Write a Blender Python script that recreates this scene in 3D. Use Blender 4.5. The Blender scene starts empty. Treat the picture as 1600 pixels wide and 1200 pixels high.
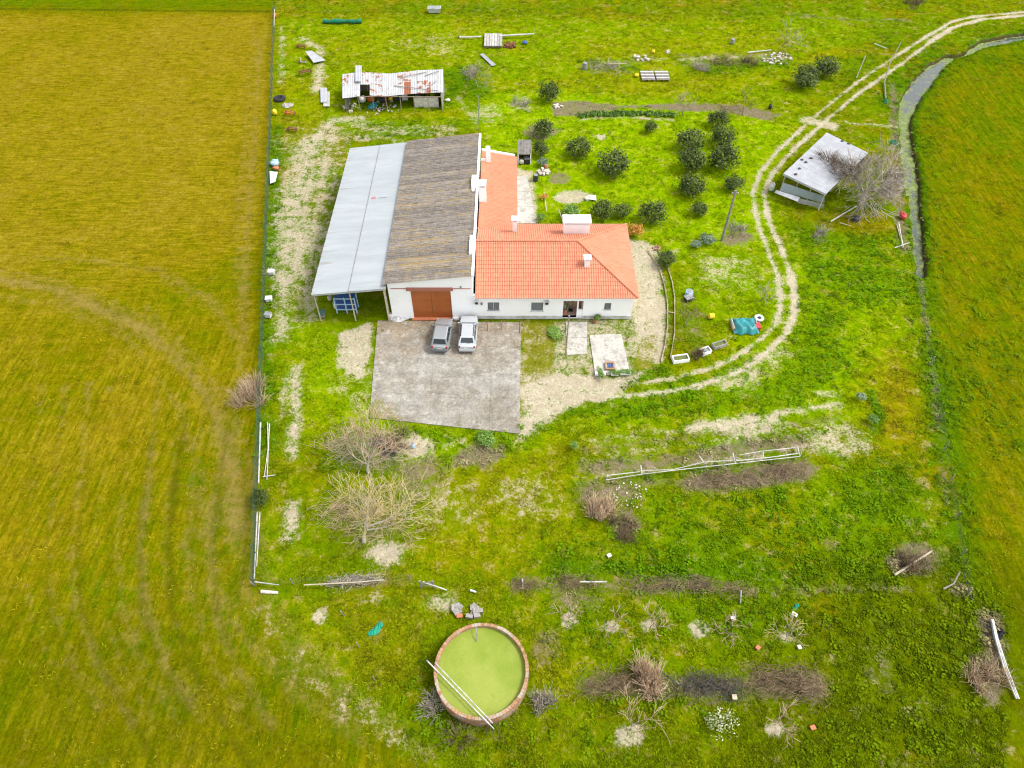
import bpy, bmesh, math, random
import numpy as np
from mathutils import Vector, Matrix

R = math.radians
scene = bpy.context.scene
col = scene.collection

# ------------------------------------------------------------------ camera, sky, sun, exposure
PITCH, FOC, CAMH = R(50), 1110.0, 50.0
cam_d = bpy.data.cameras.new('camera')
cam_d.sensor_width = 36.0
cam_d.lens = 36.0 * FOC / 1600.0
cam_d.clip_end = 6000
cam_d.clip_start = 0.5
cam = bpy.data.objects.new('camera', cam_d)
cam.location = (0, 0, CAMH)
cam.rotation_euler = (R(90) - PITCH, 0, 0)
col.objects.link(cam)
scene.camera = cam

SUN_EL, SUN_AZ = 54.0, 92.0          # azimuth clockwise from +Y: light from the right
world = bpy.data.worlds.new('World')
scene.world = world
world.use_nodes = True
wn = world.node_tree
wn.nodes.clear()
sky = wn.nodes.new('ShaderNodeTexSky')
sky.sky_type = 'NISHITA'
sky.sun_disc = False
sky.sun_elevation = R(SUN_EL)
sky.sun_rotation = R(SUN_AZ)
sky.dust_density = 2.0
sky.air_density = 1.0
hsv = wn.nodes.new('ShaderNodeHueSaturation')   # thin cloud cover: the sky light is nearly white
hsv.inputs['Saturation'].default_value = 0.22
bg = wn.nodes.new('ShaderNodeBackground')
bg.inputs['Strength'].default_value = 0.15
wo = wn.nodes.new('ShaderNodeOutputWorld')
wn.links.new(sky.outputs[0], hsv.inputs['Color'])
wn.links.new(hsv.outputs[0], bg.inputs['Color'])
wn.links.new(bg.outputs[0], wo.inputs['Surface'])

sun_d = bpy.data.lights.new('sun', 'SUN')
sun_d.energy = 1.35
sun_d.angle = R(11)
sun_d.color = (1.0, 0.96, 0.89)
sun = bpy.data.objects.new('sun', sun_d)
sv = Vector((math.sin(R(SUN_AZ)) * math.cos(R(SUN_EL)), math.cos(R(SUN_AZ)) * math.cos(R(SUN_EL)), math.sin(R(SUN_EL))))
sun.rotation_euler = sv.to_track_quat('Z', 'Y').to_euler()
sun.location = sv * 100
col.objects.link(sun)

scene.view_settings.view_transform = 'Standard'
scene.view_settings.look = 'None'
scene.view_settings.exposure = 1.31
scene.view_settings.gamma = 1.0
scene.view_settings.use_curve_mapping = False
scene.render.engine = 'CYCLES'
scene.cycles.use_denoising = True
scene.cycles.filter_width = 1.2
scene.cycles.max_bounces = 5
scene.cycles.diffuse_bounces = 3
scene.cycles.transparent_max_bounces = 6

# ------------------------------------------------------------------ helpers
def at(px, py, z=0.0):
    """ground-survey helper: the place on the level z that lies on a sight line"""
    dx = (px - 800) / FOC
    dy = (600 - py) / FOC
    dz = -math.sin(PITCH) + dy * math.cos(PITCH)
    t = (z - CAMH) / dz
    return Vector((t * dx, t * (math.cos(PITCH) + dy * math.sin(PITCH)), z))

def tag(o, label=None, cat=None, group=None, kind=None):
    if label: o['label'] = label
    if cat: o['category'] = cat
    if group: o['group'] = group
    if kind: o['kind'] = kind
    return o

def thing(name, label, cat, loc=(0, 0, 0), rz=0.0, group=None):
    o = bpy.data.objects.new(name, None)
    o.empty_display_size = 0.3
    col.objects.link(o)
    o.location = loc
    o.rotation_euler = (0, 0, rz)
    return tag(o, label, cat, group)

def place(mesh, name, parent=None, loc=(0, 0, 0), rot=(0, 0, 0), scale=(1, 1, 1)):
    o = bpy.data.objects.new(name, mesh)
    col.objects.link(o)
    o.location = loc
    o.rotation_euler = rot
    o.scale = scale
    if parent: o.parent = parent
    return o

def copy_tree(o, parent=None):
    c = o.copy()
    col.objects.link(c)
    if parent: c.parent = parent
    for ch in list(o.children):
        copy_tree(ch, c)
    return c

def rotz(v, a):
    c, s = math.cos(a), math.sin(a)
    return Vector((v[0] * c - v[1] * s, v[0] * s + v[1] * c, v[2]))

class MB:
    def __init__(self, off=(0, 0, 0)):
        self.v, self.f, self.t, self.off = [], [], [], Vector(off)
    def add(self, vs, fs, tint=None):
        n = len(self.v)
        ox, oy, oz = self.off
        self.v.extend((p[0] - ox, p[1] - oy, p[2] - oz) for p in vs)
        for f in fs:
            self.f.append(tuple(i + n for i in f))
            self.t.append(0.5 if tint is None else tint)
        return self
    def box(self, c, s, rz=0.0, tint=None, M=None):
        hx, hy, hz = s[0] / 2, s[1] / 2, s[2] / 2
        vs = [(-hx, -hy, -hz), (hx, -hy, -hz), (hx, hy, -hz), (-hx, hy, -hz), (-hx, -hy, hz), (hx, -hy, hz), (hx, hy, hz), (-hx, hy, hz)]
        out = []
        for p in vs:
            q = M @ Vector(p) if M else rotz(p, rz)
            out.append((q[0] + c[0], q[1] + c[1], q[2] + c[2]))
        return self.add(out, [(0, 3, 2, 1), (4, 5, 6, 7), (0, 1, 5, 4), (1, 2, 6, 5), (2, 3, 7, 6), (3, 0, 4, 7)], tint)
    def bx(self, x0, x1, y0, y1, z0, z1, tint=None):
        return self.box(((x0 + x1) / 2, (y0 + y1) / 2, (z0 + z1) / 2), (x1 - x0, y1 - y0, z1 - z0), 0, tint)
    def hexa(self, b, t, tint=None):
        return self.add(list(b) + list(t), [(0, 3, 2, 1), (4, 5, 6, 7), (0, 1, 5, 4), (1, 2, 6, 5), (2, 3, 7, 6), (3, 0, 4, 7)], tint)
    def prism(self, poly, z0, z1, tint=None):
        n = len(poly)
        vs = [(p[0], p[1], z0) for p in poly] + [(p[0], p[1], z1) for p in poly]
        fs = [tuple(range(n - 1, -1, -1)), tuple(range(n, 2 * n))] + [(i, (i + 1) % n, n + (i + 1) % n, n + i) for i in range(n)]
        return self.add(vs, fs, tint)
    def tube(self, pts, rs, n=6, tint=None, caps=True):
        pts = [Vector(p) for p in pts]
        if not hasattr(rs, '__len__'): rs = [rs] * len(pts)
        vs, fs = [], []
        for i, p in enumerate(pts):
            d = (pts[min(i + 1, len(pts) - 1)] - pts[max(i - 1, 0)])
            if d.length < 1e-9: d = Vector((0, 0, 1))
            d.normalize()
            a = d.orthogonal().normalized() if abs(d.z) < 0.99 else Vector((1, 0, 0))
            if abs(d.z) < 0.99:
                a = d.cross(Vector((0, 0, 1))).normalized()
            b = d.cross(a).normalized()
            for k in range(n):
                w = 2 * math.pi * k / n
                q = p + (a * math.cos(w) + b * math.sin(w)) * rs[i]
                vs.append(q)
        for i in range(len(pts) - 1):
            for k in range(n):
                k2 = (k + 1) % n
                fs.append((i * n + k, i * n + k2, (i + 1) * n + k2, (i + 1) * n + k))
        if caps and n > 2:
            fs.append(tuple(range(n)))
            fs.append(tuple(range((len(pts) - 1) * n, len(pts) * n)))
        return self.add(vs, fs, tint)
    def lathe(self, c, prof, n=16, tint=None, M=None):
        vs, fs = [], []
        for r, z in prof:
            for k in range(n):
                w = 2 * math.pi * k / n
                q = Vector((r * math.cos(w), r * math.sin(w), z))
                if M: q = M @ q
                vs.append((q[0] + c[0], q[1] + c[1], q[2] + c[2]))
        for i in range(len(prof) - 1):
            for k in range(n):
                k2 = (k + 1) % n
                fs.append((i * n + k, i * n + k2, (i + 1) * n + k2, (i + 1) * n + k))
        fs.append(tuple(range(n - 1, -1, -1)))
        fs.append(tuple(range((len(prof) - 1) * n, len(prof) * n)))
        return self.add(vs, fs, tint)
    def mesh(self, name, mat, smooth=False):
        me = bpy.data.meshes.new(name)
        me.from_pydata([tuple(p) for p in self.v], [], self.f)
        if mat: me.materials.append(mat)
        a = me.attributes.new('tint', 'FLOAT', 'FACE')
        a.data.foreach_set('value', np.array(self.t, dtype=np.float32))
        if smooth:
            me.polygons.foreach_set('use_smooth', [True] * len(me.polygons))
        me.update()
        return me
    def build(self, name, mat, parent=None, smooth=False):
        return place(self.mesh(name, mat, smooth), name, parent)

def bevel(o, w=0.02, seg=1):
    m = o.modifiers.new('bevel', 'BEVEL')
    m.width = w
    m.segments = seg
    m.limit_method = 'ANGLE'
    return o

# ------------------------------------------------------------------ materials
class NT:
    def __init__(self, name):
        self.m = bpy.data.materials.new(name)
        self.m.use_nodes = True
        self.t = self.m.node_tree
        self.t.nodes.clear()
        self.out = self.t.nodes.new('ShaderNodeOutputMaterial')
        self.b = self.t.nodes.new('ShaderNodeBsdfPrincipled')
        self.t.links.new(self.b.outputs[0], self.out.inputs[0])
    def n(self, t): return self.t.nodes.new(t)
    def lk(self, a, b): self.t.links.new(a, b)
    def put(self, sock, v):
        if isinstance(v, bpy.types.NodeSocket): self.lk(v, sock)
        else:
            if isinstance(v, (tuple, list)) and len(v) == 3 and sock.type == 'RGBA': v = (*v, 1)
            sock.default_value = v
    def math(self, op, a, b=0.0, clamp=False):
        n = self.n('ShaderNodeMath'); n.operation = op; n.use_clamp = clamp
        self.put(n.inputs[0], a); self.put(n.inputs[1], b)
        return n.outputs[0]
    def mix(self, f, a, b, blend='MIX'):
        n = self.n('ShaderNodeMix'); n.data_type = 'RGBA'; n.blend_type = blend
        self.put(n.inputs[0], f); self.put(n.inputs[6], a); self.put(n.inputs[7], b)
        return n.outputs[2]
    def noise(self, vec, scale, detail=3, rough=0.6, dist=0.0):
        n = self.n('ShaderNodeTexNoise')
        if vec is not None: self.lk(vec, n.inputs['Vector'])
        n.inputs['Scale'].default_value = scale
        n.inputs['Detail'].default_value = detail
        n.inputs['Roughness'].default_value = rough
        n.inputs['Distortion'].default_value = dist
        return n.outputs[0]
    def vor(self, vec, scale, out=0):
        n = self.n('ShaderNodeTexVoronoi')
        if vec is not None: self.lk(vec, n.inputs['Vector'])
        n.inputs['Scale'].default_value = scale
        return n.outputs[out]
    def step(self, v, lo, hi):
        n = self.n('ShaderNodeMapRange'); n.interpolation_type = 'SMOOTHSTEP'
        self.put(n.inputs[0], v)
        n.inputs[1].default_value = lo; n.inputs[2].default_value = hi
        n.inputs[3].default_value = 0; n.inputs[4].default_value = 1
        return n.outputs[0]
    def lerp(self, v, a, b):
        n = self.n('ShaderNodeMapRange')
        self.put(n.inputs[0], v)
        n.inputs[1].default_value = 0; n.inputs[2].default_value = 1
        n.inputs[3].default_value = a; n.inputs[4].default_value = b
        return n.outputs[0]
    def attr(self, name, kind='GEOMETRY', out='Fac'):
        n = self.n('ShaderNodeAttribute'); n.attribute_name = name; n.attribute_type = kind
        return n.outputs[out]
    def obj(self): return self.n('ShaderNodeTexCoord').outputs['Object']
    def pos(self): return self.n('ShaderNodeNewGeometry').outputs['Position']
    def rand(self): return self.n('ShaderNodeObjectInfo').outputs['Random']
    def scale(self, vec, s):
        n = self.n('ShaderNodeMapping'); self.lk(vec, n.inputs[0]); n.inputs['Scale'].default_value = s
        return n.outputs[0]
    def bump(self, h, strength=0.4, dist=0.05):
        n = self.n('ShaderNodeBump'); n.inputs['Strength'].default_value = strength; n.inputs['Distance'].default_value = dist
        self.lk(h, n.inputs['Height']); self.lk(n.outputs[0], self.b.inputs['Normal'])
    def gain(self, c, f):
        """colour times a scalar"""
        n = self.n('ShaderNodeVectorMath'); n.operation = 'SCALE'
        self.put(n.inputs[0], c); self.put(n.inputs['Scale'], f)
        return n.outputs[0]
    def done(self, color, rough=0.8, metal=0.0, spec=0.3):
        self.put(self.b.inputs['Base Color'], color)
        self.put(self.b.inputs['Roughness'], rough)
        self.b.inputs['Metallic'].default_value = metal
        self.b.inputs['Specular IOR Level'].default_value = spec
        return self.m

def mat(name, c1, c2=None, scale=2.0, rough=0.8, metal=0.0, spec=0.3, tint=0.0, rnd=0.0, bump=0.0, lo=0.35, hi=0.65, detail=4, world_space=True):
    N = NT(name)
    p = N.pos() if world_space else N.obj()
    c = (*c1, 1)
    if c2:
        c = N.mix(N.step(N.noise(p, scale, detail), lo, hi), c1, c2)
    f = None
    if tint: f = N.lerp(N.attr('tint'), 1 - tint, 1 + tint)
    if rnd:
        r = N.lerp(N.rand(), 1 - rnd, 1 + rnd)
        f = r if f is None else N.math('MULTIPLY', f, r)
    if f is not None:
        if not c2:
            c = N.mix(0.0, c1, c1)
        c = N.gain(c, f)
    if bump: N.bump(N.noise(p, scale * 6, 3), bump, 0.05)
    return N.done(c, rough, metal, spec)

MT = {}
MT['white_wall'] = mat('white_render', (.85, .85, .84), (.74, .73, .70), .6, .9, lo=.5, hi=.85)
MT['white_paint'] = mat('white_paint', (.80, .80, .80), (.68, .67, .65), 1.5, .8, lo=.5, hi=.8)
MT['plinth'] = mat('stained_plinth', (.55, .55, .54), (.34, .33, .30), 1.6, .95)
MT['door'] = mat('brown_steel', (.30, .085, .018), (.36, .11, .03), .5, .55)
MT['door_trim'] = mat('red_brown_trim', (.34, .13, .09), None, 1, .6)
MT['dark'] = mat('dark_inside', (.02, .02, .02), None, 1, .9)
MT['grey_metal'] = mat('grey_metal', (.28, .29, .30), (.20, .20, .20), 3, .5, .3)
MT['galv'] = mat('galvanised', (.50, .52, .53), (.40, .41, .42), 1.2, .5, .25, rnd=.06)
MT['wood'] = mat('weathered_wood', (.30, .24, .17), (.20, .16, .12), 4, .9, rnd=.15)
MT['pale_wood'] = mat('pale_wood', (.48, .42, .30), (.36, .31, .22), 4, .9, rnd=.1)
MT['grey_wood'] = mat('grey_wood', (.26, .235, .20), (.17, .15, .13), 5, .9)
MT['white_pipe'] = mat('white_pipe', (.50, .49, .46), (.33, .32, .29), 2, .6, rnd=.08)
MT['rust'] = mat('rusty_iron', (.20, .075, .03), (.09, .045, .025), 5, .9, bump=.3)
MT['orange_paint'] = mat('orange_paint', (.55, .13, .02), (.25, .08, .02), 5, .6)
MT['black_rubber'] = mat('black_rubber', (.022, .022, .024), None, 1, .85)
MT['black_plastic'] = mat('black_plastic', (.03, .03, .033), None, 1, .5)
MT['glass'] = mat('dark_glass', (.03, .04, .045), None, 1, .08, spec=.6)
MT['window_glass'] = mat('window_glass', (.16, .18, .20), None, 1, .15, spec=.6)
MT['terracotta'] = mat('terracotta', (.50, .17, .08), (.42, .15, .08), 5, .9)
MT['yellow'] = mat('yellow_plastic', (.70, .50, .02), None, 1, .5)
MT['faded_red'] = mat('faded_red_print', (.42, .13, .13), (.34, .2, .2), 3, .6)
MT['red'] = mat('red_plastic', (.42, .045, .045), None, 1, .5)
MT['blue'] = mat('blue_paint', (.04, .10, .28), None, 1, .5)
MT['pale_blue'] = mat('pale_blue_plastic', (.32, .47, .60), None, 1, .5)
MT['teal'] = mat('teal_tarpaulin', (.01, .14, .15), (.02, .24, .25), 2, .45, spec=.5)
MT['green_net'] = mat('green_net', (.01, .17, .09), (.01, .10, .05), 3, .7)
MT['fence_green'] = mat('fence_green', (.06, .125, .10), (.05, .095, .075), 2, .6)
MT['white_plastic'] = mat('white_plastic', (.62, .62, .61), (.48, .48, .47), 3, .5, rnd=.06)
MT['galv_blue'] = mat('blue_grey_steel', (.30, .345, .38), (.25, .29, .32), 1.2, .45, .3)
MT['dark_stone'] = mat('dark_stone', (.10, .075, .07), (.06, .05, .05), 5, .95)
MT['turquoise'] = mat('turquoise_plastic', (.01, .27, .17), (.01, .20, .13), 3, .5)
MT['stone'] = mat('grey_stone', (.36, .34, .31), (.26, .24, .22), 3, .9, rnd=.2, bump=.3)
MT['pale_stone'] = mat('pale_stone', (.56, .53, .46), (.42, .39, .33), 3, .9, rnd=.12, bump=.3)
MT['bark'] = mat('bark', (.20, .165, .12), (.13, .105, .08), 3, .95, tint=.25)
MT['pale_bark'] = mat('pale_lichened_bark', (.42, .39, .31), (.30, .265, .20), 2, .95, tint=.3)
MT['yellow_twig'] = mat('yellow_lichen_twig', (.42, .32, .12), (.36, .30, .21), 1.2, .95, tint=.3)
MT['straw_twig'] = mat('straw_twig', (.42, .31, .20), (.31, .22, .14), 2, .95, tint=.35)
MT['reed'] = mat('dry_reed', (.52, .385, .255), (.38, .27, .17), 2, .95, tint=.3)
MT['dark_twig'] = mat('dark_twig', (.20, .14, .08), (.10, .07, .042), 2, .95, tint=.4)
MT['ashen_twig'] = mat('ashen_twig', (.36, .32, .26), (.24, .20, .16), 2, .95, tint=.35)
MT['tyre'] = MT['black_rubber']
MT['rubble'] = mat('rubble', (.50, .46, .38), (.38, .34, .28), 4, .95, tint=.3)

def leaf_mat(name, c1, c2, scale=1.2):
    N = NT(name)
    c = N.mix(N.attr('tint'), c1, c2)
    c = N.gain(c, N.lerp(N.rand(), .9, 1.12))
    N.b.inputs['Subsurface Weight'].default_value = 0
    m = N.done(c, .6, 0, .3)
    return m
MT['leaf'] = leaf_mat('dark_leaf', (.016, .034, .003), (.105, .145, .010))
MT['leaf_bright'] = leaf_mat('bright_leaf', (.05, .12, .006), (.17, .29, .05))
MT['leaf_blue'] = leaf_mat('blue_green_leaf', (.07, .12, .07), (.20, .26, .17))
MT['flower_white'] = leaf_mat('white_blossom', (.13, .17, .03), (.60, .60, .44))
MT['flower_orange'] = leaf_mat('orange_blossom', (.30, .16, .02), (.60, .24, .04))

def tile_mat():
    N = NT('clay_tile')
    p = N.pos()
    c = N.mix(N.attr('tint'), (.49, .165, .09), (.56, .225, .135))
    c = N.mix(N.math('MULTIPLY', N.step(N.noise(p, .35, 4), .45, .8), .35), c, (.55, .26, .17))
    return N.done(c, .8, 0, .25)
MT['tile'] = tile_mat()

def fibre_mat():
    N = NT('lichened_fibre_cement')
    p = N.pos()
    s0 = N.n('ShaderNodeSeparateXYZ'); N.lk(p, s0.inputs[0])
    wn_ = N.n('ShaderNodeTexWhiteNoise'); wn_.noise_dimensions = '1D'
    N.lk(N.math('FLOOR', N.math('DIVIDE', N.math('SUBTRACT', s0.outputs[1], 50.22), .882)), wn_.inputs['W'])
    r = N.math('ADD', N.math('MULTIPLY', wn_.outputs[0], .75), N.math('MULTIPLY', N.rand(), .25))
    base = N.mix(N.step(N.noise(N.scale(p, (.6, 1.6, 1)), 2.2, 6, .7), .3, .7), (.25, .222, .195), (.14, .12, .103))
    base = N.gain(base, N.lerp(r, .78, 1.22))
    st = N.noise(N.scale(p, (.55, 5.0, 1)), 1.5, 5, .72)
    big = N.noise(p, .13, 3)
    sx = N.n('ShaderNodeSeparateXYZ'); N.lk(p, sx.inputs[0])
    right = N.step(sx.outputs[0], -10.5, -3.4)
    k = N.math('ADD', N.math('ADD', st, N.math('MULTIPLY', N.math('SUBTRACT', big, .5), .6)), N.math('MULTIPLY', right, .04))
    k = N.math('ADD', k, N.math('MULTIPLY', N.math('SUBTRACT', r, .5), .12))
    so = N.n('ShaderNodeSeparateXYZ'); N.lk(N.obj(), so.inputs[0])
    k = N.math('ADD', k, N.math('MULTIPLY', N.step(so.outputs[1], .18, .40), .10))
    lich = N.math('MULTIPLY', N.step(k, .57, .73), .52)
    c = N.mix(lich, base, (.40, .27, .075))
    gr = N.math('MULTIPLY', N.step(N.noise(p, 6, 4), .54, .70), .5)
    c = N.mix(gr, c, (.44, .41, .37))
    N.bump(N.noise(p, 14, 3), .3, .02)
    return N.done(c, .95, 0, .15)
MT['fibre'] = fibre_mat()

def canopy_mat():
    N = NT('pale_steel_sheet')
    p = N.pos()
    c = N.mix(N.step(N.noise(N.scale(p, (.25, 1.2, 1)), .8, 4), .35, .7), (.31, .335, .345), (.355, .38, .39))
    c = N.gain(c, N.lerp(N.rand(), .97, 1.03))
    sx = N.n('ShaderNodeSeparateXYZ'); N.lk(p, sx.inputs[0])
    edge = N.step(sx.outputs[0], -17.3, -19.2)
    st = N.math('MULTIPLY', N.step(N.math('ADD', N.noise(N.scale(p, (.12, 2.2, 1)), 1.1, 3), N.math('MULTIPLY', edge, .12)), .64, .76), .55)
    c = N.mix(st, c, (.215, .185, .155))
    return N.done(c, .5, .1, .3)
MT['canopy'] = canopy_mat()

def tin_mat(name, rust_lo, rust_hi, base=(.36, .36, .36)):
    N = NT(name)
    p = N.pos()
    r = N.rand()
    c = N.mix(N.step(N.noise(p, 1.2, 4), .35, .7), base, tuple(x * 1.2 for x in base))
    k = N.math('ADD', N.noise(p, .9, 4, .65), N.math('MULTIPLY', N.math('SUBTRACT', r, .5), .32))
    rs = N.step(k, rust_lo, rust_hi)
    c = N.mix(rs, c, N.mix(N.noise(p, 3, 3), (.34, .10, .035), (.16, .06, .03)))
    sp = N.step(N.noise(p, 4.5, 3), .68, .74)
    c = N.mix(N.math('MULTIPLY', sp, .8), c, (.10, .08, .07))
    return N.done(c, .6, .1, .35)
MT['tin'] = tin_mat('rusting_tin', .64, .70)
MT['tin_clean'] = tin_mat('weathered_tin', .80, .88, (.325, .33, .35))
MT['tin_rust'] = tin_mat('rusted_tin', .42, .52)

def concrete_mat(name, c1, c2, moss=.0, patch=.0, warm=0.0):
    N = NT(name)
    p = N.pos()
    n1 = N.noise(p, .22, 6, .65)
    c = N.mix(N.step(n1, .32, .66), c1, c2)
    if warm:
        sx = N.n('ShaderNodeSeparateXYZ'); N.lk(p, sx.inputs[0])
        w = N.math('ADD', N.step(sx.outputs[1], 42.0, 49.5), N.math('MULTIPLY', N.math('SUBTRACT', N.noise(p, .3, 5), .5), 2.2))
        c = N.mix(N.math('MULTIPLY', N.step(w, .35, 1.1), warm), c, (.225, .175, .12))
    c = N.gain(c, N.lerp(N.noise(p, 1.1, 6, .7), .25, 1.75))
    c = N.gain(c, N.lerp(N.noise(p, 4.5, 6, .75), .15, 1.85))
    c = N.mix(N.math('MULTIPLY', N.step(N.noise(p, 1.0, 7, .78), .53, .64), patch), c, (.41, .395, .36))
    c = N.mix(N.math('MULTIPLY', N.step(N.noise(p, .7, 6, .7), .53, .68), .6), c, (.145, .125, .095))
    if moss:
        sm_ = N.n('ShaderNodeSeparateXYZ'); N.lk(p, sm_.inputs[0])
        corner = N.math('MULTIPLY', N.step(sm_.outputs[0], -7.5, -12.5), N.step(sm_.outputs[1], 43.5, 37.5))
        k = N.math('ADD', N.noise(p, .6, 6, .7), N.math('ADD', .05, N.math('MULTIPLY', corner, moss)))
        c = N.mix(N.math('MULTIPLY', N.step(k, .66, .84), .85), c, (.13, .14, .02))
    c = N.gain(c, N.lerp(N.rand(), .95, 1.05))
    N.bump(N.noise(p, 9, 4), .3, .02)
    return N.done(c, .95, 0, .15)
MT['pad'] = concrete_mat('yard_concrete', (.21, .185, .148), (.272, .255, .222), .30, .6, .85)
MT['pale_slab'] = concrete_mat('pale_concrete', (.42, .40, .35), (.34, .325, .285), .0, .6)

def algae_mat():
    N = NT('duckweed')
    p = N.pos()
    c = N.mix(N.step(N.noise(p, .45, 5), .3, .72), (.165, .225, .015), (.235, .275, .040))
    c = N.mix(N.math('MULTIPLY', N.step(N.noise(p, 1.1, 6, .75), .55, .72), .45), c, (.12, .20, .012))
    c = N.gain(c, N.lerp(N.noise(p, 11, 4), .75, 1.25))
    return N.done(c, .6, 0, .3)
MT['algae'] = algae_mat()

def ditch_mat():
    N = NT('ditch_water')
    p = N.pos()
    k = N.math('ADD', N.noise(p, .7, 6, .75), N.math('MULTIPLY', N.math('SUBTRACT', N.noise(p, 3.5, 4), .5), .5))
    a = N.math('ADD', k, N.attr('weed'))
    f = N.step(a, .50, .72)
    c = N.mix(f, (.055, .062, .055), N.mix(N.step(N.noise(p, 1.6, 5), .35, .65), (.11, .16, .02), (.20, .24, .07)))
    N.put(N.b.inputs['Roughness'], N.lerp(f, .12, .9))
    N.put(N.b.inputs['Base Color'], c)
    N.b.inputs['Specular IOR Level'].default_value = .5
    return N.m
MT['ditch'] = ditch_mat()

# ------------------------------------------------------------------ ground fields (earth, grass, crops) surveyed on the level z = 0
def _hash(ix, iy, seed):
    h = (ix.astype(np.int64) * 374761393 + iy.astype(np.int64) * 668265263 + seed * 1442695041) & 0xFFFFFFFF
    h = ((h ^ (h >> 13)) * 1274126177) & 0xFFFFFFFF
    h = h ^ (h >> 16)
    return (h & 0xFFFF).astype(np.float64) / 65535.0

def vnoise(x, y, seed=0):
    ix, iy = np.floor(x), np.floor(y)
    fx, fy = x - ix, y - iy
    fx, fy = fx * fx * (3 - 2 * fx), fy * fy * (3 - 2 * fy)
    a, b = _hash(ix, iy, seed), _hash(ix + 1, iy, seed)
    c, d = _hash(ix, iy + 1, seed), _hash(ix + 1, iy + 1, seed)
    return (a * (1 - fx) + b * fx) * (1 - fy) + (c * (1 - fx) + d * fx) * fy

def fbm(x, y, s, seed=0, o=4):
    t, amp, tot = 0.0, 1.0, 0.0
    for i in range(o):
        t = t + amp * vnoise(x / s * 2 ** i + 13.7 * i, y / s * 2 ** i - 7.1 * i, seed + i * 17)
        tot += amp
        amp *= .55
    return t / tot

def sstep(a, b, x):
    t = np.clip((x - a) / (b - a), 0, 1)
    return t * t * (3 - 2 * t)

def W(pts, z=0.0): return [at(p[0], p[1], z) for p in pts]

def seg_dist(X, Y, pts, ws):
    """distance to a polyline minus its local half width"""
    best = np.full(X.shape, 1e9)
    for i in range(len(pts) - 1):
        ax, ay = pts[i][0], pts[i][1]
        bx, by = pts[i + 1][0], pts[i + 1][1]
        L = (bx - ax) ** 2 + (by - ay) ** 2 + 1e-9
        t = np.clip(((X - ax) * (bx - ax) + (Y - ay) * (by - ay)) / L, 0, 1)
        d = np.hypot(X - ax - t * (bx - ax), Y - ay - t * (by - ay)) - (ws[i] * (1 - t) + ws[i + 1] * t) / 2
        best = np.minimum(best, d)
    return best

def poly_dist(X, Y, pts):
    """signed distance to a polygon, negative inside"""
    n = len(pts)
    d = np.full(X.shape, 1e9)
    ins = np.zeros(X.shape, bool)
    for i in range(n):
        ax, ay = pts[i][0], pts[i][1]
        bx, by = pts[(i + 1) % n][0], pts[(i + 1) % n][1]
        L = (bx - ax) ** 2 + (by - ay) ** 2 + 1e-9
        t = np.clip(((X - ax) * (bx - ax) + (Y - ay) * (by - ay)) / L, 0, 1)
        d = np.minimum(d, np.hypot(X - ax - t * (bx - ax), Y - ay - t * (by - ay)))
        c = ((ay > Y) != (by > Y))
        with np.errstate(divide='ignore', invalid='ignore'):
            xi = ax + (Y - ay) / (by - ay if by != ay else 1e-9) * (bx - ax)
        ins ^= c & (X < xi)
    return np.where(ins, -d, d)

RUT1 = [(1660, 15), (1600, 18), (1528, 24), (1489, 32), (1454, 52), (1398, 88), (1340, 127), (1291, 166), (1262, 192), (1216, 234), (1187, 270), (1177, 302), (1183, 342), (1198, 385), (1214, 425), (1220, 459), (1219, 484), (1210, 509), (1187, 531), (1151, 556), (1106, 576), (1050, 590), (994, 599), (950, 602)]
RUT2 = [(1660, 20), (1600, 23), (1535, 29), (1489, 42), (1463, 58), (1415, 94), (1340, 146), (1294, 185), (1242, 231), (1207, 270), (1194, 302), (1201, 340), (1223, 392), (1237, 430), (1243, 470), (1241, 493), (1230, 518), (1207, 542), (1176, 567), (1131, 590), (1086, 603), (1045, 610), (980, 617), (930, 620)]
DITCH = [(1700, 45, 1.6), (1600, 54, 1.6), (1570, 59, 1.6), (1540, 66, 1.5), (1522, 74, .9), (1512, 82, .1), (1496, 86, .1), (1484, 87, 1.0), (1464, 102, 1.6), (1444, 122, 2.0), (1427, 146, 2.0), (1416, 172, 1.5), (1416, 205, .9), (1421, 240, 1.1), (1427, 280, 1.1), (1431, 320, .7), (1435, 360, .7), (1440, 400, .55), (1443, 428, .05)]
DITCH_W = [at(x, y) for x, y, w in DITCH]
DITCH_R = [w for x, y, w in DITCH]

# (field, kind, points in sight-line coordinates, width m or None, feather m, amount)
MARKS = []
def S(key, pts, w, f=.5, a=1.0): MARKS.append((key, 's', W(pts), w, f, a))
def P(key, pts, f=.8, a=1.0): MARKS.append((key, 'p', W(pts), None, f, a))
def B(key, x, y, rx, ry=None, f=.6, a=1.0):
    """blob given by its half extents in sight-line units"""
    ry = ry or rx * .75
    P(key, [(x + rx * math.cos(k * math.pi / 6), y + ry * math.sin(k * math.pi / 6)) for k in range(12)], f, a)

# --- the two-rut track
S('dirt', RUT1, .28, .5, 1.1)
S('dirt', RUT2, .38, .5, 1.2)
S('dirt', [(1262, 186), (1300, 196)], 1.8, 1.0, .8)
S('dirt', [(1130, 600), (1176, 578), (1220, 548)], 1.6, 1.4, .6)
S('dirt', [(1320, 190), (1400, 197)], .5, .5, .7)
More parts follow.
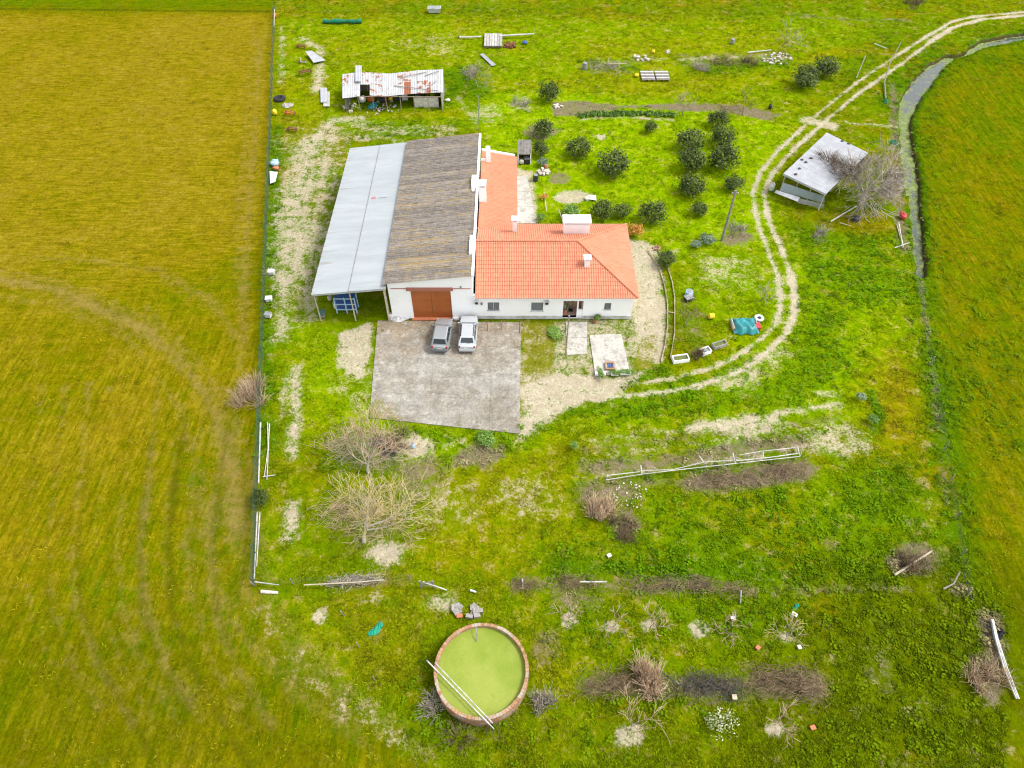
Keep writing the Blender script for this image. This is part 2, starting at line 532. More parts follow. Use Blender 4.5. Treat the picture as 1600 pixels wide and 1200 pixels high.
# --- yard round the house
P('dirt', [(985, 378), (1016, 384), (1032, 420), (1040, 470), (1038, 530), (1032, 565), (1000, 575), (985, 500)], .9, 1.0)
P('dirt', [(812, 585), (900, 575), (990, 590), (960, 625), (880, 640), (815, 678)], 1.0, 1.0)
P('dirt', [(812, 500), (990, 500), (1030, 560), (1000, 600), (815, 600)], .8, .62)
P('dirt', [(806, 262), (830, 268), (840, 345), (840, 352), (806, 352)], .5, 1.0)
S('dirt', [(815, 560), (830, 640), (835, 660)], 1.2, 1, .8)
P('moss', [(1000, 520), (1030, 520), (1020, 575), (990, 580)], .8, 1.0)
P('moss', [(815, 500), (870, 500), (870, 585), (850, 590), (815, 600)], .8, .9)
S('moss', [(890, 515), (900, 580), (960, 590)], 1.0, 1, .6)
# --- left yard and its ruts
S('dirt', [(560, 185), (520, 188), (495, 210), (478, 245), (466, 290), (456, 340), (450, 390), (446, 440), (442, 500), (440, 530)], 1.0, 1.5, .85)
S('dirt', [(525, 200), (510, 240), (500, 290), (492, 340), (486, 390), (478, 430), (480, 470), (486, 492)], .9, 1.7, .75)
P('dirt', [(500, 300), (540, 260), (520, 330), (500, 430), (485, 430)], 1.6, .55)
P('dirt', [(528, 520), (583, 497), (579, 552), (562, 590), (530, 572)], .5, 1.0)
S('dirt', [(462, 575), (460, 640), (456, 710)], .7, .8, .8)
S('dirt', [(444, 590), (440, 650)], .4, .7, .7)
S('dirt', [(458, 790), (452, 835)], .7, .9, .9)
S('dirt', [(470, 60), (500, 75), (500, 105), (495, 140)], .9, 1.2, .75)
S('dirt', [(440, 40), (440, 130)], .5, .8, .5)
S('dirt', [(590, 205), (640, 201), (700, 200)], .8, 1.4, .6)
S('dirt', [(560, 215), (600, 210), (620, 222)], 1.0, 1.6, .5)
P('dirt', [(440, 210), (540, 190), (545, 230), (500, 440), (480, 500), (436, 520)], 2.5, .42)
P('dirt', [(580, 560), (600, 640), (575, 655), (520, 600)], 1.6, .35)
S('dirt', [(490, 220), (470, 270), (462, 340), (455, 420)], 3.6, 2.2, .72)
S('dirt', [(560, 195), (620, 205), (700, 206)], 1.6, 2.0, .5)
B('dirt', 760, 175, 26, 12, 1.5, .45)
P('dirt', [(600, 60), (720, 50), (720, 90), (600, 80)], 2.5, .25)
B('dirt', 605, 868, 26, 22, 1.0, .95)
B('dirt', 650, 695, 24, 18, 1.0, .9)
B('dirt', 700, 690, 20, 8, .8, .5)
B('dirt', 825, 780, 45, 30, 2.0, .42)
B('dirt', 690, 790, 60, 40, 2.0, .35)
B('dirt', 600, 935, 20, 7, .7, .6)
B('dirt', 690, 940, 26, 8, .7, .75)
S('dirt', [(400, 960), (440, 1010), (500, 1060), (560, 1110), (650, 1180)], .9, 1.8, .3)
for (x, y, r) in [(890, 970, 10), (955, 978, 8), (1014, 978, 9), (1092, 982, 12), (985, 1148, 26), (1212, 1140, 12), (1228, 995, 9), (722, 1000, 7), (735, 1025, 6), (500, 962, 7)]:
    B('dirt', x, y, r, r * .8, .4, .9)
# --- vegetable ground right of the yard
S('dirt', [(930, 690), (1010, 676), (1070, 672)], .7, .8, .5)
S('dirt', [(1075, 668), (1150, 660), (1215, 655)], .9, .8, .9)
S('dirt', [(1215, 645), (1310, 630)], .5, .7, .8)
S('dirt', [(1140, 680), (1230, 665)], .5, .7, .7)
B('dirt', 1312, 690, 50, 22, 1.4, .62)
S('dirt', [(1280, 615), (1310, 617)], .6, .6, .6)
S('soil', [(918, 730), (1000, 728), (1100, 712), (1250, 690)], 1.4, 1.0, .75)
S('soil', [(925, 770), (970, 765)], 2.4, 1.4, .8)
S('soil', [(1080, 755), (1150, 748), (1258, 732)], 1.5, 1.1, .95)
for k in range(6):
    y0 = 684 + k * 11
    S(('soil', 'dirt', 'lush')[k % 3], [(912, y0 + 18), (1010, y0 + 6), (1120, y0 - 8), (1235, y0 - 22), (1310 - k * 12, y0 - 32)], .35, .7, (.62, .5, .8)[k % 3])
S('soil', [(930, 760), (1040, 752), (1090, 748)], .5, .7, .6)
B('soil', 975, 815, 24, 22, 1, .9)
B('soil', 750, 710, 36, 12, .9, .9)
B('soil', 655, 750, 36, 34, 1.8, .65)
B('soil', 590, 820, 60, 35, 2.2, .45)
B('soil', 570, 700, 55, 40, 2.2, .5)
B('soil', 820, 480, 5, 3)
# --- dug strip behind the orchard
P('soil', [(862, 160), (900, 155), (960, 162), (1040, 162), (1090, 160), (1160, 163), (1222, 178), (1200, 186), (1120, 172), (1060, 172), (1000, 168), (900, 178), (868, 180)], .6, 1.0)
S('dirt', [(905, 186), (960, 181), (1050, 186)], .35, .5, .8)
B('soil', 1150, 372, 26, 12, .8, .95)
B('soil', 842, 205, 26, 12, .8, .8)
B('soil', 875, 278, 14, 8, .5, .8)
B('dirt', 895, 306, 26, 10, .6, .95)
B('dirt', 940, 212, 8, 4, .4, .8)
B('dirt', 812, 162, 16, 10, .8, .5)
P('dirt', [(1085, 395), (1180, 400), (1170, 450), (1100, 440)], 2.0, .4)
P('soil', [(1060, 480), (1110, 490), (1100, 560), (1060, 540)], 2.0, .35)
S('dirt', [(1040, 398), (1062, 390), (1140, 360)], .3, .5, .4)
# rubble and weeds of the upper yard
S('soil', [(910, 104), (970, 98), (1010, 92)], .8, 1.2, .6)
S('dirt', [(1070, 92), (1120, 88), (1230, 88)], .7, 1.2, .6)
S('soil', [(1070, 100), (1150, 96), (1200, 92)], 1.0, 1.2, .5)
S('soil', [(1240, 22), (1330, 30), (1420, 30)], .7, 1.2, .55)
S('dirt', [(985, 88), (1040, 92)], .4, .8, .5)
S('dirt', [(715, 150), (742, 190)], .5, .8, .5)
# --- hedge and fence lines
S('soil', [(520, 915), (600, 908), (640, 905)], .6, .6, .5)
S('soil', [(810, 915), (900, 912), (1000, 916), (1100, 914)], .8, 1.1, .55)
S('soil', [(1100, 914), (1160, 925), (1290, 920), (1420, 918)], .3, 1.0, .4)
S('soil', [(870, 930), (930, 940)], 1.0, .9, .6)
S('soil', [(918, 1072), (1000, 1066), (1090, 1075), (1180, 1072), (1280, 1070)], 1.3, 1.2, .7)
B('soil', 850, 1010, 20, 26, .8, .5)
B('soil', 1428, 872, 34, 24, .9, .85)
S('soil', [(1545, 970), (1555, 1020), (1548, 1085)], 1.0, .9, .9)
B('soil', 1530, 1040, 20, 20, .8, .6)
for (x, y, r) in [(1390, 1075, 14), (1420, 1110, 10), (1340, 1110, 10), (1375, 1045, 22), (1500, 920, 12), (1300, 850, 12)]:
    B('soil', x, y, r, r * .7, .6, .6)
S('soil', [(1440, 440), (1455, 560), (1468, 680), (1480, 790)], .3, .5, .55)
S('soil', [(1395, 130), (1398, 200), (1404, 300), (1412, 390)], .8, .8, .75)
# --- lush, weedy ground
P('lush', [(1250, 360), (1400, 380), (1420, 470), (1300, 480), (1330, 560), (1250, 640), (1130, 640), (1230, 560), (1262, 480)], 3, .8)
P('lush', [(980, 790), (1300, 760), (1440, 700), (1480, 850), (1350, 905), (1000, 895), (880, 850)], 3, .55)
S('lush', [(880, 880), (1000, 892), (1200, 890), (1400, 895)], 2.2, 2, .75)
S('lush', [(1440, 440), (1470, 640), (1500, 860), (1540, 960)], 2.0, 2.5, .8)
S('lush', [(430, 200), (425, 330), (418, 450), (416, 560), (414, 700)], 1.4, 1.0, .8)
S('lush', [(960, 645), (1040, 635), (1130, 628), (1230, 600)], 2.2, 1.6, .85)
S('lush', [(835, 670), (870, 650), (920, 640), (1000, 622), (1090, 612)], 1.4, 1.2, .85)
S('lush', [(1360, 610), (1372, 640), (1366, 672)], .8, .8, 1)
S('lush', [(1000, 608), (1060, 598), (1130, 582), (1190, 552)], .8, .8, .7)
P('lush', [(880, 190), (1170, 200), (1180, 330), (1060, 390), (1000, 340), (850, 300)], 4, .15)
P('lush', [(690, 108), (750, 106), (768, 130), (755, 152), (700, 156)], 2, 1.0)
S('soil', [(760, 118), (764, 136)], 1.2, 1.2, .6)
P('lush', [(905, 95), (990, 92), (1000, 112), (910, 112)], 1.5, .7)
P('lush', [(1060, 92), (1235, 86), (1240, 108), (1070, 115)], 2, .75)
P('soil', [(1060, 84), (1230, 78), (1240, 96), (1070, 104)], 1.6, .42)
P('lush', [(540, 155), (690, 158), (690, 170), (545, 172)], 1.5, .5)
P('lush', [(560, 190), (720, 186), (720, 215), (560, 215)], 1.5, .55)
B('lush', 866, 520, 16, 9, .5, 1)
S('lush', [(960, 600), (1010, 586), (1040, 578)], 1.2, .8, .9)
B('lush', 944, 610, 12, 5, .4, 1)
P('lush', [(500, 690), (640, 680), (640, 740), (500, 740)], 2, .6)
P('lush', [(645, 670), (830, 690), (700, 730)], 2, .5)
B('lush', 720, 1100, 90, 60, 2, .45)
P('lush', [(880, 940), (1330, 930), (1330, 1000), (880, 1000)], 3, .4)
P('lush', [(1290, 930), (1600, 960), (1600, 1200), (1280, 1200)], 4, .5)
S('lush', [(1290, 110), (1310, 130), (1390, 60)], 3, 3, .5)
S('lush', [(1110, 590), (1200, 560), (1248, 500), (1240, 430)], .5, .8, .5)
S('lush', [(0, 8), (430, 10), (800, 14), (1200, 12)], 5, 3, .4)
S('lush', [(1600, 95), (1500, 96), (1450, 150), (1440, 300), (1460, 430)], 3, 3, .5)
S('lush', [(1480, 75), (1420, 110), (1390, 160)], 4, 2, .7)
# --- fresh bright lawn round the house and orchard
P('lime', [(760, 150), (900, 140), (1230, 190), (1190, 300), (1200, 380), (1060, 400), (1000, 350), (850, 330), (760, 230)], 6, 1.0)
P('lime', [(430, 30), (1350, 30), (1250, 190), (1000, 150), (720, 200), (540, 200), (440, 180)], 6, .45)
P('lime', [(1050, 380), (1250, 380), (1420, 380), (1430, 560), (1330, 660), (1100, 660), (830, 690), (640, 740), (480, 680), (440, 500), (500, 460), (590, 640), (810, 690), (1000, 600), (1150, 570)], 5, .62)
P('lime', [(470, 680), (1380, 640), (1420, 840), (900, 880), (430, 880)], 7, .30)
P('lime', [(430, 930), (1270, 930), (1270, 1060), (430, 1060)], 6, .22)
P('vignette', [(1290, 900), (1620, 900), (1620, 1220), (1150, 1220)], 8, .9)  # edge darkening painted into the grass tone along the lower view corners
P('vignette', [(620, 1100), (1250, 1120), (1250, 1220), (620, 1220)], 6, .5)
P('vignette', [(-50, 950), (300, 1000), (560, 1200), (-50, 1220)], 8, .6)
# --- yellow mossy and dry ground
P('dry', [(1380, 520), (1430, 560), (1440, 680), (1380, 700), (1330, 600)], 3, .55)
S('dry', [(1520, 480), (1560, 700), (1590, 900)], 2.5, 4, .45)
S('dry', [(1490, 180), (1500, 330), (1520, 470)], 1.5, 4, .4)
P('dry', [(660, 720), (880, 700), (900, 820), (760, 880), (640, 880)], 4, .42)
P('dry', [(900, 60), (1240, 50), (1260, 120), (1100, 150), (880, 150)], 5, .4)
P('dry', [(480, 640), (600, 660), (560, 760), (450, 760)], 4, .35)
P('dry', [(540, 50), (740, 45), (720, 105), (560, 110)], 4, .35)
P('dry', [(860, 120), (1100, 110), (1100, 150), (870, 150)], 3, .45)
P('dry', [(430, 120), (520, 120), (500, 210), (435, 230)], 2, .4)
S('dry', [(540, 175), (640, 178), (720, 178)], 1.5, 2, .5)
P('dry', [(830, 950), (930, 990), (900, 1200), (830, 1200)], 3, .3)
P('dry', [(420, 950), (660, 930), (660, 1060), (480, 1060)], 3, .3)
S('dry', [(1240, 95), (1300, 80), (1390, 80)], 2, 3, .5)
B('dry', 1350, 350, 50, 15, 2, .5)
P('dry', [(1100, 790), (1300, 800), (1250, 850), (1100, 840)], 4, .3)
# --- wheel marks in the mown field on the left
S('mud', [(-60, 430), (0, 437), (90, 452), (150, 478), (225, 512), (285, 568), (335, 640), (362, 730), (372, 830)], 1.0, 1.5, .75)
S('mud', [(-60, 398), (0, 400), (130, 405), (240, 420), (330, 470), (380, 540)], .7, 1.5, .5)
S('mud', [(225, 480), (270, 520), (320, 580), (352, 640)], .4, .9, .5)
S('mud', [(405, 60), (400, 160), (392, 280), (382, 400), (375, 560), (368, 700)], .7, 1.2, .55)
S('mud', [(388, 100), (378, 250), (366, 380)], .6, 1.2, .38)
S('mud', [(372, 830), (386, 920), (430, 985), (500, 1060), (560, 1130)], .7, 1.2, .45)
for k, x in enumerate([20, 70, 120, 165, 215, 262, 300, 332]):
    S('rut', [(x + 30, 640), (x + 12, 740), (x, 850), (x + 6, 950), (x + 35, 1040), (x + 85, 1130), (x + 130, 1200)], .3, .7, .5 + .3 * ((k * 7) % 3) / 2)
ARC = [(-60, 430), (0, 437), (90, 452), (150, 478), (225, 512), (285, 568), (335, 640), (362, 730), (372, 830), (392, 930), (440, 1000), (520, 1080), (640, 1180)]
for dx, key, w_, a_ in ((-75, 'rut', .25, .45), (-52, 'mud', .5, .48), (-30, 'rut', .3, .5), (16, 'rut', .3, .5), (30, 'mud', .5, .5)):
    S(key, [(x + dx * min(1, max(0, (y - 440) / 120)), y - dx * .5 * max(0, 1 - (y - 430) / 160)) for x, y in ARC], w_, .9, a_)
for k in range(9):
    x = 40 + k * 36
    S('mud', [(x + 26, 600), (x + 12, 740), (x - 2, 850), (x + 6, 950), (x + 40, 1040), (x + 95, 1130)], .25, .8, .36 + .14 * (k % 3))
for k, (x, y0, y1) in enumerate([(398, 40, 420), (386, 90, 380), (410, 60, 600), (404, 300, 640)]):
    S('rut' if k % 2 else 'mud', [(x, y0), (x - 8 - (y1 - y0) * .02, (y0 + y1) / 2), (x - 14 - (y1 - y0) * .04, y1)], .4, .9, .5)
for k in range(7):
    y = 70 + k * 45
    S('rut', [(-40, y + 8), (150, y - 3 + (k % 3) * 4), (330, y + 4)], .25, 1.2, .22)
S('rut', [(-60, 12), (430, 17)], .5, .7, .95)
S('rut', [(430, 17), (700, 18), (1100, 20), (1240, 22)], .8, .9, .5)
S('rut', [(-60, 7), (60, 8), (300, 12)], .3, .6, .6)
for x0, x1 in [(1545, 1600), (1505, 1560), (1475, 1520), (1580, 1640)]:
    S('rut', [(x0, 430), ((x0 + x1) / 2 + 6, 640), (x1, 840)], .2, .6, .4)
S('rut', [(1600, 940), (1540, 1000), (1500, 1060)], .3, .8, .3)

# ground that carries no grass: paving, buildings, tank
PAVED = [[at(590, 500), at(814, 503), at(812, 677), at(577, 652)], [at(921, 523), at(971, 521), at(985, 583), at(930, 586)], [at(884, 502), at(918, 502), at(917, 552), at(886, 554)], [at(808, 275), at(824, 275), at(838, 348), at(808, 348)]]
BARE = [[(-19.0, 50.3), (12.0, 50.3), (12.0, 61.3), (.4, 61.3), (.4, 74.5), (-19.0, 74.5)]]
FENCE_L = [Vector((-38.9, 122.0, 0)), Vector((-19.09, 22.43, 0))]
FIELD_L = [FENCE_L[0] + Vector((-4, 22, 0)), FENCE_L[0], FENCE_L[1], at(450, 1000), at(560, 1110), at(720, 1230), Vector((-2, -60, 0)), Vector((-400, -60, 0)), Vector((-400, 150, 0))]
FIELD_R = [at(1700, 45), at(1484, 86), at(1425, 146), at(1415, 205), at(1430, 320), at(1443, 430), at(1468, 620), at(1510, 905), at(1590, 1130), at(1640, 1250), Vector((400, -60, 0)), Vector((400, 125, 0))]

def fields(X, Y):
    out = {k: np.zeros(X.shape) for k in ('dirt', 'soil', 'lush', 'dry', 'mud', 'rut', 'moss', 'lime', 'vignette')}
    n0, n1, n2, n3 = fbm(X, Y, 28, 3), fbm(X, Y, 7, 11), fbm(X, Y, 2.2, 23), fbm(X, Y, .8, 37, 2)
    warp = (n1 - .5) * 1.4 + (n2 - .5) * 1.3 + (n3 - .5) * .5
    for key, kind, pts, w, f, a in MARKS:
        m = f * 1.5 + (w or 0) + 2.2
        x0, x1 = min(p[0] for p in pts) - m, max(p[0] for p in pts) + m
        y0, y1 = min(p[1] for p in pts) - m, max(p[1] for p in pts) + m
        s = (X > x0) & (X < x1) & (Y > y0) & (Y < y1)
        if not s.any(): continue
        d = seg_dist(X[s], Y[s], pts, [w] * len(pts)) if kind == 's' else poly_dist(X[s], Y[s], pts)
        d = d + warp[s] * min(1.0, .35 + f * .45) * (.55 if kind == 's' else 1.0)
        v = sstep(f, -f * .6, d) * a
        out[key][s] = np.maximum(out[key][s], v)
    fl = sstep(.8, -.8, poly_dist(X, Y, FIELD_L) + warp * .6)
    fr = sstep(1.5, -1.5, poly_dist(X, Y, FIELD_R) + warp * .8)
    gold = sstep(20, 75, Y + (n0 - .5) * 40 + (n1 - .5) * 10)
    out['dry'] = np.maximum(out['dry'], fl * (.40 + .42 * gold + (n1 - .5) * .5 + (n0 - .5) * .3))
    out['dry'] = np.maximum(out['dry'], .10 + (n0 - .45) * .55 + (n1 - .5) * .5)
    out['dry'] = np.maximum(out['dry'], fr * (.2 + (n0 - .5) * .7 + (fbm(X * 2.5, Y * .35, 6, 51) - .5) * .6))
    far = sstep(118, 126, Y)
    out['dry'] = out['dry'] * (1 - far * fl * .8)
    out['field'] = fl
    out['rfield'] = fr
    out['lush'] = np.clip(np.maximum(out['lush'], (n1 - .5) * 1.1 * (1 - fl)), 0, 1)
    dd = seg_dist(X, Y, DITCH_W, DITCH_R) + (n2 - .5) * .9 + (n3 - .5) * .3
    z = -.10 + (n0 - .5) * .05 + (n2 - .5) * .05 * (1 - fl * .6)
    z = z - 1.35 * sstep(.42, -.12, dd)
    out['ditch'] = sstep(.40, .0, dd)
    out['bank'] = sstep(.55, .2, dd)
    out['soil'] = np.maximum(out['soil'], sstep(.45, .15, dd) * .95)
    out['lush'] = np.maximum(out['lush'], sstep(1.6, .5, dd))
    z = z - out['rut'] * .05 - out['dirt'] * .03
    bare = np.zeros(X.shape)
    for p in BARE:
        bare = np.maximum(bare, sstep(.15, -.05, poly_dist(X, Y, p)))
    for i, p in enumerate(PAVED):
        d = poly_dist(X, Y, p)
        if i == 0: d = d + np.clip((n1 - .42) * 4.5, 0, 2) * sstep(43, 38, Y) * sstep(-6, -11, X) * 1.3
        bare = np.maximum(bare, sstep(.2, -.3, d + (n3 - .5) * .9 + (n2 - .4) * .8) * .985)
        z = np.where(poly_dist(X, Y, p) < .3, np.minimum(z, -.13), z)
    out['bare'] = bare
    out['z'] = z
    return out

def axis(a, b, st, lo, hi):
    v = list(np.arange(a, b + st * .5, st))
    s, x = st, a
    left = []
    while x > lo:
        s *= 1.35; x -= s; left.append(max(x, lo))
    s, x = st, v[-1]
    right = []
    while x < hi:
        s *= 1.35; x += s; right.append(min(x, hi))
    return np.array(left[::-1] + v + right)

def ground_material():
    N = NT('meadow_ground')
    p = N.pos()
    fine = N.noise(p, 5.0, 5, .75)
    mid = N.noise(p, 1.1, 6, .7)
    mid2 = N.noise(N.scale(p, (1, 1.25, 3)), .55, 6, .72)
    big = N.noise(p, .16, 5, .65)
    streak = N.noise(N.scale(p, (.30, 2.2, 1)), 1.6, 6, .75)
    vstreak = N.noise(N.scale(p, (2.4, .22, 1)), 1.1, 6, .75)
    A = {k: N.attr(k) for k in ('dirt', 'soil', 'lush', 'dry', 'mud', 'rut', 'moss', 'field', 'rfield', 'lime', 'vignette')}
    def cen(x, a): return N.math('MULTIPLY', N.math('SUBTRACT', x, .5), a)
    def wob(k, amt, src=None): return N.math('ADD', A[k], cen(src or mid, amt))
    anyf = N.math('ADD', A['field'], A['rfield'], True)
    comp = N.math('SUBTRACT', 1.0, anyf)
    # streaks follow the mowing: across the upper left field, along the lower one and the right field
    sp = N.n('ShaderNodeSeparateXYZ'); N.lk(p, sp.inputs[0])
    up_ = N.step(N.math('ADD', sp.outputs[1], cen(big, 30.0)), 40.0, 62.0)
    across = N.math('MULTIPLY', up_, A['field'])
    sr = N.math('ADD', N.math('MULTIPLY', streak, across), N.math('MULTIPLY', vstreak, N.math('SUBTRACT', 1.0, across)))
    dryv = N.math('ADD', N.math('ADD', N.math('ADD', A['dry'], cen(mid, N.lerp(anyf, 1.3, .4))), cen(sr, N.lerp(anyf, .3, 1.5))), cen(mid2, N.lerp(anyf, 1.0, 1.0)))
    g = N.mix(N.step(dryv, .0, .60), (.088, .142, .0006), (.150, .140, .0008))
    g = N.mix(N.step(dryv, .45, .95), g, (.215, .166, .0050))
    g = N.mix(N.math('MULTIPLY', N.step(dryv, .85, 1.35), N.lerp(anyf, .8, .45)), g, (.27, .195, .035))
    lv = N.math('ADD', wob('lush', 1.3), cen(mid2, 1.2))
    g = N.mix(N.math('MULTIPLY', N.step(lv, .15, .95), .88), g, (.050, .118, .0008))
    g = N.mix(N.math('MULTIPLY', N.step(N.math('ADD', big, cen(mid2, .5)), .46, .68), N.lerp(anyf, .6, .32)), g, (.165, .118, .001))
    lm = N.math('ADD', A['lime'], cen(mid2, .9))
    lm = N.math('MULTIPLY', N.step(lm, .0, 1.0), N.math('SUBTRACT', 1.0, N.math('MULTIPLY', N.step(dryv, .3, .9), .6)))
    lm = N.math('MULTIPLY', lm, N.math('SUBTRACT', 1.0, N.math('MULTIPLY', N.step(lv, .55, 1.1), .75)))
    g = N.mix(lm, g, N.mix(N.step(N.math('ADD', mid, cen(mid2, .8)), .35, .65), (.125, .225, .0005), (.185, .245, .0006)))
    g = N.mix(N.math('MULTIPLY', N.step(N.math('ADD', A['vignette'], cen(mid2, .6)), .1, .9), .65), g, (.072, .085, .0005))  # mixes the painted vignette darkening into the ground colour
    # dead grass and thin spots
    sv_ = N.math('ADD', mid2, N.math('ADD', cen(mid, .7), cen(fine, .35)))
    dead = N.math('MULTIPLY', N.step(sv_, .56, .74), N.lerp(comp, .10, .5))
    g = N.mix(dead, g, N.mix(fine, (.14, .10, .022), (.28, .23, .09)))
    g = N.gain(g, N.math('ADD', 1.0, cen(fine, N.lerp(anyf, 1.7, 1.8))))
    g = N.gain(g, N.math('ADD', 1.0, cen(mid, N.lerp(anyf, 1.2, .8))))
    g = N.gain(g, N.math('ADD', 1.0, cen(sr, N.lerp(anyf, .2, 1.5))))
    g = N.gain(g, N.lerp(anyf, 1.10, .85))
    mv = wob('mud', 1.6)
    g = N.mix(N.math('MULTIPLY', N.math('MULTIPLY', N.step(mv, .15, 1.0), .8), N.math('MAXIMUM', N.step(A['mud'], .02, .22), N.math('MULTIPLY', comp, 0.0))), g, N.gain(N.mix(mid2, (.15, .105, .020), (.26, .19, .065)), N.lerp(fine, .5, 1.5)))
    g = N.mix(N.math('MULTIPLY', N.math('MULTIPLY', N.step(wob('rut', 1.4, vstreak), .25, .9), .7), N.math('MAXIMUM', N.step(A['rut'], .02, .22), N.math('MULTIPLY', comp, 0.0))), g, (.050, .056, .002))
    ms = N.math('ADD', wob('moss', 1.5), cen(fine, .8))
    g = N.mix(N.math('MULTIPLY', N.math('MULTIPLY', N.step(ms, .3, .9), .9), N.math('MAXIMUM', N.step(A['moss'], .02, .22), N.math('MULTIPLY', comp, 0.1))), g, N.gain(N.mix(mid2, (.12, .13, .006), (.20, .18, .02)), N.lerp(fine, .5, 1.5)))
    so = N.math('ADD', N.math('ADD', wob('soil', 2.2), cen(fine, 1.6)), cen(mid2, 1.6))
    soilc = N.gain(N.mix(mid, (.105, .072, .05), (.215, .165, .125)), N.lerp(fine, .3, 1.7))
    g = N.mix(N.math('MULTIPLY', N.math('MULTIPLY', N.step(so, .22, 1.05), .88), N.math('MAXIMUM', N.step(A['soil'], .02, .22), N.math('MULTIPLY', comp, 0.3))), g, soilc)
    dv = N.math('ADD', N.math('ADD', wob('dirt', 2.2), cen(fine, 1.7)), cen(mid2, 1.7))
    dv = N.math('SUBTRACT', dv, N.math('MULTIPLY', N.math('MULTIPLY', N.step(ms, .4, .8), N.step(A['moss'], .02, .22)), .35))
    dirtc = N.gain(N.mix(N.step(mid, .3, .7), (.47, .41, .31), (.32, .27, .185)), N.lerp(fine, .55, 1.45))
    g = N.mix(N.math('MULTIPLY', N.math('MULTIPLY', N.step(dv, .22, 1.0), .93), N.math('MAXIMUM', N.step(A['dirt'], .02, .22), N.math('MULTIPLY', comp, 0.45))), g, dirtc)
    g = N.mix(N.math('MULTIPLY', N.step(N.math('ADD', N.attr('bank'), cen(fine, .8)), .25, .85), .85), g, N.gain(N.mix(mid, (.035, .03, .012), (.075, .065, .025)), N.lerp(fine, .4, 1.6)))
    N.bump(N.math('ADD', fine, N.math('MULTIPLY', mid, 1.5)), .7, .14)
    return N.done(g, 1.0, 0, 0.0)

def make_ground():
    xs = axis(-92, 92, .32, -2600, 2600)
    ys = axis(5, 131, .32, -600, 3200)
    X, Y = np.meshgrid(xs, ys)
    F = fields(X.ravel(), Y.ravel())
    nx, ny = len(xs), len(ys)
    co = np.stack([X.ravel(), Y.ravel(), F['z']], 1).astype(np.float32)
    i = np.arange((ny - 1) * (nx - 1))
    r, c = i // (nx - 1), i % (nx - 1)
    a = r * nx + c
    quads = np.stack([a, a + 1, a + nx + 1, a + nx], 1).astype(np.int32)
    me = bpy.data.meshes.new('ground')
    me.vertices.add(len(co)); me.vertices.foreach_set('co', co.ravel())
    me.loops.add(quads.size); me.loops.foreach_set('vertex_index', quads.ravel())
    me.polygons.add(len(quads))
    me.polygons.foreach_set('loop_start', np.arange(0, quads.size, 4, dtype=np.int32))
    me.update(calc_edges=True)
    for k in ('dirt', 'soil', 'lush', 'dry', 'mud', 'rut', 'moss', 'field', 'rfield', 'lime', 'vignette', 'bank'):
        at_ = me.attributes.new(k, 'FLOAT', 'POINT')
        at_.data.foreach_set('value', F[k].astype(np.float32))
    me.polygons.foreach_set('use_smooth', [True] * len(me.polygons))
    me.materials.append(ground_material())
    tag(place(me, 'ground'), 'meadow ground with mown field, yard earth and wheel ruts', None, None, 'structure')
make_ground()

# ditch water: a strip along the ditch, below the banks
def make_ditch():
    vs, fs, wd = [], [], []
    n = len(DITCH_W)
    for i, p in enumerate(DITCH_W):
        d = (DITCH_W[min(i + 1, n - 1)] - DITCH_W[max(i - 1, 0)]).normalized()
        s = Vector((-d.y, d.x, 0))
        w = DITCH_R[i] / 2 + .30
        for k in (1, .45, 0, -.45, -1):
            vs.append(p + s * w * k + Vector((0, 0, -.70)))
        e = -.03 if i in (0, 1, 2, 8, 9, 10) else (.16 if i < 15 else .08)
        wd += [e + .2, e + .05, e - .04, e + .02, e + .22]
    fs = [(5 * i + k, 5 * i + k + 1, 5 * i + k + 6, 5 * i + k + 5) for i in range(n - 1) for k in range(4)]
    me = bpy.data.meshes.new('ditch_water')
    me.from_pydata(vs, [], fs)
    a = me.attributes.new('weed', 'FLOAT', 'POINT'); a.data.foreach_set('value', np.array(wd, np.float32))
    me.materials.append(MT['ditch'])
    tag(place(me, 'ditch_water'), 'grey ditch water half covered by pale green duckweed', None, None, 'structure')
make_ditch()

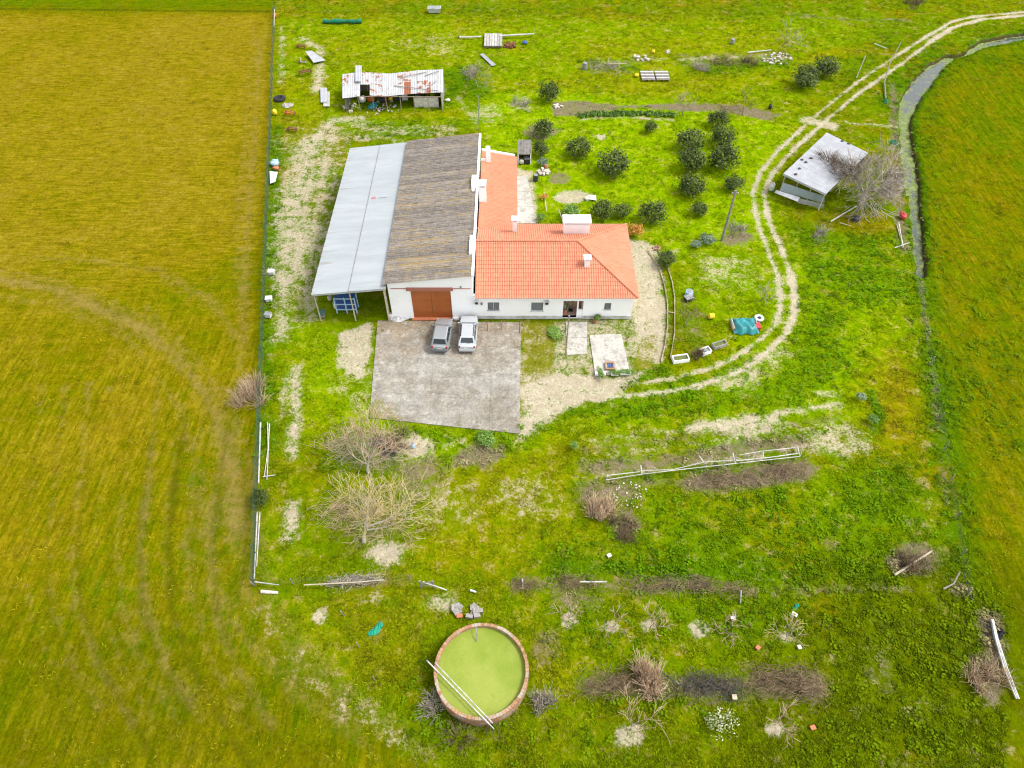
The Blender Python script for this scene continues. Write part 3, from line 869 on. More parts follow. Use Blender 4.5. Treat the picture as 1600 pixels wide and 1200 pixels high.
# ------------------------------------------------------------------ grass and weeds: uncountable, one object each
def scatter(name, label, npts, template, dens, zlo, zhi, material, seed, smin, smax):
    rng = np.random.default_rng(seed)
    n = npts
    # world points, thinning with distance from the farm's near edge
    Yp = 8 + 120 * rng.random(n) ** 1.25
    half = 30 + (Yp - 8) * .50
    Xp = (rng.random(n) * 2 - 1) * half
    F = fields(Xp, Yp)
    keep = rng.random(n) < dens(F, Xp, Yp)
    Xp, Yp = Xp[keep], Yp[keep]
    F = {k: v[keep] for k, v in F.items()}
    m = len(Xp)
    tv, tf = template
    k, nf = len(tv), len(tf)
    ang = rng.random(m) * 2 * np.pi
    sc = smin + (smax - smin) * rng.random(m) ** 1.6
    hz = zlo + (zhi - zlo) * rng.random(m)
    ca, sa = np.cos(ang) * sc, np.sin(ang) * sc
    V = np.empty((m, k, 3), np.float32)
    V[:, :, 0] = Xp[:, None] + ca[:, None] * tv[None, :, 0] - sa[:, None] * tv[None, :, 1]
    V[:, :, 1] = Yp[:, None] + sa[:, None] * tv[None, :, 0] + ca[:, None] * tv[None, :, 1]
    V[:, :, 2] = F['z'][:, None] + (hz * sc)[:, None] * tv[None, :, 2]
    T = (tf[None] + (np.arange(m) * k)[:, None, None]).astype(np.int32)
    me = bpy.data.meshes.new(name)
    me.vertices.add(m * k); me.vertices.foreach_set('co', V.ravel())
    me.loops.add(T.size); me.loops.foreach_set('vertex_index', T.ravel())
    me.polygons.add(m * nf); me.polygons.foreach_set('loop_start', np.arange(0, T.size, 3, dtype=np.int32))
    me.update(calc_edges=True)
    rnd = rng.random(m)
    for key, arr in (('dry', F['dry']), ('lush', F['lush']), ('rnd', rnd), ('lime', F['lime']), ('vignette', F['vignette']), ('soil', np.maximum(F['soil'], F['mud'] * .6))):
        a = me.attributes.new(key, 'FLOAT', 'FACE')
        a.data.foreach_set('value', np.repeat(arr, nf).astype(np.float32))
    me.materials.append(material)
    tag(place(me, name), label, 'grass', None, 'stuff')
    return m

def tuft_template(nb, rad, lean, seed, wid):
    rng = random.Random(seed)
    vs, fs = [], []
    for i in range(nb):
        a = rng.random() * 6.283
        r = rad * math.sqrt(rng.random())
        bx_, by_ = r * math.cos(a), r * math.sin(a)
        h = rng.uniform(.5, 1)
        b = rng.random() * 6.283
        l = lean * rng.uniform(.5, 1.3)
        w = rng.random() * 6.283
        dx, dy = math.cos(w) * wid / 2, math.sin(w) * wid / 2
        n = len(vs)
        vs += [(bx_ - dx, by_ - dy, 0), (bx_ + dx, by_ + dy, 0), (bx_ + l * math.cos(b), by_ + l * math.sin(b), h)]
        fs.append((n, n + 1, n + 2))
    return np.array(vs, np.float32), np.array(fs, np.int32)

def weed_template(nl, rad, seed):
    rng = random.Random(seed)
    vs, fs = [], []
    for i in range(nl):
        a = rng.random() * 6.283
        r = rad * math.sqrt(rng.random())
        c = Vector((r * math.cos(a), r * math.sin(a), (1 - .6 * (r / rad) ** 2) * rng.uniform(.5, 1)))
        s = rng.uniform(.22, .38) * rad * 2
        u = Vector((rng.uniform(-1, 1), rng.uniform(-1, 1), rng.uniform(-.5, .8))).normalized() * s
        v = u.cross(Vector((rng.uniform(-.5, .5), rng.uniform(-.5, .5), 1))).normalized() * s * .5
        n = len(vs)
        vs += [tuple(c - u * .5), tuple(c + v), tuple(c + u * .5), tuple(c - v)]
        fs += [(n, n + 1, n + 2), (n, n + 2, n + 3)]
    return np.array(vs, np.float32), np.array(fs, np.int32)

def grass_material(name, c_green, c_dry, c_lush, var, c_lime=(.17, .26, .001)):
    N = NT(name)
    c = N.mix(N.step(N.attr('dry'), .05, .7), c_green, c_dry)
    c = N.mix(N.math('MULTIPLY', N.step(N.attr('lush'), .1, .8), .9), c, c_lush)
    c = N.mix(N.math('MULTIPLY', N.step(N.attr('lime'), .1, 1.0), N.lerp(N.step(N.attr('dry'), .2, .7), .85, .3)), c, c_lime)
    c = N.mix(N.math('MULTIPLY', N.step(N.attr('vignette'), .1, .9), .6), c, (.072, .088, .0006))  # blades take the same painted edge darkening as the ground
    c = N.mix(N.math('MULTIPLY', N.step(N.attr('soil'), .2, .8), .85), c, (.22, .17, .10))
    c = N.gain(c, N.lerp(N.attr('rnd'), 1 - var, 1 + var))
    return N.done(c, .9, 0, .03)

def d_grass(F, X, Y):
    d = .75 - .66 * F['field'] - .5 * F['rfield']
    d = d * (1 - np.clip(F['dirt'] * 1.3, 0, .97)) * (1 - .8 * np.clip(F['soil'] * .8, 0, 1)) * (1 - F['mud'] * .8)
    clump = sstep(.40, .62, fbm(X, Y, 1.6, 77, 3))
    return d * (.25 + .75 * clump) * (1 - F['ditch']) * (1 - F['bare']) * (1 - .7 * F['moss'])
def d_weed(F, X, Y):
    clump = sstep(.46, .62, fbm(X, Y, 3.0, 91, 3))
    d = np.clip(F['lush'] * 1.3 - .15, 0, 1) * (.25 + .75 * clump)
    return d * (1 - F['dirt']) * (1 - F['ditch']) * (1 - F['bare']) * (1 - F['field'])
scatter('grass_tufts', 'short uneven grass tufts covering the meadow around the farm', 240000, tuft_template(6, .26, .35, 5, .11),
        d_grass, .10, .26, grass_material('grass_blades', (.120, .168, .0010), (.205, .158, .006), (.062, .138, .0010), .5), 4, .45, 1.1)
scatter('broadleaf_weeds', 'dense broadleaf weeds and nettles in the lush ground', 120000, weed_template(8, .30, 6),
        d_weed, .12, .42, grass_material('weed_leaves', (.075, .138, .0015), (.10, .130, .0015), (.056, .125, .0015), .5, (.085, .185, .001)), 9, .5, 1.25)

# ------------------------------------------------------------------ paving
def zat(py, Y):
    dy = (600 - py) / FOC
    t = Y / (math.cos(PITCH) + dy * math.sin(PITCH))
    return CAMH + t * (-math.sin(PITCH) + dy * math.cos(PITCH))
def xat(px, py, Y):
    dy = (600 - py) / FOC
    t = Y / (math.cos(PITCH) + dy * math.sin(PITCH))
    return t * (px - 800) / FOC

def paving(name, label, corners, nx, ny, material, z=.03, gap=.02, skip=(), seed=1, child='slab', mossf=None):
    rng = random.Random(seed)
    TL, TR, BR, BL = [Vector(c) for c in corners]
    root = bpy.data.objects.new(name, None)
    col.objects.link(root)
    root.location = (TL + BR) / 2
    tag(root, label, None, None, 'structure')
    def pt(u, v): return (TL * (1 - u) + TR * u) * (1 - v) + (BL * (1 - u) + BR * u) * v
    for i in range(nx):
        for j in range(ny):
            if (i, j) in skip: continue
            u0, u1, v0, v1 = i / nx, (i + 1) / nx, j / ny, (j + 1) / ny
            q = [pt(u0, v1), pt(u1, v1), pt(u1, v0), pt(u0, v0)]
            c = sum(q, Vector()) / 4
            q = [p + (c - p).normalized() * gap for p in q]
            dz = rng.uniform(-.008, .008)
            m = MB(root.location)
            tilt = [rng.uniform(-.006, .006) for _ in q]
            m.hexa([(p.x, p.y, -.25) for p in q], [(p.x, p.y, z + dz + t) for p, t in zip(q, tilt)], mossf(c) if mossf else .5)
            m.build(child, material, root)
    return root
PAD = [at(590, 500), at(814, 503), at(812, 677), at(577, 652)]
def pad_moss(c):
    return max(0, min(1, .15 + (1.0 if c.y < 41 and c.x < -8 else 0) + (.35 if c.y > 47.8 and c.x < -9 else 0)))
paving('concrete_yard', 'wide worn concrete yard in front of the barn door', PAD, 5, 4, MT['pad'], -.05, .006, seed=3, mossf=pad_moss)
paving('garden_slab', 'pale square concrete slab in the yard before the house door', [at(921, 523), at(971, 521), at(985, 583), at(930, 586)], 1, 1, MT['pale_slab'], -.03)
paving('porch_path', 'narrow greyish concrete strip before the house porch', [at(884, 502), at(918, 502), at(917, 552), at(886, 554)], 1, 2, MT['pale_slab'], -.05)
paving('back_terrace', 'pale concrete terrace beside the red-roofed back wing', [at(808, 275), at(824, 275), at(838, 348), at(808, 348)], 1, 3, MT['pale_slab'], -.05)
for p in (PAD, [at(921, 523), at(971, 521), at(985, 583), at(930, 586)]): pass

# ------------------------------------------------------------------ corrugated sheets
def sheet_mesh(name, l, w, waves, amp, material, seg=4, camber=0.0):
    """sheet lying in local xy, l along x (the fall), w along y, corrugations run along x"""
    vs, fs = [], []
    n = waves * seg
    for i in range(n + 1):
        y = -w / 2 + w * i / n
        z = amp * math.cos(2 * math.pi * i / seg) + .02 * i / n
        vs += [(-l / 2, y, z), (l / 2, y, z)]
    fs = [(2 * i, 2 * i + 1, 2 * i + 3, 2 * i + 2) for i in range(n)]
    me = bpy.data.meshes.new(name)
    me.from_pydata(vs, [], fs)
    me.materials.append(material)
    return me

# ------------------------------------------------------------------ barn
BX0, BX1, BY0, BY1 = -11.85, -3.75, 50.5, 74.7
BZL, BZR = 4.62, 5.55
barn = thing('barn', 'white barn with grey lichened corrugated roof and big brown sliding door', 'barn', ((BX0 + BX1) / 2, BY0, 0))
L0 = barn.location.copy()
def bz(x): return BZL + (BZR - BZL) * (x - BX0) / (BX1 - BX0)
DX0, DX1, DZ = xat(647, 496, BY0), xat(707.5, 496, BY0), zat(453, BY0)
m = MB(L0)
m.hexa([(BX0, BY0, 0), (DX0, BY0, 0), (DX0, BY0 + .3, 0), (BX0, BY0 + .3, 0)], [(BX0, BY0, bz(BX0)), (DX0, BY0, bz(DX0)), (DX0, BY0 + .3, bz(DX0)), (BX0, BY0 + .3, bz(BX0))])
m.hexa([(DX1, BY0, 0), (BX1, BY0, 0), (BX1, BY0 + .3, 0), (DX1, BY0 + .3, 0)], [(DX1, BY0, bz(DX1)), (BX1, BY0, bz(BX1)), (BX1, BY0 + .3, bz(BX1)), (DX1, BY0 + .3, bz(DX1))])
m.hexa([(DX0, BY0, DZ), (DX1, BY0, DZ), (DX1, BY0 + .3, DZ), (DX0, BY0 + .3, DZ)], [(DX0, BY0, bz(DX0)), (DX1, BY0, bz(DX1)), (DX1, BY0 + .3, bz(DX1)), (DX0, BY0 + .3, bz(DX0))])
m.build('front_wall', MT['white_wall'], barn)
MB(L0).bx(BX0, BX0 + .3, BY0 + .3, BY1, 0, BZL).build('side_wall', MT['white_wall'], barn)
MB(L0).bx(BX1 - .3, BX1, BY0 + .3, BY1 - .3, 0, BZR + .02).build('side_wall', MT['white_wall'], barn)
MB(L0).hexa([(BX0 + .3, BY1 - .3, 0), (BX1, BY1 - .3, 0), (BX1, BY1, 0), (BX0 + .3, BY1, 0)], [(BX0 + .3, BY1 - .3, BZL), (BX1, BY1 - .3, BZR), (BX1, BY1, BZR), (BX0 + .3, BY1, BZL)]).build('back_wall', MT['white_wall'], barn)
xm = (DX0 + DX1) / 2
door = MB(L0).bx(DX0 - .05, xm - .012, BY0 + .10, BY0 + .16, .02, DZ).build('door', MT['door'], barn)
door2 = MB(L0).bx(xm + .012, DX1 + .05, BY0 + .10, BY0 + .16, .02, DZ).build('door', MT['door'], barn)
for dd, xa, xb in ((door, DX0, xm), (door2, xm, DX1)):
    for k in range(1, 5):
        z = DZ * k / 5
        MB(L0).bx(xa + .06, xb - .06, BY0 + .085, BY0 + .098, z - .02, z + .02).build('rib', MT['door'], dd)
MB(L0).box((xm + .12, BY0 + .08, 1.1), (.05, .05, .25)).build('handle', MT['grey_metal'], door2)
MB(L0).bx(DX0 - .35, DX1 + .25, BY0 - .16, BY0 - .003, DZ - .02, DZ + .32).build('door_lintel', MT['door_trim'], barn)
MB(L0).bx(BX0 + .25, DX0 - .36, BY0 - .06, BY0 - .003, DZ + .16, DZ + .22).build('door_rail', MT['door_trim'], barn)
MB(L0).bx(DX1 + .26, BX1 - .2, BY0 - .06, BY0 - .003, DZ + .16, DZ + .22).build('door_rail', MT['door_trim'], barn)
MB(L0).bx(-4.95, -4.8, BY0 - .1, BY0 - .003, DZ + .35, DZ + .5).build('wall_lamp', MT['grey_metal'], barn)
MB(L0).bx(DX0 - .2, DX1 + .2, BY0 - .25, BY0 + .3, -.1, .05).build('door_sill', MT['terracotta'], barn)
# roof sheets
slope = math.atan2(BZR - BZL, BX1 - BX0)
RL = (BX1 - BX0 + .45) / math.cos(slope)
NC, NR = 28, 4
sw, sl = (BY1 - BY0 + .5) / NC, RL / NR
sm = sheet_mesh('roof_sheet', sl + .12, sw + .07, 3, .055, MT['fibre'], 6)
rng = random.Random(5)
for r in range(NR):
    for c in range(NC):
        d = (r + .5) * sl
        x = BX0 - .35 + d * math.cos(slope)
        z = bz(BX0) + .14 + (x - BX0) * math.tan(slope) + .012 * r
        y = BY0 - .28 + (c + .5) * sw
        place(sm, 'roof_sheet', barn, Vector((x, y, z)) - L0, (rng.uniform(-.006, .006), -slope + rng.uniform(-.006, .006), 0))
for c in range(11):
    y = BY0 + .2 + c * (BY1 - BY0 - .4) / 10
    MB(L0).tube([(BX0 + .1, y, bz(BX0) - .02), (BX1 - .1, y, bz(BX1) - .02)], .06, 4).build('purlin', MT['grey_wood'], barn)
MB(L0).bx(BX1 - .05, BX1 + .2, BY0 - .22, BY1 + .15, BZR + .03, BZR + .26).build('parapet', MT['white_paint'], barn)
# chimneys standing along the barn's house side
def chimney_box(parent, name, x0, x1, y0, y1, z0, z1, L, cap=.08, capz=.12, slots=True):
    o = MB(L).bx(x0, x1, y0, y1, z0, z1).build(name, MT['white_paint'], parent)
    MB(L).bx(x0 - cap, x1 + cap, y0 - cap, y1 + cap, z1 + .16, z1 + .16 + capz).build('cap', MT['white_paint'], o)
    if slots:
        MB(L).bx(x0 + .05, x1 - .05, y0 + .05, y1 - .05, z1, z1 + .16).build('smoke_slot', MT['dark'], o)
        for px_ in (x0 + .04, x1 - .04):
            for py_ in (y0 + .04, y1 - .04):
                MB(L).bx(px_ - .04, px_ + .04, py_ - .04, py_ + .04, z1, z1 + .16).build('corner_pier', MT['white_paint'], o)
    return o
yc = at(754, 320, 3.5).y
chimney_box(barn, 'chimney', BX1 + .22, BX1 + .95, yc, yc + 1.0, 3.2, zat(293, yc), L0, .06, .1, True)
y2 = at(747, 291, 6.0).y
MB(L0).bx(BX1 - .55, BX1 + .19, y2, y2 + 2.0, BZR + .1, 6.05).build('chimney_stack', MT['white_paint'], barn)
MB(L0).bx(BX1 - .5, BX1 - .2, y2 - .5, y2 - .05, BZR + .1, 5.85).build('chimney_stack', MT['white_paint'], barn)
y3 = at(741, 397, 5.8).y
MB(L0).bx(BX1 - .38, BX1 - .06, y3, y3 + 2.7, BZR + .02, 5.95).build('chimney_stack', MT['white_paint'], barn)

# ------------------------------------------------------------------ open steel canopy west of the barn
CX0, CX1, CY0, CY1, CZL, CZR = -19.1, -11.95, 50.0, 75.2, 3.55, 4.32
can = thing('open_shed', 'long open shed with flat pale grey sheet roof beside the barn', 'shed', ((CX0 + CX1) / 2, CY0, 0))
L1 = can.location.copy()
def cz(x): return CZL + (CZR - CZL) * (x - CX0) / (CX1 - CX0)
cs = math.atan2(CZR - CZL, CX1 - CX0)
CN = 25
cw, cl = (CY1 - CY0) / CN, (CX1 - CX0) / math.cos(cs) / 2
cm = sheet_mesh('roof_sheet', cl + .08, cw + .03, 4, .005, MT['canopy'], 4)
for r in range(2):
    for c in range(CN):
        x = CX0 + (r + .5) * (CX1 - CX0) / 2
        place(cm, 'roof_sheet', can, Vector((x, CY0 + (c + .5) * cw, cz(x) + .10 + .018 * r)) - L1, (rng.uniform(-.004, .004), -cs + rng.uniform(-.003, .003), 0))
for x in (CX0 + .15, (CX0 + CX1) / 2, CX1 - .15):
    MB(L1).tube([(x, CY0 + .1, cz(x) - .05), (x, CY1 - .1, cz(x) - .05)], .09, 4).build('beam', MT['grey_metal'], can)
for y in (CY0 + .06, CY1 - .06):
    MB(L1).hexa([(CX0, y - .05, cz(CX0) - .12), (CX1, y - .05, cz(CX1) - .12), (CX1, y + .05, cz(CX1) - .12), (CX0, y + .05, cz(CX0) - .12)],
                [(CX0, y - .05, cz(CX0) + .06), (CX1, y - .05, cz(CX1) + .06), (CX1, y + .05, cz(CX1) + .06), (CX0, y + .05, cz(CX0) + .06)]).build('fascia', MT['galv'], can)
xm_ = (CX0 + CX1) / 2
MB(L1).box((xm_, (CY0 + CY1) / 2, cz(xm_) + .137), (.09, CY1 - CY0, .012), 0, None, Matrix.Rotation(-cs, 3, 'Y')).build('lap_strip', MT['grey_metal'], can)
def on_canopy(px, py):
    z = 4.0
    for _ in range(6):
        q = at(px, py, z); z = cz(q.x) + .15
    return Vector((q.x, q.y, z))
for (pa, pb_, mt_, hh) in (((580, 310), (587, 308), 'faded_red', .34), ((591, 309), (604, 308.5), 'grey_metal', .09)):
    a, b = on_canopy(*pa), on_canopy(*pb_)
    MB(L1).box((a + b) / 2, (abs(b.x - a.x), hh, .012), 0, None, Matrix.Rotation(-cs, 3, 'Y')).build('printed_mark', MT[mt_], can)
for x in (CX0 + .15, -15.5, CX1 - .25):
    for k in range(6):
        y = CY0 + .15 + k * (CY1 - CY0 - .3) / 5
        MB(L1).tube([(x, y, 0), (x, y, cz(x) - .05)], .06, 6).build('post', MT['pale_wood'], can)

# ------------------------------------------------------------------ farmhouse
HX0, HX1, HY0, HY1, HZ = BX1 + .0, 11.78, 50.5, 61.1, 3.05
house = thing('farmhouse', 'long white farmhouse with hipped orange tile roof and back wing', 'house', ((HX0 + HX1) / 2, HY0, 0))
L2 = house.location.copy()
FY = HY0 + .004
openings = []
def op(px0, px1, py0, py1):
    o = (xat(px0, (py0 + py1) / 2, HY0), xat(px1, (py0 + py1) / 2, HY0), max(.0, zat(py1, HY0)), zat(py0, HY0))
    openings.append(o)
    return o
W1 = op(762, 780, 472.5, 484.5)
W2 = op(830, 848.6, 472.7, 485.2)
PO = op(879.6, 911, 470.3, 497.5)
W3 = op(944.3, 954.8, 473.5, 483.3)
PO = (PO[0], PO[1], .12, PO[3]); openings[2] = PO
def wall_open(m, x0, x1, z0, z1, y, th, ops):
    xs = sorted({x0, x1, *[o[0] for o in ops], *[o[1] for o in ops]})
    zs = sorted({z0, z1, *[o[2] for o in ops], *[o[3] for o in ops]})
    for i in range(len(xs) - 1):
        for j in range(len(zs) - 1):
            cx, cz_ = (xs[i] + xs[i + 1]) / 2, (zs[j] + zs[j + 1]) / 2
            if any(o[0] < cx < o[1] and o[2] < cz_ < o[3] for o in ops): continue
            m.bx(xs[i], xs[i + 1], y, y + th, zs[j], zs[j + 1])
m = MB(L2)
wall_open(m, HX0 + .004, HX1, 0, HZ, FY, .3, openings)
m.build('front_wall', MT['white_wall'], house)
MB(L2).bx(HX1 - .3, HX1 - .003, HY0 + .31, HY1, 0, HZ).build('side_wall', MT['white_wall'], house)
MB(L2).bx(HX0 + .02, HX1 - .3, HY1 - .3, HY1 - .003, 0, HZ).build('back_wall', MT['white_wall'], house)
MB(L2).bx(HX0 + .03, HX1 + .03, HY0 - .045, HY0 - .002, 0, .32).build('plinth', MT['plinth'], house) if False else None
for xa, xb in ((HX0 + .03, PO[0]), (PO[1], HX1 + .03)):
    MB(L2).bx(xa, xb, HY0 - .045, HY0 + .001, -.05, .36).build('plinth', MT['plinth'], house)
# windows
def window(o, bars, sill=True):
    x0, x1, z0, z1 = o
    w = MB(L2)
    t = .07
    w.bx(x0, x1, HY0 + .02, HY0 + .12, z1 - t, z1); w.bx(x0, x1, HY0 + .02, HY0 + .12, z0, z0 + t)
    w.bx(x0, x0 + t, HY0 + .02, HY0 + .12, z0 + t, z1 - t); w.bx(x1 - t, x1, HY0 + .02, HY0 + .12, z0 + t, z1 - t)
    wo_ = w.build('window', MT['grey_metal'], house)
    n = 2 if x1 - x0 > .8 else 1
    for k in range(n):
        a, b = x0 + t + (x1 - x0 - 2 * t) * k / n, x0 + t + (x1 - x0 - 2 * t) * (k + 1) / n
        MB(L2).bx(a + .02, b - .02, HY0 + .09, HY0 + .11, z0 + t, z1 - t).build('pane', MT['window_glass'], wo_)
        if k: MB(L2).bx(a - .03, a + .03, HY0 + .05, HY0 + .115, z0 + t, z1 - t).build('mullion', MT['white_paint'] if bars else MT['grey_metal'], wo_)
    if bars:
        for k in range(1, 6):
            x = x0 + (x1 - x0) * k / 6
            MB(L2).bx(x - .012, x + .012, HY0 - .02, HY0 + .004, z0, z1).build('bar', MT['grey_metal'], wo_)
    MB(L2).bx(x0 - .08, x1 + .08, HY0 - .07, HY0 + .02, z0 - .08, z0 - .004).build('sill', MT['plinth'], wo_)
window(W1, True); window(W2, False); window(W3, True)
# porch recess
x0, x1, z0, z1 = PO
pd = 1.5
porch = MB(L2).bx(x0, x1, HY0 + .01, HY0 + pd, -.02, .12).build('porch_floor', mat('porch_tile', (.42, .27, .22), (.36, .24, .2), 4, .7), house)
MB(L2).bx(x0 - .05, x1 + .05, HY0 + pd, HY0 + pd + .1, 0, z1 + .2).build('porch_wall', mat('ochre_wall', (.42, .27, .12), (.5, .35, .2), 2, .8), house)
MB(L2).bx(x0 - .1, x0, HY0 + .305, HY0 + pd, .0, z1).build('porch_wall', MT['white_wall'], house)
MB(L2).bx(x1, x1 + .1, HY0 + .305, HY0 + pd, .0, z1).build('porch_wall', MT['white_wall'], house)
MB(L2).bx(x0 - .1, x1 + .1, HY0 + .305, HY0 + pd, z1 + .002, z1 + .1).build('porch_ceiling', MT['white_wall'], house)
xp = x0 + (x1 - x0) * .70
MB(L2).bx(xp, xp + .12, HY0 + .05, HY0 + .35, .12, z1).build('porch_pier', MT['white_wall'], house)
MB(L2).bx(xp + .12, x1, HY0 + .08, HY0 + .28, .12, 1.05).build('porch_parapet', MT['white_wall'], house)
MB(L2).bx(x0 + .55, xp - .2, HY0 + pd - .06, HY0 + pd - .004, .12, 2.1).build('front_door', MT['wood'], house)
MB(L2).bx(xp + .2, x1 - .1, HY0 + pd - .05, HY0 + pd - .004, .12, 2.05).build('side_door', MT['door_trim'], house)
MB(L2).bx(x0 + .5, xp - .3, HY0 + .8, HY0 + 1.25, .125, .15).build('door_mat', MT['black_rubber'], house)
# wall boxes of the air conditioners and a wall lamp
for (a, b, c, d) in ((739.8 + 2, 746.5 + 1, 468, 473.5), (850.7, 857.7, 468.5, 474)):
    xa, xb, za, zb = xat(a, 470, HY0), xat(b, 470, HY0), zat(d, HY0), zat(c, HY0)
    u = MB(L2).bx(xa, xb, HY0 - .28, HY0 - .002, za, zb).build('air_conditioner', MT['white_plastic'], house)
    MB(L2).lathe(((xa + xb) / 2, HY0 - .285, (za + zb) / 2), [(.16, 0), (.16, .008)], 12, None, Matrix.Rotation(R(90), 3, 'X')).build('fan_grille', MT['black_plastic'], u)
MB(L2).bx(xat(751, 474, HY0), xat(754, 474, HY0), HY0 - .1, HY0 - .002, zat(476, HY0), zat(472.5, HY0)).build('meter_box', MT['grey_metal'], house)
MB(L2).bx(HX1 - .001, HX1 + .15, HY0 + .5, HY0 + .7, 2.2, 2.4).build('wall_lamp', MT['grey_metal'], house)
MB(L2).bx(HX1 - .001, HX1 + .08, HY0 + 1.2, HY0 + 1.6, .9, 1.5).build('meter_box', MT['rust'], house)

# tiled slopes: every tile is a pan with an arched crown, laid in courses
def tile_slope(m, org, u, v, n, width, vlim, tw, tl, rng, slack=.0):
    """org: eave corner, u: along the eave, v: up the slope, n: normal"""
    cols = max(1, round(width / tw))
    tw = width / cols
    prof = [(0, .0), (.14, -.012), (.36, .0), (.5, .036), (.68, .048), (.86, .034), (1.0, .0)]
    for c in range(cols):
        lo, hi = vlim((c + .5) * tw)
        r = 0
        a = lo
        while a < hi - .04:
            b = min(a + tl, hi)
            t = max(0, min(1, rng.gauss(.5, .16)))
            vs = []
            for (pu, ph) in prof:
                vs.append(org + u * (c * tw + pu * tw) + v * (a - .03) + n * (ph + .042))
            for (pu, ph) in prof:
                vs.append(org + u * (c * tw + pu * tw) + v * b + n * (ph))
            k = len(prof)
            fs = [(i, i + 1, k + i + 1, k + i) for i in range(k - 1)]
            low = [org + u * (c * tw + pu * tw) + v * (a - .03) + n * (-.02) for pu, ph in prof]
            vs += low
            fs += [(2 * k + i, 2 * k + i + 1, i + 1, i) for i in range(k - 1)]
            m.add(vs, fs, t)
            a = b
EX0, EX1, EY0, EY1, EZ = HX0 + .23, 12.15, 50.12, 61.5, 3.08
RYM = (EY0 + EY1) / 2
half = RYM - EY0
RZ = 5.45
sl_ = Vector((0, half, RZ - EZ)); SLN = sl_.length
RXR = EX1 - half
TW, TL = .228, .45
rng = random.Random(12)
# boarding under the tiles
roof = MB(L2)
e = .03
A = [Vector((EX0, EY0, EZ - e)), Vector((EX1, EY0, EZ - e)), Vector((EX1, EY1, EZ - e)), Vector((EX0, EY1, EZ - e)), Vector((EX0, RYM, RZ - e)), Vector((RXR, RYM, RZ - e))]
roof.add(A, [(0, 1, 5, 4), (1, 2, 5), (2, 3, 4, 5), (0, 4, 3), (0, 3, 2, 1)])
ro = roof.build('roof', MT['terracotta'], house)
ft = MB(L2)
nf = Vector((0, -(RZ - EZ), half)).normalized()
tile_slope(ft, Vector((EX0, EY0, EZ)), Vector((1, 0, 0)), sl_.normalized(), nf, EX1 - EX0, lambda s: (0, min(SLN, max(0, (EX1 - EX0 - s) / half * SLN))), TW, TL, rng)
tag(ft.build('roof_tiles', MT['tile'], ro), None, None, None, 'stuff')
bt = MB(L2)
nb = Vector((0, (RZ - EZ), half)).normalized()
tile_slope(bt, Vector((EX1, EY1, EZ)), Vector((-1, 0, 0)), Vector((0, -half, RZ - EZ)).normalized(), nb, EX1 - EX0, lambda s: (0, min(SLN, s / half * SLN)), TW, TL, rng)
tag(bt.build('roof_tiles', MT['tile'], ro), None, None, None, 'stuff')
rt = MB(L2)
nr = Vector((RZ - EZ, 0, half)).normalized()
tile_slope(rt, Vector((EX1, EY0, EZ)), Vector((0, 1, 0)), Vector((-half, 0, RZ - EZ)).normalized(), nr, EY1 - EY0, lambda s: (0, SLN * min(s, EY1 - EY0 - s) / half), TW, TL, rng)
tag(rt.build('roof_tiles', MT['tile'], ro), None, None, None, 'stuff')
def ridge(a, b, name):
    a, b = Vector(a), Vector(b)
    n = max(1, int((b - a).length / .42))
    m = MB(L2)
    d = (b - a) / n
    s = d.cross(Vector((0, 0, 1))).normalized()
    up = s.cross(d).normalized()
    for i in range(n):
        p, q = a + d * i - d * .04, a + d * (i + 1)
        vs = []
        for pt, rr in ((p, .15), (q, .125)):
            for k in range(7):
                w = math.pi * k / 6
                vs.append(pt + s * math.cos(w) * rr + up * (math.sin(w) * rr * .8 - .01))
        m.add(vs, [(k, k + 1, 8 + k, 7 + k) for k in range(6)], max(0, min(1, rng.gauss(.3, .15))))
    tag(m.build(name, MT['tile'], ro), None, None, None, 'stuff')
ridge((EX0, RYM, RZ + .05), (RXR, RYM, RZ + .05), 'ridge_tiles')
ridge((RXR, RYM, RZ + .05), (EX1, EY0, EZ + .06), 'hip_tiles')
ridge((RXR, RYM, RZ + .05), (EX1, EY1, EZ + .06), 'hip_tiles')
# back wing
WX0, WX1, WY0, WY1, WZR, WZL = EX0, .55, EY1 - 1.6, 74.55, 3.1, 3.85
MB(L2).bx(WX1 - .55, WX1 - .25, HY1, WY1 - .2, 0, WZR - .02).build('side_wall', MT['white_wall'], house)
MB(L2).hexa([(WX0, WY1 - .3, 0), (WX1 - .25, WY1 - .3, 0), (WX1 - .25, WY1, 0), (WX0, WY1, 0)], [(WX0, WY1 - .3, WZL + .2), (WX1 - .25, WY1 - .3, WZR + .2), (WX1 - .25, WY1, WZR + .2), (WX0, WY1, WZL + .2)]).build('back_wall', MT['white_wall'], house)
wr = MB(L2)
wr.add([(WX0, WY0, WZL - e), (WX1, WY0, WZR - e), (WX1, WY1 - .3, WZR - e), (WX0, WY1 - .3, WZL - e)], [(0, 1, 2, 3)])
wro = wr.build('wing_roof', MT['terracotta'], house)
wt = MB(L2)
wv = Vector((WX0 - WX1, 0, WZL - WZR)); wl = wv.length
tile_slope(wt, Vector((WX1, WY0, WZR)), Vector((0, 1, 0)), wv.normalized(), Vector((WZL - WZR, 0, WX1 - WX0)).normalized(), WY1 - .3 - WY0, lambda s: (0, wl), TW, TL, rng)
tag(wt.build('roof_tiles', MT['tile'], wro), None, None, None, 'stuff')
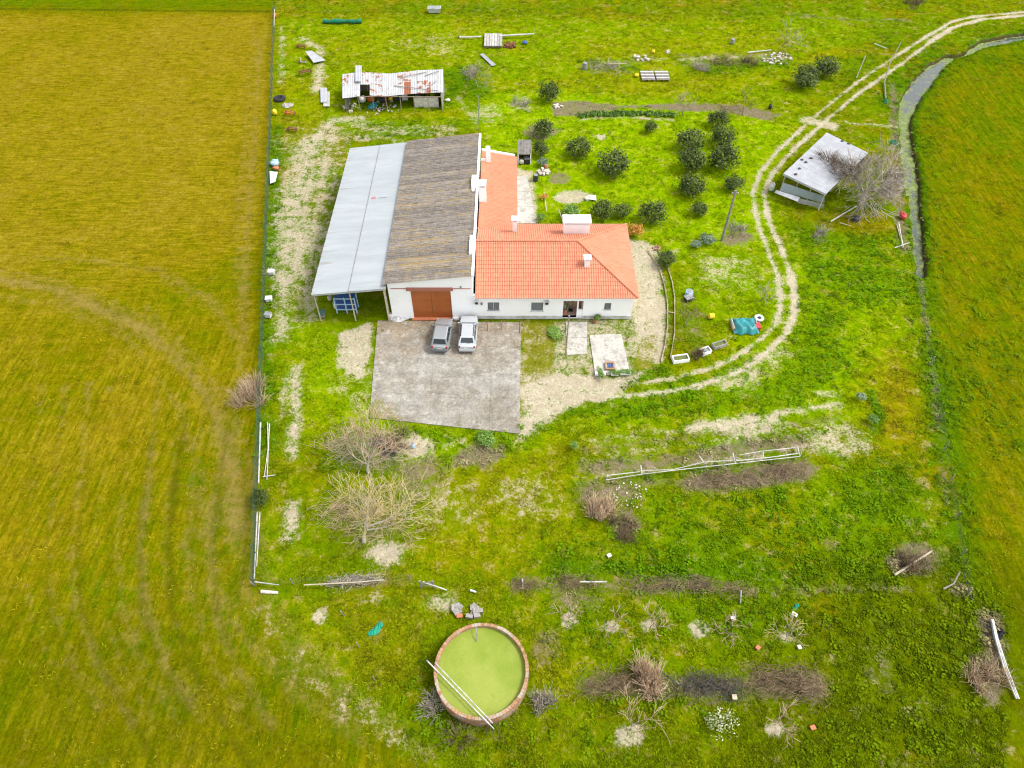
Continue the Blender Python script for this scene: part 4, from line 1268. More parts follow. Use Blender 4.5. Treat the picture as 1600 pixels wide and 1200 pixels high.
# chimneys of the house
def roof_z(y): return EZ + (RZ - EZ) * (1 - abs(y - RYM) / half)
def house_chimney(px, pyb, wpx, pyt, depth, slot=True):
    y = RYM
    for _ in range(12):
        y = at(px, pyb, roof_z(y)).y
    x = xat(px, pyb, y)
    w = wpx * (y * math.cos(PITCH) + (CAMH - 4) * math.sin(PITCH)) / FOC
    zt = zat(pyt, y)
    chimney_box(house, 'chimney', x - w / 2, x + w / 2, y, y + depth, roof_z(y) - .6, zt - .28, L2, .12, .12)
house_chimney(804.5, 363, 7, 343, .5)
house_chimney(917, 418, 8, 404, .5)
house_chimney(900.5, 366, 40, 347, 1.1)
yw = at(763, 253, 3.8).y
MB(L2).bx(xat(759.5, 253, yw), xat(766, 253, yw), yw, yw + .9, 3.3, zat(247, yw) + 1.0).build('vent_stack', MT['white_paint'], house)
MB(L2).bx(xat(752, 252, yw), xat(759, 252, yw), yw + .1, yw + .3, 3.5, 4.15).build('roof_kerb', MT['white_paint'], house)

# ------------------------------------------------------------------ cars
def car(name, label, loc, rz, paint, L=4.1, Wd=1.74, H=1.50, rails=False, suv=False, hood_z=.92):
    root = thing(name, label, 'car', loc, rz, 'cars parked on the concrete yard')
    hl, hw = L / 2, Wd / 2
    st = [(-hl, .80, .38, .80), (-hl + .06, .92, .28, .86), (-hl + .35, .98, .24, .92), (-hl + .9, 1.0, .22, .94), (0, 1.0, .22, .94), (hl - 1.15, 1.0, .22, .95),
          (hl - .75, .99, .22, hood_z), (hl - .35, .95, .24, hood_z - .10), (hl - .08, .86, .28, hood_z - .20), (hl, .74, .36, hood_z - .30)]
    m = MB()
    ring = []
    for (y, k, zl, zb) in st:
        w = hw * k
        ring.append([(-w * .9, y, zl), (-w, y, zl + .2), (-w, y, zb - .16), (-w * .94, y, zb - .03), (-w * .55, y, zb + .015), (0, y, zb + .03),
                     (w * .55, y, zb + .015), (w * .94, y, zb - .03), (w, y, zb - .16), (w, y, zl + .2), (w * .9, y, zl)])
    n = len(ring[0])
    vs = [p for r in ring for p in r]
    fs = [(i * n + k, i * n + (k + 1) % n, (i + 1) * n + (k + 1) % n, (i + 1) * n + k) for i in range(len(ring) - 1) for k in range(n)]
    fs += [tuple(range(n)), tuple(range((len(ring) - 1) * n, len(ring) * n))]
    m.add(vs, fs)
    # cabin shell
    by0, by1, ty0, ty1 = -hl + (.22 if suv else .30), hl - 1.05, -hl + (.50 if suv else .72), hl - 1.80
    bw, tw, z0, z1 = hw * .93, hw * .74, .88, H - .05
    def ringc(y0, y1, w, z, b=.0): return [(-w, y0 + b, z), (w, y0 + b, z), (w, y1 - b, z), (-w, y1 - b, z)]
    c = ringc(by0, by1, bw, z0) + ringc(ty0, ty1, tw, z1) + ringc(ty0 + .14, ty1 - .16, tw * .86, H)
    m.add(c, [(0, 1, 5, 4), (1, 2, 6, 5), (2, 3, 7, 6), (3, 0, 4, 7), (4, 5, 9, 8), (5, 6, 10, 9), (6, 7, 11, 10), (7, 4, 8, 11), (8, 9, 10, 11)])
    body = m.build('body', paint, root)
    bevel(body, .035, 2)
    def glass(nm, q, out):
        q = [Vector(p) for p in q]
        nrm = (q[1] - q[0]).cross(q[3] - q[0]).normalized()
        if nrm.dot(Vector(out)) < 0: nrm = -nrm
        cc = sum(q, Vector()) / 4
        g = MB()
        a = [p + nrm * .012 for p in q]
        b = [p - nrm * .02 for p in q]
        g.hexa(b, a)
        return g.build(nm, MT['glass'], root)
    def lerp3(a, b, t): return tuple(a[i] + (b[i] - a[i]) * t for i in range(3))
    B0, B1, B2, B3, T0, T1, T2, T3 = c[:8]
    def panel(a, b, c_, d, i0, i1, j0, j1):
        f = lambda u, v: lerp3(lerp3(a, b, u), lerp3(d, c_, u), v)
        return [f(i0, j0), f(i1, j0), f(i1, j1), f(i0, j1)]
    glass('rear_window', panel(B0, B1, T1, T0, .10, .90, .22, .93), (0, -1, .5))
    glass('windscreen', panel(B3, B2, T2, T3, .06, .94, .08, .95), (0, 1, .5))
    for s, (a, b, c_, d) in ((1, (B1, B2, T2, T1)), (-1, (B0, B3, T3, T0))):
        glass('side_window', panel(a, b, c_, d, .06, .30, .20, .92), (s, 0, .3))
        glass('side_window', panel(a, b, c_, d, .33, .60, .16, .93), (s, 0, .3))
        glass('side_window', panel(a, b, c_, d, .63, .90, .14, .93), (s, 0, .3))
    for sx in (-1, 1):
        for y in (-hl + .78, hl - .80):
            w = MB().lathe((0, 0, 0), [(.20, -.1), (.31, -.1), (.32, -.05), (.32, .05), (.31, .1), (.20, .1)], 18, None, Matrix.Rotation(R(90), 3, 'Y')).mesh('wheel', MT['tyre'])
            wo_ = place(w, 'wheel', root, (sx * (hw - .10), y, .32))
            MB().lathe((0, 0, 0), [(.04, -.105), (.19, -.108), (.2, .0), (.19, .108), (.04, .105)], 10, None, Matrix.Rotation(R(90), 3, 'Y')).build('rim', MT['galv'], wo_)
        tl = MB().box((sx * hw * .80, -hl + .05, .80), (.16, .12, .24 if suv else .14)).build('tail_light', MT['tail_red'], root)
        MB().box((sx * hw * .66, hl - .14, .62), (.36, .16, .16)).build('headlight', MT['lamp_glass'], root)
        mi = MB().box((sx * (hw + .06), hl - 1.35, 1.0), (.2, .12, .14)).build('wing_mirror', paint, root)
        MB().box((sx * (hw - .35), -hl + .04, .46), (.12, .1, .06)).build('reflector', MT['tail_red'], root)
        if rails:
            MB().tube([(sx * tw * .92, ty0 + .1, H + .03), (sx * tw * .92, ty1 - .1, H + .03)], .035, 5).build('roof_rail', MT['black_plastic'], root)
    MB().box((0, -hl - .005, .66), (.50, .03, .12)).build('number_plate', MT['white_plastic'], root)
    MB().box((0, -hl - .03, .42), (Wd * .86, .14, .18)).build('rear_bumper', MT['bumper'] if suv else paint, root)
    MB().box((0, hl - .02, .36), (Wd * .74, .12, .16)).build('front_bumper', paint, root)
    MB().tube([(-.02, -hl + .33, .98), (.30, -hl + .36, 1.02)], .012, 4).build('rear_wiper', MT['black_plastic'], root)
    MB().tube([(.15, ty1 - .3, H), (.15, ty1 - .55, H + .16)], .008, 4).build('aerial', MT['black_plastic'], root)
    return root
MT['tail_red'] = mat('tail_lamp_red', (.26, .015, .02), None, 1, .2, spec=.6)
MT['lamp_glass'] = mat('lamp_glass', (.55, .57, .6), None, 1, .1, spec=.7)
MT['bumper'] = mat('dark_bumper', (.12, .125, .13), None, 1, .5)
MT['silver'] = mat('silver_paint', (.31, .325, .335), None, 1, .28, .35, spec=.5)
MT['pale_silver'] = mat('pale_silver_paint', (.47, .49, .505), None, 1, .25, .3, spec=.5)
car('small_suv', 'small silver car with dark rear bumper, parked left nearer the barn door', (-6.72, 47.75, .03), R(-4), MT['silver'], 4.05, 1.72, 1.56, False, True)
car('estate_car', 'pale silver estate car with black roof rails, parked right', (-4.23, 47.95, .03), R(-1), MT['pale_silver'], 4.35, 1.74, 1.47, True, False)

# ------------------------------------------------------------------ trees and shrubs
def crown_mesh(name, material, rx, ry, rz, nclump, nleaf, ls, seed, hollow=.55, flat=.0):
    rng = random.Random(seed)
    m = MB()
    lob = [(rng.uniform(0, 6.28), rng.uniform(-.5, 1), rng.uniform(.55, 1.5)) for _ in range(9)]
    for c in range(nclump):
        a = rng.random() * 6.283
        el = math.asin(rng.uniform(-.55, 1))
        rr = rng.uniform(hollow, 1) ** .6
        k = 1.0
        for (la, le, lk) in lob:
            w = math.cos(a - la) * math.cos(el - le)
            if w > .75: k *= 1 + (lk - 1) * (w - .75) * 4
        cx, cy, cz_ = rx * k * rr * math.cos(a) * math.cos(el), ry * k * rr * math.sin(a) * math.cos(el), rz * k * rr * math.sin(el)
        ct = rng.gauss(.42, .26)
        cr = .17 * (rx + ry + rz) * rng.uniform(.7, 1.2)
        for i in range(nleaf):
            d = Vector((rng.gauss(0, 1), rng.gauss(0, 1), rng.gauss(0, .8)))
            d = d * cr * .5
            p = Vector((cx, cy, cz_)) + d
            s = ls * rng.uniform(.6, 1.3)
            nn = (Vector((cx, cy, cz_ + rz * .5)).normalized() * .8 + Vector((rng.uniform(-1, 1), rng.uniform(-1, 1), rng.uniform(-.6, 1.2)))).normalized()
            u = nn.orthogonal().normalized()
            u = (Matrix.Rotation(rng.random() * 6.283, 3, nn) @ u) * s
            v = nn.cross(u) * .55
            m.add([p - u, p + v, p + u, p - v], [(0, 1, 2, 3)], max(0, min(1, ct + rng.gauss(0, .22))))
    return m.mesh(name, material)

def trunk_mesh(name, h, r, seed, material=None, limbs=4, reach=.8):
    rng = random.Random(seed)
    m = MB()
    top = Vector((rng.uniform(-.08, .08), rng.uniform(-.08, .08), h * .55))
    m.tube([(0, 0, -.15), (rng.uniform(-.05, .05), rng.uniform(-.05, .05), h * .28), top], [r * 1.3, r, r * .8], 7)
    for k in range(limbs):
        a = 6.283 * k / limbs + rng.uniform(-.4, .4)
        q = Vector((math.cos(a) * reach * rng.uniform(.6, 1), math.sin(a) * reach * rng.uniform(.6, 1), h * rng.uniform(.8, 1.05)))
        mid = top.lerp(q, .5) + Vector((0, 0, -.06))
        m.tube([top - Vector((0, 0, .1)), mid, q], [r * .6, r * .4, r * .15], 5)
    return m.mesh(name, material or MT['bark'])

CR = [crown_mesh('crown', MT['leaf'], 1.0, 1.0, .80, 58, 28, .105, s) for s in (1, 2, 3, 4)]
TRK = [trunk_mesh('trunk', 1.35, .085, s, None, 4, .6) for s in (1, 2)]
def depth_of(p): return p.y * math.cos(PITCH) + (CAMH - p.z) * math.sin(PITCH)
def leafy(px, py, wpx, label, name='orange_tree', cat='tree', group='evergreen fruit trees of the orchard', squash=1.0, tall=1.0, variant=0, crown=None, trunk=True, zc=None):
    """px, py: middle of the crown; wpx: its width"""
    g = at(px, py, 1.0)
    r = wpx / 2 * depth_of(g) / FOC
    hc = zc if zc else max(.35, r * .78 * tall)
    c = at(px, py, hc)
    root = thing(name, label, cat, (c.x, c.y, 0), variant * 1.7 + px * .013, group)
    place(crown or CR[variant % 4], 'crown', root, (0, 0, hc + .1), (0, 0, 0), (r * .84, r * .84 * squash, r * tall * .88))
    if trunk:
        place(TRK[variant % 2], 'trunk', root, (0, 0, 0), (0, 0, variant), (max(.5, r * .6), max(.5, r * .6), hc / 1.2))
    return root

ORCH = [
    (848, 202, 33, 'dark evergreen tree behind the little open hut, farther of two'),
    (845, 233, 29, 'small round evergreen tree right beside the little open hut'),
    (904, 231, 37, 'dark evergreen tree alone, second to the right of the hut'),
    (960, 257, 53, 'widest lone evergreen tree in the middle of the orchard lawn'),
    (1017, 199, 21, 'smallest evergreen bush alone just below the green vegetable row'),
    (1123, 187, 34, 'topmost evergreen tree of the dense orchard cluster'),
    (1130, 213, 36, 'second evergreen tree from top on the right of the cluster'),
    (1078, 220, 45, 'upper left evergreen tree of the dense orchard cluster'),
    (1082, 250, 43, 'evergreen tree in the middle left of the dense orchard cluster'),
    (1132, 247, 52, 'widest evergreen tree on the right of the dense orchard cluster'),
    (1081, 290, 41, 'round evergreen tree just below the dense orchard cluster'),
    (1146, 288, 32, 'evergreen tree growing behind the tip of the utility pole'),
    (1092, 327, 26, 'small evergreen tree lowest in the orchard near the pole'),
    (1020, 334, 46, 'large evergreen tree behind the right corner of the house'),
    (942, 328, 34, 'left evergreen tree behind the wide house chimney'),
    (972, 330, 28, 'right evergreen tree of the pair behind the house ridge'),
]
for i, (x, y, w, lab) in enumerate(ORCH):
    leafy(x, y, w, lab, variant=i, tall=(.95, .85, .9, .8)[i % 4], squash=(1, .9, 1.05, .95)[i % 4])
leafy(858, 144, 30, 'tall dark evergreen tree standing alone beyond the dug strip', variant=2, tall=1.25, group=None)
leafy(1262, 121, 46, 'larger dark bush of the pair left of the track', 'evergreen_bush', 'bush', 'dark bushes left of the track', variant=1, tall=.75)
leafy(1292, 106, 38, 'smaller dark bush joined to the pair near the track', 'evergreen_bush', 'bush', 'dark bushes left of the track', variant=3, tall=.75)
leafy(405, 779, 31, 'round dark bush growing through the left boundary fence', 'evergreen_bush', 'bush', None, variant=0, tall=.95)
CRB = [crown_mesh('crown', MT['leaf_bright'], 1.0, 1.0, .75, 46, 18, .15, s) for s in (21, 22)]
CRS = crown_mesh('crown', MT['leaf_blue'], 1.0, 1.0, .8, 40, 16, .17, 25)
leafy(1041, 405, 32, 'olive green shrub at the top of the edged flower bed', 'shrub', 'shrub', None, variant=1, tall=.8, crown=CR[1])
leafy(994, 361, 26, 'orange flowering shrub at the back right house corner', 'flowering_shrub', 'shrub', None, variant=0, tall=.9,
      crown=crown_mesh('crown', MT['flower_orange'], 1, 1, .75, 44, 16, .15, 31), trunk=False)
leafy(1128, 1130, 46, 'white blossoming bush in the front meadow', 'blossoming_bush', 'bush', None, variant=0, tall=.6, squash=1.2,
      crown=crown_mesh('crown', MT['flower_white'], 1, 1, .6, 34, 12, .09, 32, .3))
leafy(848, 254, 16, 'blue-green agave-like shrub beside the hut', 'garden_shrub', 'shrub', None, variant=1, tall=.8, crown=CRS, trunk=False)
leafy(1105, 374, 22, 'pale blue-green plant clump left of the utility pole', 'garden_shrub', 'shrub', None, variant=2, tall=.6, crown=CRS, trunk=False)
leafy(1088, 382, 16, 'smaller pale plant clump farther left of the utility pole', 'garden_shrub', 'shrub', None, variant=3, tall=.6, crown=CRS, trunk=False)
leafy(866, 520, 26, 'low bright green clump growing in the house front yard', 'garden_shrub', 'shrub', None, variant=0, tall=.16, crown=CRB[0], trunk=False, squash=.75, zc=.12)
leafy(893, 331, 30, 'leafy plant bed behind the wide house chimney', 'garden_shrub', 'shrub', None, variant=1, tall=.6, crown=CRB[1], trunk=False)
leafy(760, 686, 28, 'bright green bush at the lower edge of the concrete yard', 'garden_shrub', 'shrub', None, variant=1, tall=.4, crown=CRB[0], trunk=False)
leafy(1365, 655, 16, 'dark leafy weed clump above the pale earth patch', 'weed_bush', 'shrub', None, variant=1, tall=.6, crown=CRB[1], trunk=False)
leafy(1345, 620, 14, 'leafy weed clump farthest above the pale earth patch', 'weed_bush', 'shrub', None, variant=2, tall=.6, crown=CRS, trunk=False)
leafy(897, 697, 14, 'small leafy bush at the left end of the vegetable rows', 'weed_bush', 'shrub', None, variant=3, tall=.6, crown=CRB[1], trunk=False)
leafy(845, 340, 14, 'small green bush by the end of the back terrace', 'weed_bush', 'shrub', None, variant=0, tall=.7, crown=CRB[0], trunk=False)
leafy(850, 308, 13, 'orange flower clump along the back terrace', 'flower_clump', 'flowers', None, variant=0, tall=.7, crown=crown_mesh('crown', MT['flower_orange'], 1, 1.4, .7, 26, 12, .2, 41), trunk=False)
# vegetable row behind the orchard
row = thing('vegetable_row', 'pale green cabbage row along the dug strip behind the orchard', 'vegetables', at(975, 180))
rr = random.Random(8)
cab = crown_mesh('cabbage', MT['leaf_bright'], 1, 1, .6, 10, 8, .3, 55)
for k in range(44):
    t = k / 43
    x = 905 + 147 * t
    p = at(x, 181 - 3 * math.sin(t * 3.1) + rr.uniform(-1.5, 1.5))
    place(cab, 'cabbage', row, p - row.location + Vector((0, 0, .1)), (0, 0, rr.random() * 6), (.42 * rr.uniform(.7, 1.2),) * 3)

# leafless trees
def bare_tree(name, label, base, H, spread, seed, bark, twig, levels=4, lean=(0, 0), kids=(6, 5, 4, 4), up=.25, r0=.16, droop=0.0, group=None, fork=.22, tmin=.013):
    rng = random.Random(seed)
    root = thing(name, label, 'tree', base, 0, group)
    mt, mg = MB(), MB()
    def grow(p, d, L, r, lev):
        m = mt if lev <= 1 else mg
        nseg = 4 if lev < 3 else 3
        pts, rs = [p], [r]
        dd = d.copy()
        for s in range(nseg):
            dd = (dd + Vector((rng.gauss(0, .16), rng.gauss(0, .16), rng.gauss(0, .12) + (up if lev > 0 else 0) * .25 - droop * lev * .06))).normalized()
            p = p + dd * L / nseg
            if p.z < .05: p.z = .05
            pts.append(p); rs.append(max(tmin, r * (1 - .72 * (s + 1) / nseg)))
        m.tube(pts, rs, 7 if lev == 0 else (5 if lev == 1 else 3), max(0, min(1, rng.gauss(.5, .2))), caps=False)
        if lev >= levels: return
        n = kids[min(lev, len(kids) - 1)]
        for k in range(n):
            t = rng.uniform(.35, 1) if lev else rng.uniform(.5, 1)
            i = min(nseg - 1, int(t * nseg)); f = t * nseg - i
            q = pts[i].lerp(pts[i + 1], f)
            ax = dd.orthogonal().normalized()
            ax = Matrix.Rotation(6.283 * k / n + rng.uniform(-.5, .5), 3, dd) @ ax
            ang = rng.uniform(.55, 1.15) if lev == 0 else rng.uniform(.35, .95)
            nd = (dd * math.cos(ang) + ax * math.sin(ang)).normalized()
            LL = (spread if lev == 0 else L) * rng.uniform(.5, .8) * (1 if lev else 1)
            grow(q, nd, LL, max(tmin * 1.5, rs[i] * rng.uniform(.5, .75)), lev + 1)
    grow(Vector((0, 0, -.1)), Vector((lean[0], lean[1], 1)).normalized(), H * fork * 2, r0, 0)
    mt.build('trunk', bark, root, True)
    if mg.f: tag(mg.build('twigs', twig, root), None, None, None, 'stuff')
    return root
bare_tree('leafless_tree', 'leafless tree with yellow lichened twigs, nearer of two left', at(569, 846), 4.2, 4.1, 3, MT['pale_bark'], MT['yellow_twig'], 4, (.0, .12), (8, 6, 4, 3), .3, .18, tmin=.012)
bare_tree('leafless_tree', 'leafless pale grey tree below the yard corner, farther of two', at(576, 738), 3.8, 3.8, 9, MT['pale_bark'], MT['straw_twig'], 4, (.05, .1), (8, 6, 4, 3), .2, .17, tmin=.011)
bare_tree('leafless_tree', 'great spreading leafless tree over the leaning tin shed', at(1345, 318), 4.6, 4.3, 14, MT['pale_bark'], MT['ashen_twig'], 4, (.0, .05), (10, 8, 6, 3), .12, .34, .25, tmin=.018)
bare_tree('sapling', 'small bare tree by the yellow box in the garden', at(1071, 510), 2.6, 1.8, 16, MT['bark'], MT['dark_twig'], 3, (.1, 0), (5, 4, 3), .2, .07)
bare_tree('sapling', 'thin bare tree at the right end of the dug strip', at(1160, 180), 3.0, 2.6, 17, MT['bark'], MT['dark_twig'], 3, (.2, 0), (5, 4, 3), .2, .07)
bare_tree('sapling', 'thin bare tree in the middle of the dug strip', at(1066, 180), 2.6, 2.6, 18, MT['bark'], MT['ashen_twig'], 3, (-.1, 0), (5, 4, 3), .2, .06)
bare_tree('sapling', 'bare bent tree in the upper weeds left of the track', at(1222, 72), 3.0, 3.2, 19, MT['bark'], MT['ashen_twig'], 3, (.4, 0), (6, 5, 3), .1, .09)
bare_tree('sapling', 'bare bush tree beyond the little hut near the thin mast', at(742, 128), 2.8, 2.4, 20, MT['bark'], MT['ashen_twig'], 3, (0, 0), (6, 5, 4), .3, .06)
bare_tree('sapling', 'bare young tree in the garden near the track bend', at(1186, 470), 1.8, 1.6, 23, MT['bark'], MT['ashen_twig'], 3, (0, 0), (5, 4, 3), .3, .045)
for k, (x, y, lab) in enumerate([(890, 972, 'bare sapling in the front meadow row, first from the tank'), (958, 980, 'bare sapling in the front meadow row, second from the tank'),
                                 (1016, 980, 'bare sapling in the front meadow row, third from the tank'), (1128, 990, 'bare sapling in the front meadow row, beside the white box'),
                                 (1228, 1000, 'bare sapling in the front meadow row, farthest from the tank'), (985, 1140, 'bare spreading sapling in the big pale earth spot'), (1212, 1132, 'bare sapling right of the white blossoming bush')]):
    bare_tree('sapling', lab, at(x, y), 1.7, 1.5 if k != 5 else 2.3, 40 + k, MT['bark'], MT['straw_twig'] if k != 4 else MT['yellow_twig'], 3, (.1, .1), (5, 4, 3), .25, .035, group='bare saplings of the front meadow')

def twig_bush(name, label, px, py, rpx, h, material, n=160, seed=1, spread=1.0, lean=(0, 0), elong=1.0, rot=0.0, cat='bush', thick=.014, base_z=0.0):
    """stems fan out of one stool"""
    rng = random.Random(seed)
    b = at(px, py, base_z)
    r = rpx * depth_of(b) / FOC
    root = thing(name, label, cat, b, rot)
    m = MB()
    hubs = [(rng.random() * 6.283, r * .75 * math.sqrt(rng.random()), rng.uniform(.35, .75), rng.uniform(.5, 1.1)) for _ in range(7)]
    for i in range(n):
        ha, hr, hs, hh = hubs[i % 7]
        a = rng.random() * 6.283
        q = r * hs * math.sqrt(rng.random())
        hc = Vector((math.cos(ha) * hr * elong, math.sin(ha) * hr, 0))
        p0 = hc + Vector((math.cos(a) * q * .4, math.sin(a) * q * .4, -.1))
        l = h * hh * rng.uniform(.4, 1.1)
        p2 = hc + Vector((math.cos(a) * q * spread + lean[0] * l + rng.gauss(0, .2), math.sin(a) * q * spread + lean[1] * l + rng.gauss(0, .2), l * (1 - .35 * q / r)))
        p1 = p0.lerp(p2, .5) + Vector((rng.gauss(0, .05), rng.gauss(0, .05), .12 * h))
        m.tube([p0, p1, p2], [thick * 1.3, thick, thick * .5], 3, rng.random(), caps=False)
        if rng.random() < .6:
            d = (p2 - p0) * rng.uniform(.2, .4)
            m.tube([p1, p1 + d + Vector((rng.gauss(0, .2), rng.gauss(0, .2), .05))], [thick * .8, thick * .4], 3, rng.random(), caps=False)
    tag(m.build('stems', material, root), None, None, None, 'stuff')
    return root
twig_bush('dry_bush', 'pale brown leafless bush leaning over the left fence', 398, 618, 34, 1.7, MT['straw_twig'], 420, 3, 1.1, (-.25, .2), 1.3)
twig_bush('reed_clump', 'straw coloured reed clump in the front brush row', 1008, 1066, 30, 1.6, MT['reed'], 620, 4, 1.0, (0, .15), thick=.018)
twig_bush('reed_clump', 'tan dead weed clump at the left end of the frame bed', 938, 795, 26, 1.5, MT['reed'], 460, 5, 1.0, (0, .2), thick=.016)
twig_bush('dry_bush', 'brown dead bush just below the tan weed clump', 970, 826, 26, .8, MT['dark_twig'], 260, 6, 1.1)
twig_bush('dry_bush', 'fine bare bush right beside the round tank', 852, 1100, 24, 1.5, MT['ashen_twig'], 200, 7, 1.0, (0, .1))
twig_bush('dry_bush', 'bare thorny bush against the near wall of the tank', 740, 1122, 66, .9, MT['dark_twig'], 420, 8, 1.0, (0, -.1), 1.0)
twig_bush('dry_bush', 'bare bush at the left foot of the round tank', 690, 1096, 34, 1.0, MT['ashen_twig'], 240, 9, 1.0, (-.2, 0))
twig_bush('dry_bush', 'brown brush at the fallen white pipe near right fence', 1424, 876, 26, .9, MT['dark_twig'], 260, 10, 1.1)
twig_bush('dry_bush', 'dead brown bush beside the pipe bundle at lower right', 1540, 1062, 34, 1.1, MT['straw_twig'], 320, 11, 1.1, (-.2, .1))
twig_bush('dry_bush', 'small brown brush heap between the garden troughs', 1089, 556, 11, 1.0, MT['dark_twig'], 150, 12, 1.0)
twig_bush('dry_bush', 'brown dead brush lying across the white shed roof', 1306, 262, 40, 1.0, MT['dark_twig'], 420, 13, 1.1, (-.2, .1), base_z=2.75)
twig_bush('dry_bush', 'thin brown bush beyond the leaning shed by the ditch', 1398, 285, 22, 2.0, MT['ashen_twig'], 200, 14, 1.0)
twig_bush('dry_bush', 'grey bramble mound in the upper weeds beside the rubble', 1090, 105, 18, 1.1, MT['ashen_twig'], 160, 15, 1.1)
twig_bush('dry_bush', 'dark bare shrub in the upper yard near the brush', 1170, 100, 16, 1.2, MT['dark_twig'], 140, 16, 1.1)
twig_bush('dry_bush', 'low brown weeds round the grey metal drum', 945, 104, 34, .7, MT['ashen_twig'], 160, 22, 1.2)
twig_bush('dry_bush', 'dead brown weeds left of the pale rubble bank', 1130, 96, 24, .8, MT['dark_twig'], 150, 23, 1.2)
twig_bush('dry_bush', 'grey dead shrub beside the dark green mound', 738, 118, 14, 1.4, MT['ashen_twig'], 120, 24, 1.0)
twig_bush('dry_bush', 'grey bramble beside the lone tall evergreen', 815, 162, 16, 1.0, MT['ashen_twig'], 140, 17, 1.1)
twig_bush('dry_bush', 'faint bare shrub right of the track bend', 1283, 370, 20, .9, MT['ashen_twig'], 120, 18, 1.1)
twig_bush('dry_bush', 'dark brush at the top edge above the track', 1430, 8, 20, 1.6, MT['dark_twig'], 200, 19, 1.1)
twig_bush('dry_bush', 'pale scrub right of the utility pole foot', 1150, 362, 20, 1.0, MT['ashen_twig'], 130, 20, 1.1)
twig_bush('dry_bush', 'brown scrub under the farther leafless tree', 620, 690, 26, .8, MT['dark_twig'], 200, 21, 1.1)

MT['charred'] = mat('charred', (.05, .045, .04), (.09, .075, .06), 3, .9, tint=.3)
def brush_row(name, label, pts, w, h, material, n, seed, thick=.016):
    rng = random.Random(seed)
    P_ = [at(*p) for p in pts]
    c = sum(P_, Vector()) / len(P_)
    root = thing(name, label, 'brushwood', c)
    m = MB(c)
    hubs = [(rng.random() * (len(P_) - 1), rng.uniform(.5, 2.2)) for _ in range(5 * (len(P_) - 1))]
    for i in range(n):
        t = hubs[i % len(hubs)][0] + rng.gauss(0, .10) * hubs[i % len(hubs)][1]
        t = max(0, min(len(P_) - 1.001, t))
        k = min(int(t), len(P_) - 2)
        b = P_[k].lerp(P_[k + 1], t - k)
        p = b + Vector((rng.gauss(0, w * .3), rng.gauss(0, w * .3), rng.uniform(0, h)))
        a = rng.gauss(0, .7) + math.atan2((P_[k + 1] - P_[k]).y, (P_[k + 1] - P_[k]).x)
        l = rng.uniform(.3, 1.1)
        d = Vector((math.cos(a), math.sin(a), rng.gauss(0, .3))) * l / 2
        e_ = Vector((rng.gauss(0, .1), rng.gauss(0, .1), .08))
        q0, q2 = p - d, p + d
        q0.z = max(q0.z, -.1); q2.z = max(q2.z, -.1)
        m.tube([q0, p + e_, q2], [thick, thick * .8, thick * .5], 3, rng.random(), caps=False)
    tag(m.build('sticks', material, root), None, None, None, 'stuff')
brush_row('brush_heap', 'long dark brush heap in the front meadow, right half', [(1180, 1068), (1225, 1066), (1275, 1076)], 2.0, .7, MT['dark_twig'], 620, 1)
brush_row('brush_heap', 'blackish flattened brush in the middle of the front heap', [(1030, 1074), (1090, 1070), (1150, 1078)], 1.5, .35, MT['charred'], 420, 2)
brush_row('brush_heap', 'thin brown brush at the left end of the front heap', [(915, 1074), (960, 1068), (1000, 1066)], 1.6, .4, MT['dark_twig'], 320, 3)
brush_row('brush_heap', 'dark pulled vines heaped below the white frame bed', [(1088, 756), (1140, 748), (1200, 742), (1255, 732)], 1.7, .4, MT['dark_twig'], 620, 4)
brush_row('fence_brush', 'long brown bramble row along the front boundary', [(812, 914), (900, 912), (1000, 916), (1090, 914), (1170, 926)], 1.1, .45, MT['dark_twig'], 640, 5)
brush_row('fence_brush', 'short bramble row on the front fence near its left corner', [(520, 912), (560, 908), (605, 906)], .6, .5, MT['ashen_twig'], 220, 6)
brush_row('brush_heap', 'charred dark sticks beside the farther leafless tree', [(590, 690), (612, 705), (605, 715)], 1.0, .3, mat('charred', (.03, .03, .035), (.06, .055, .055), 3, .9, tint=.3), 160, 7, .025)
brush_row('brush_heap', 'grey twig litter under the nearer leafless tree', [(520, 800), (570, 790), (620, 800)], 3.0, .15, MT['straw_twig'], 420, 8, .012)
brush_row('brush_heap', 'grey twig litter under the farther leafless tree', [(530, 700), (580, 695), (640, 720)], 3.2, .15, MT['ashen_twig'], 420, 9, .012)

# ------------------------------------------------------------------ round brick tank
TC = Vector((-2.05, 15.93, 0)); TR_, TH, TT = 3.17, 1.3, .20
tank = thing('water_tank', 'round brick water tank full of bright green duckweed', 'water tank', TC)
def brick_mat():
    N = NT('old_brick')
    p = N.pos()
    c = N.mix(N.attr('tint'), (.26, .135, .07), (.37, .22, .125))
    c = N.mix(N.math('MULTIPLY', N.step(N.noise(p, 1.3, 5), .46, .62), .9), c, (.36, .32, .265))
    c = N.gain(c, N.lerp(N.noise(p, 9, 3), .75, 1.25))
    return N.done(c, .95, 0, .15)
MT['brick'] = brick_mat()
MT['mortar'] = mat('old_mortar', (.34, .22, .15), (.28, .24, .19), 2, .95)
w = MB()
n = 72
for (ra, rb, inner) in ((TR_ - .02, TR_ - .02, False), (TR_ - TT + .02, TR_ - TT + .02, True)):
    vs = [(ra * math.cos(6.2832 * k / n), ra * math.sin(6.2832 * k / n), z) for z in (-.2, TH - .09) for k in range(n)]
    w.add(vs, [(k, (k + 1) % n, n + (k + 1) % n, n + k) for k in range(n)])
ro_, ri_ = TR_ - .02, TR_ - TT + .02
vs = [(r * math.cos(6.2832 * k / n), r * math.sin(6.2832 * k / n), TH - .09) for r in (ro_, ri_) for k in range(n)]
w.add(vs, [(k, (k + 1) % n, n + (k + 1) % n, n + k) for k in range(n)])
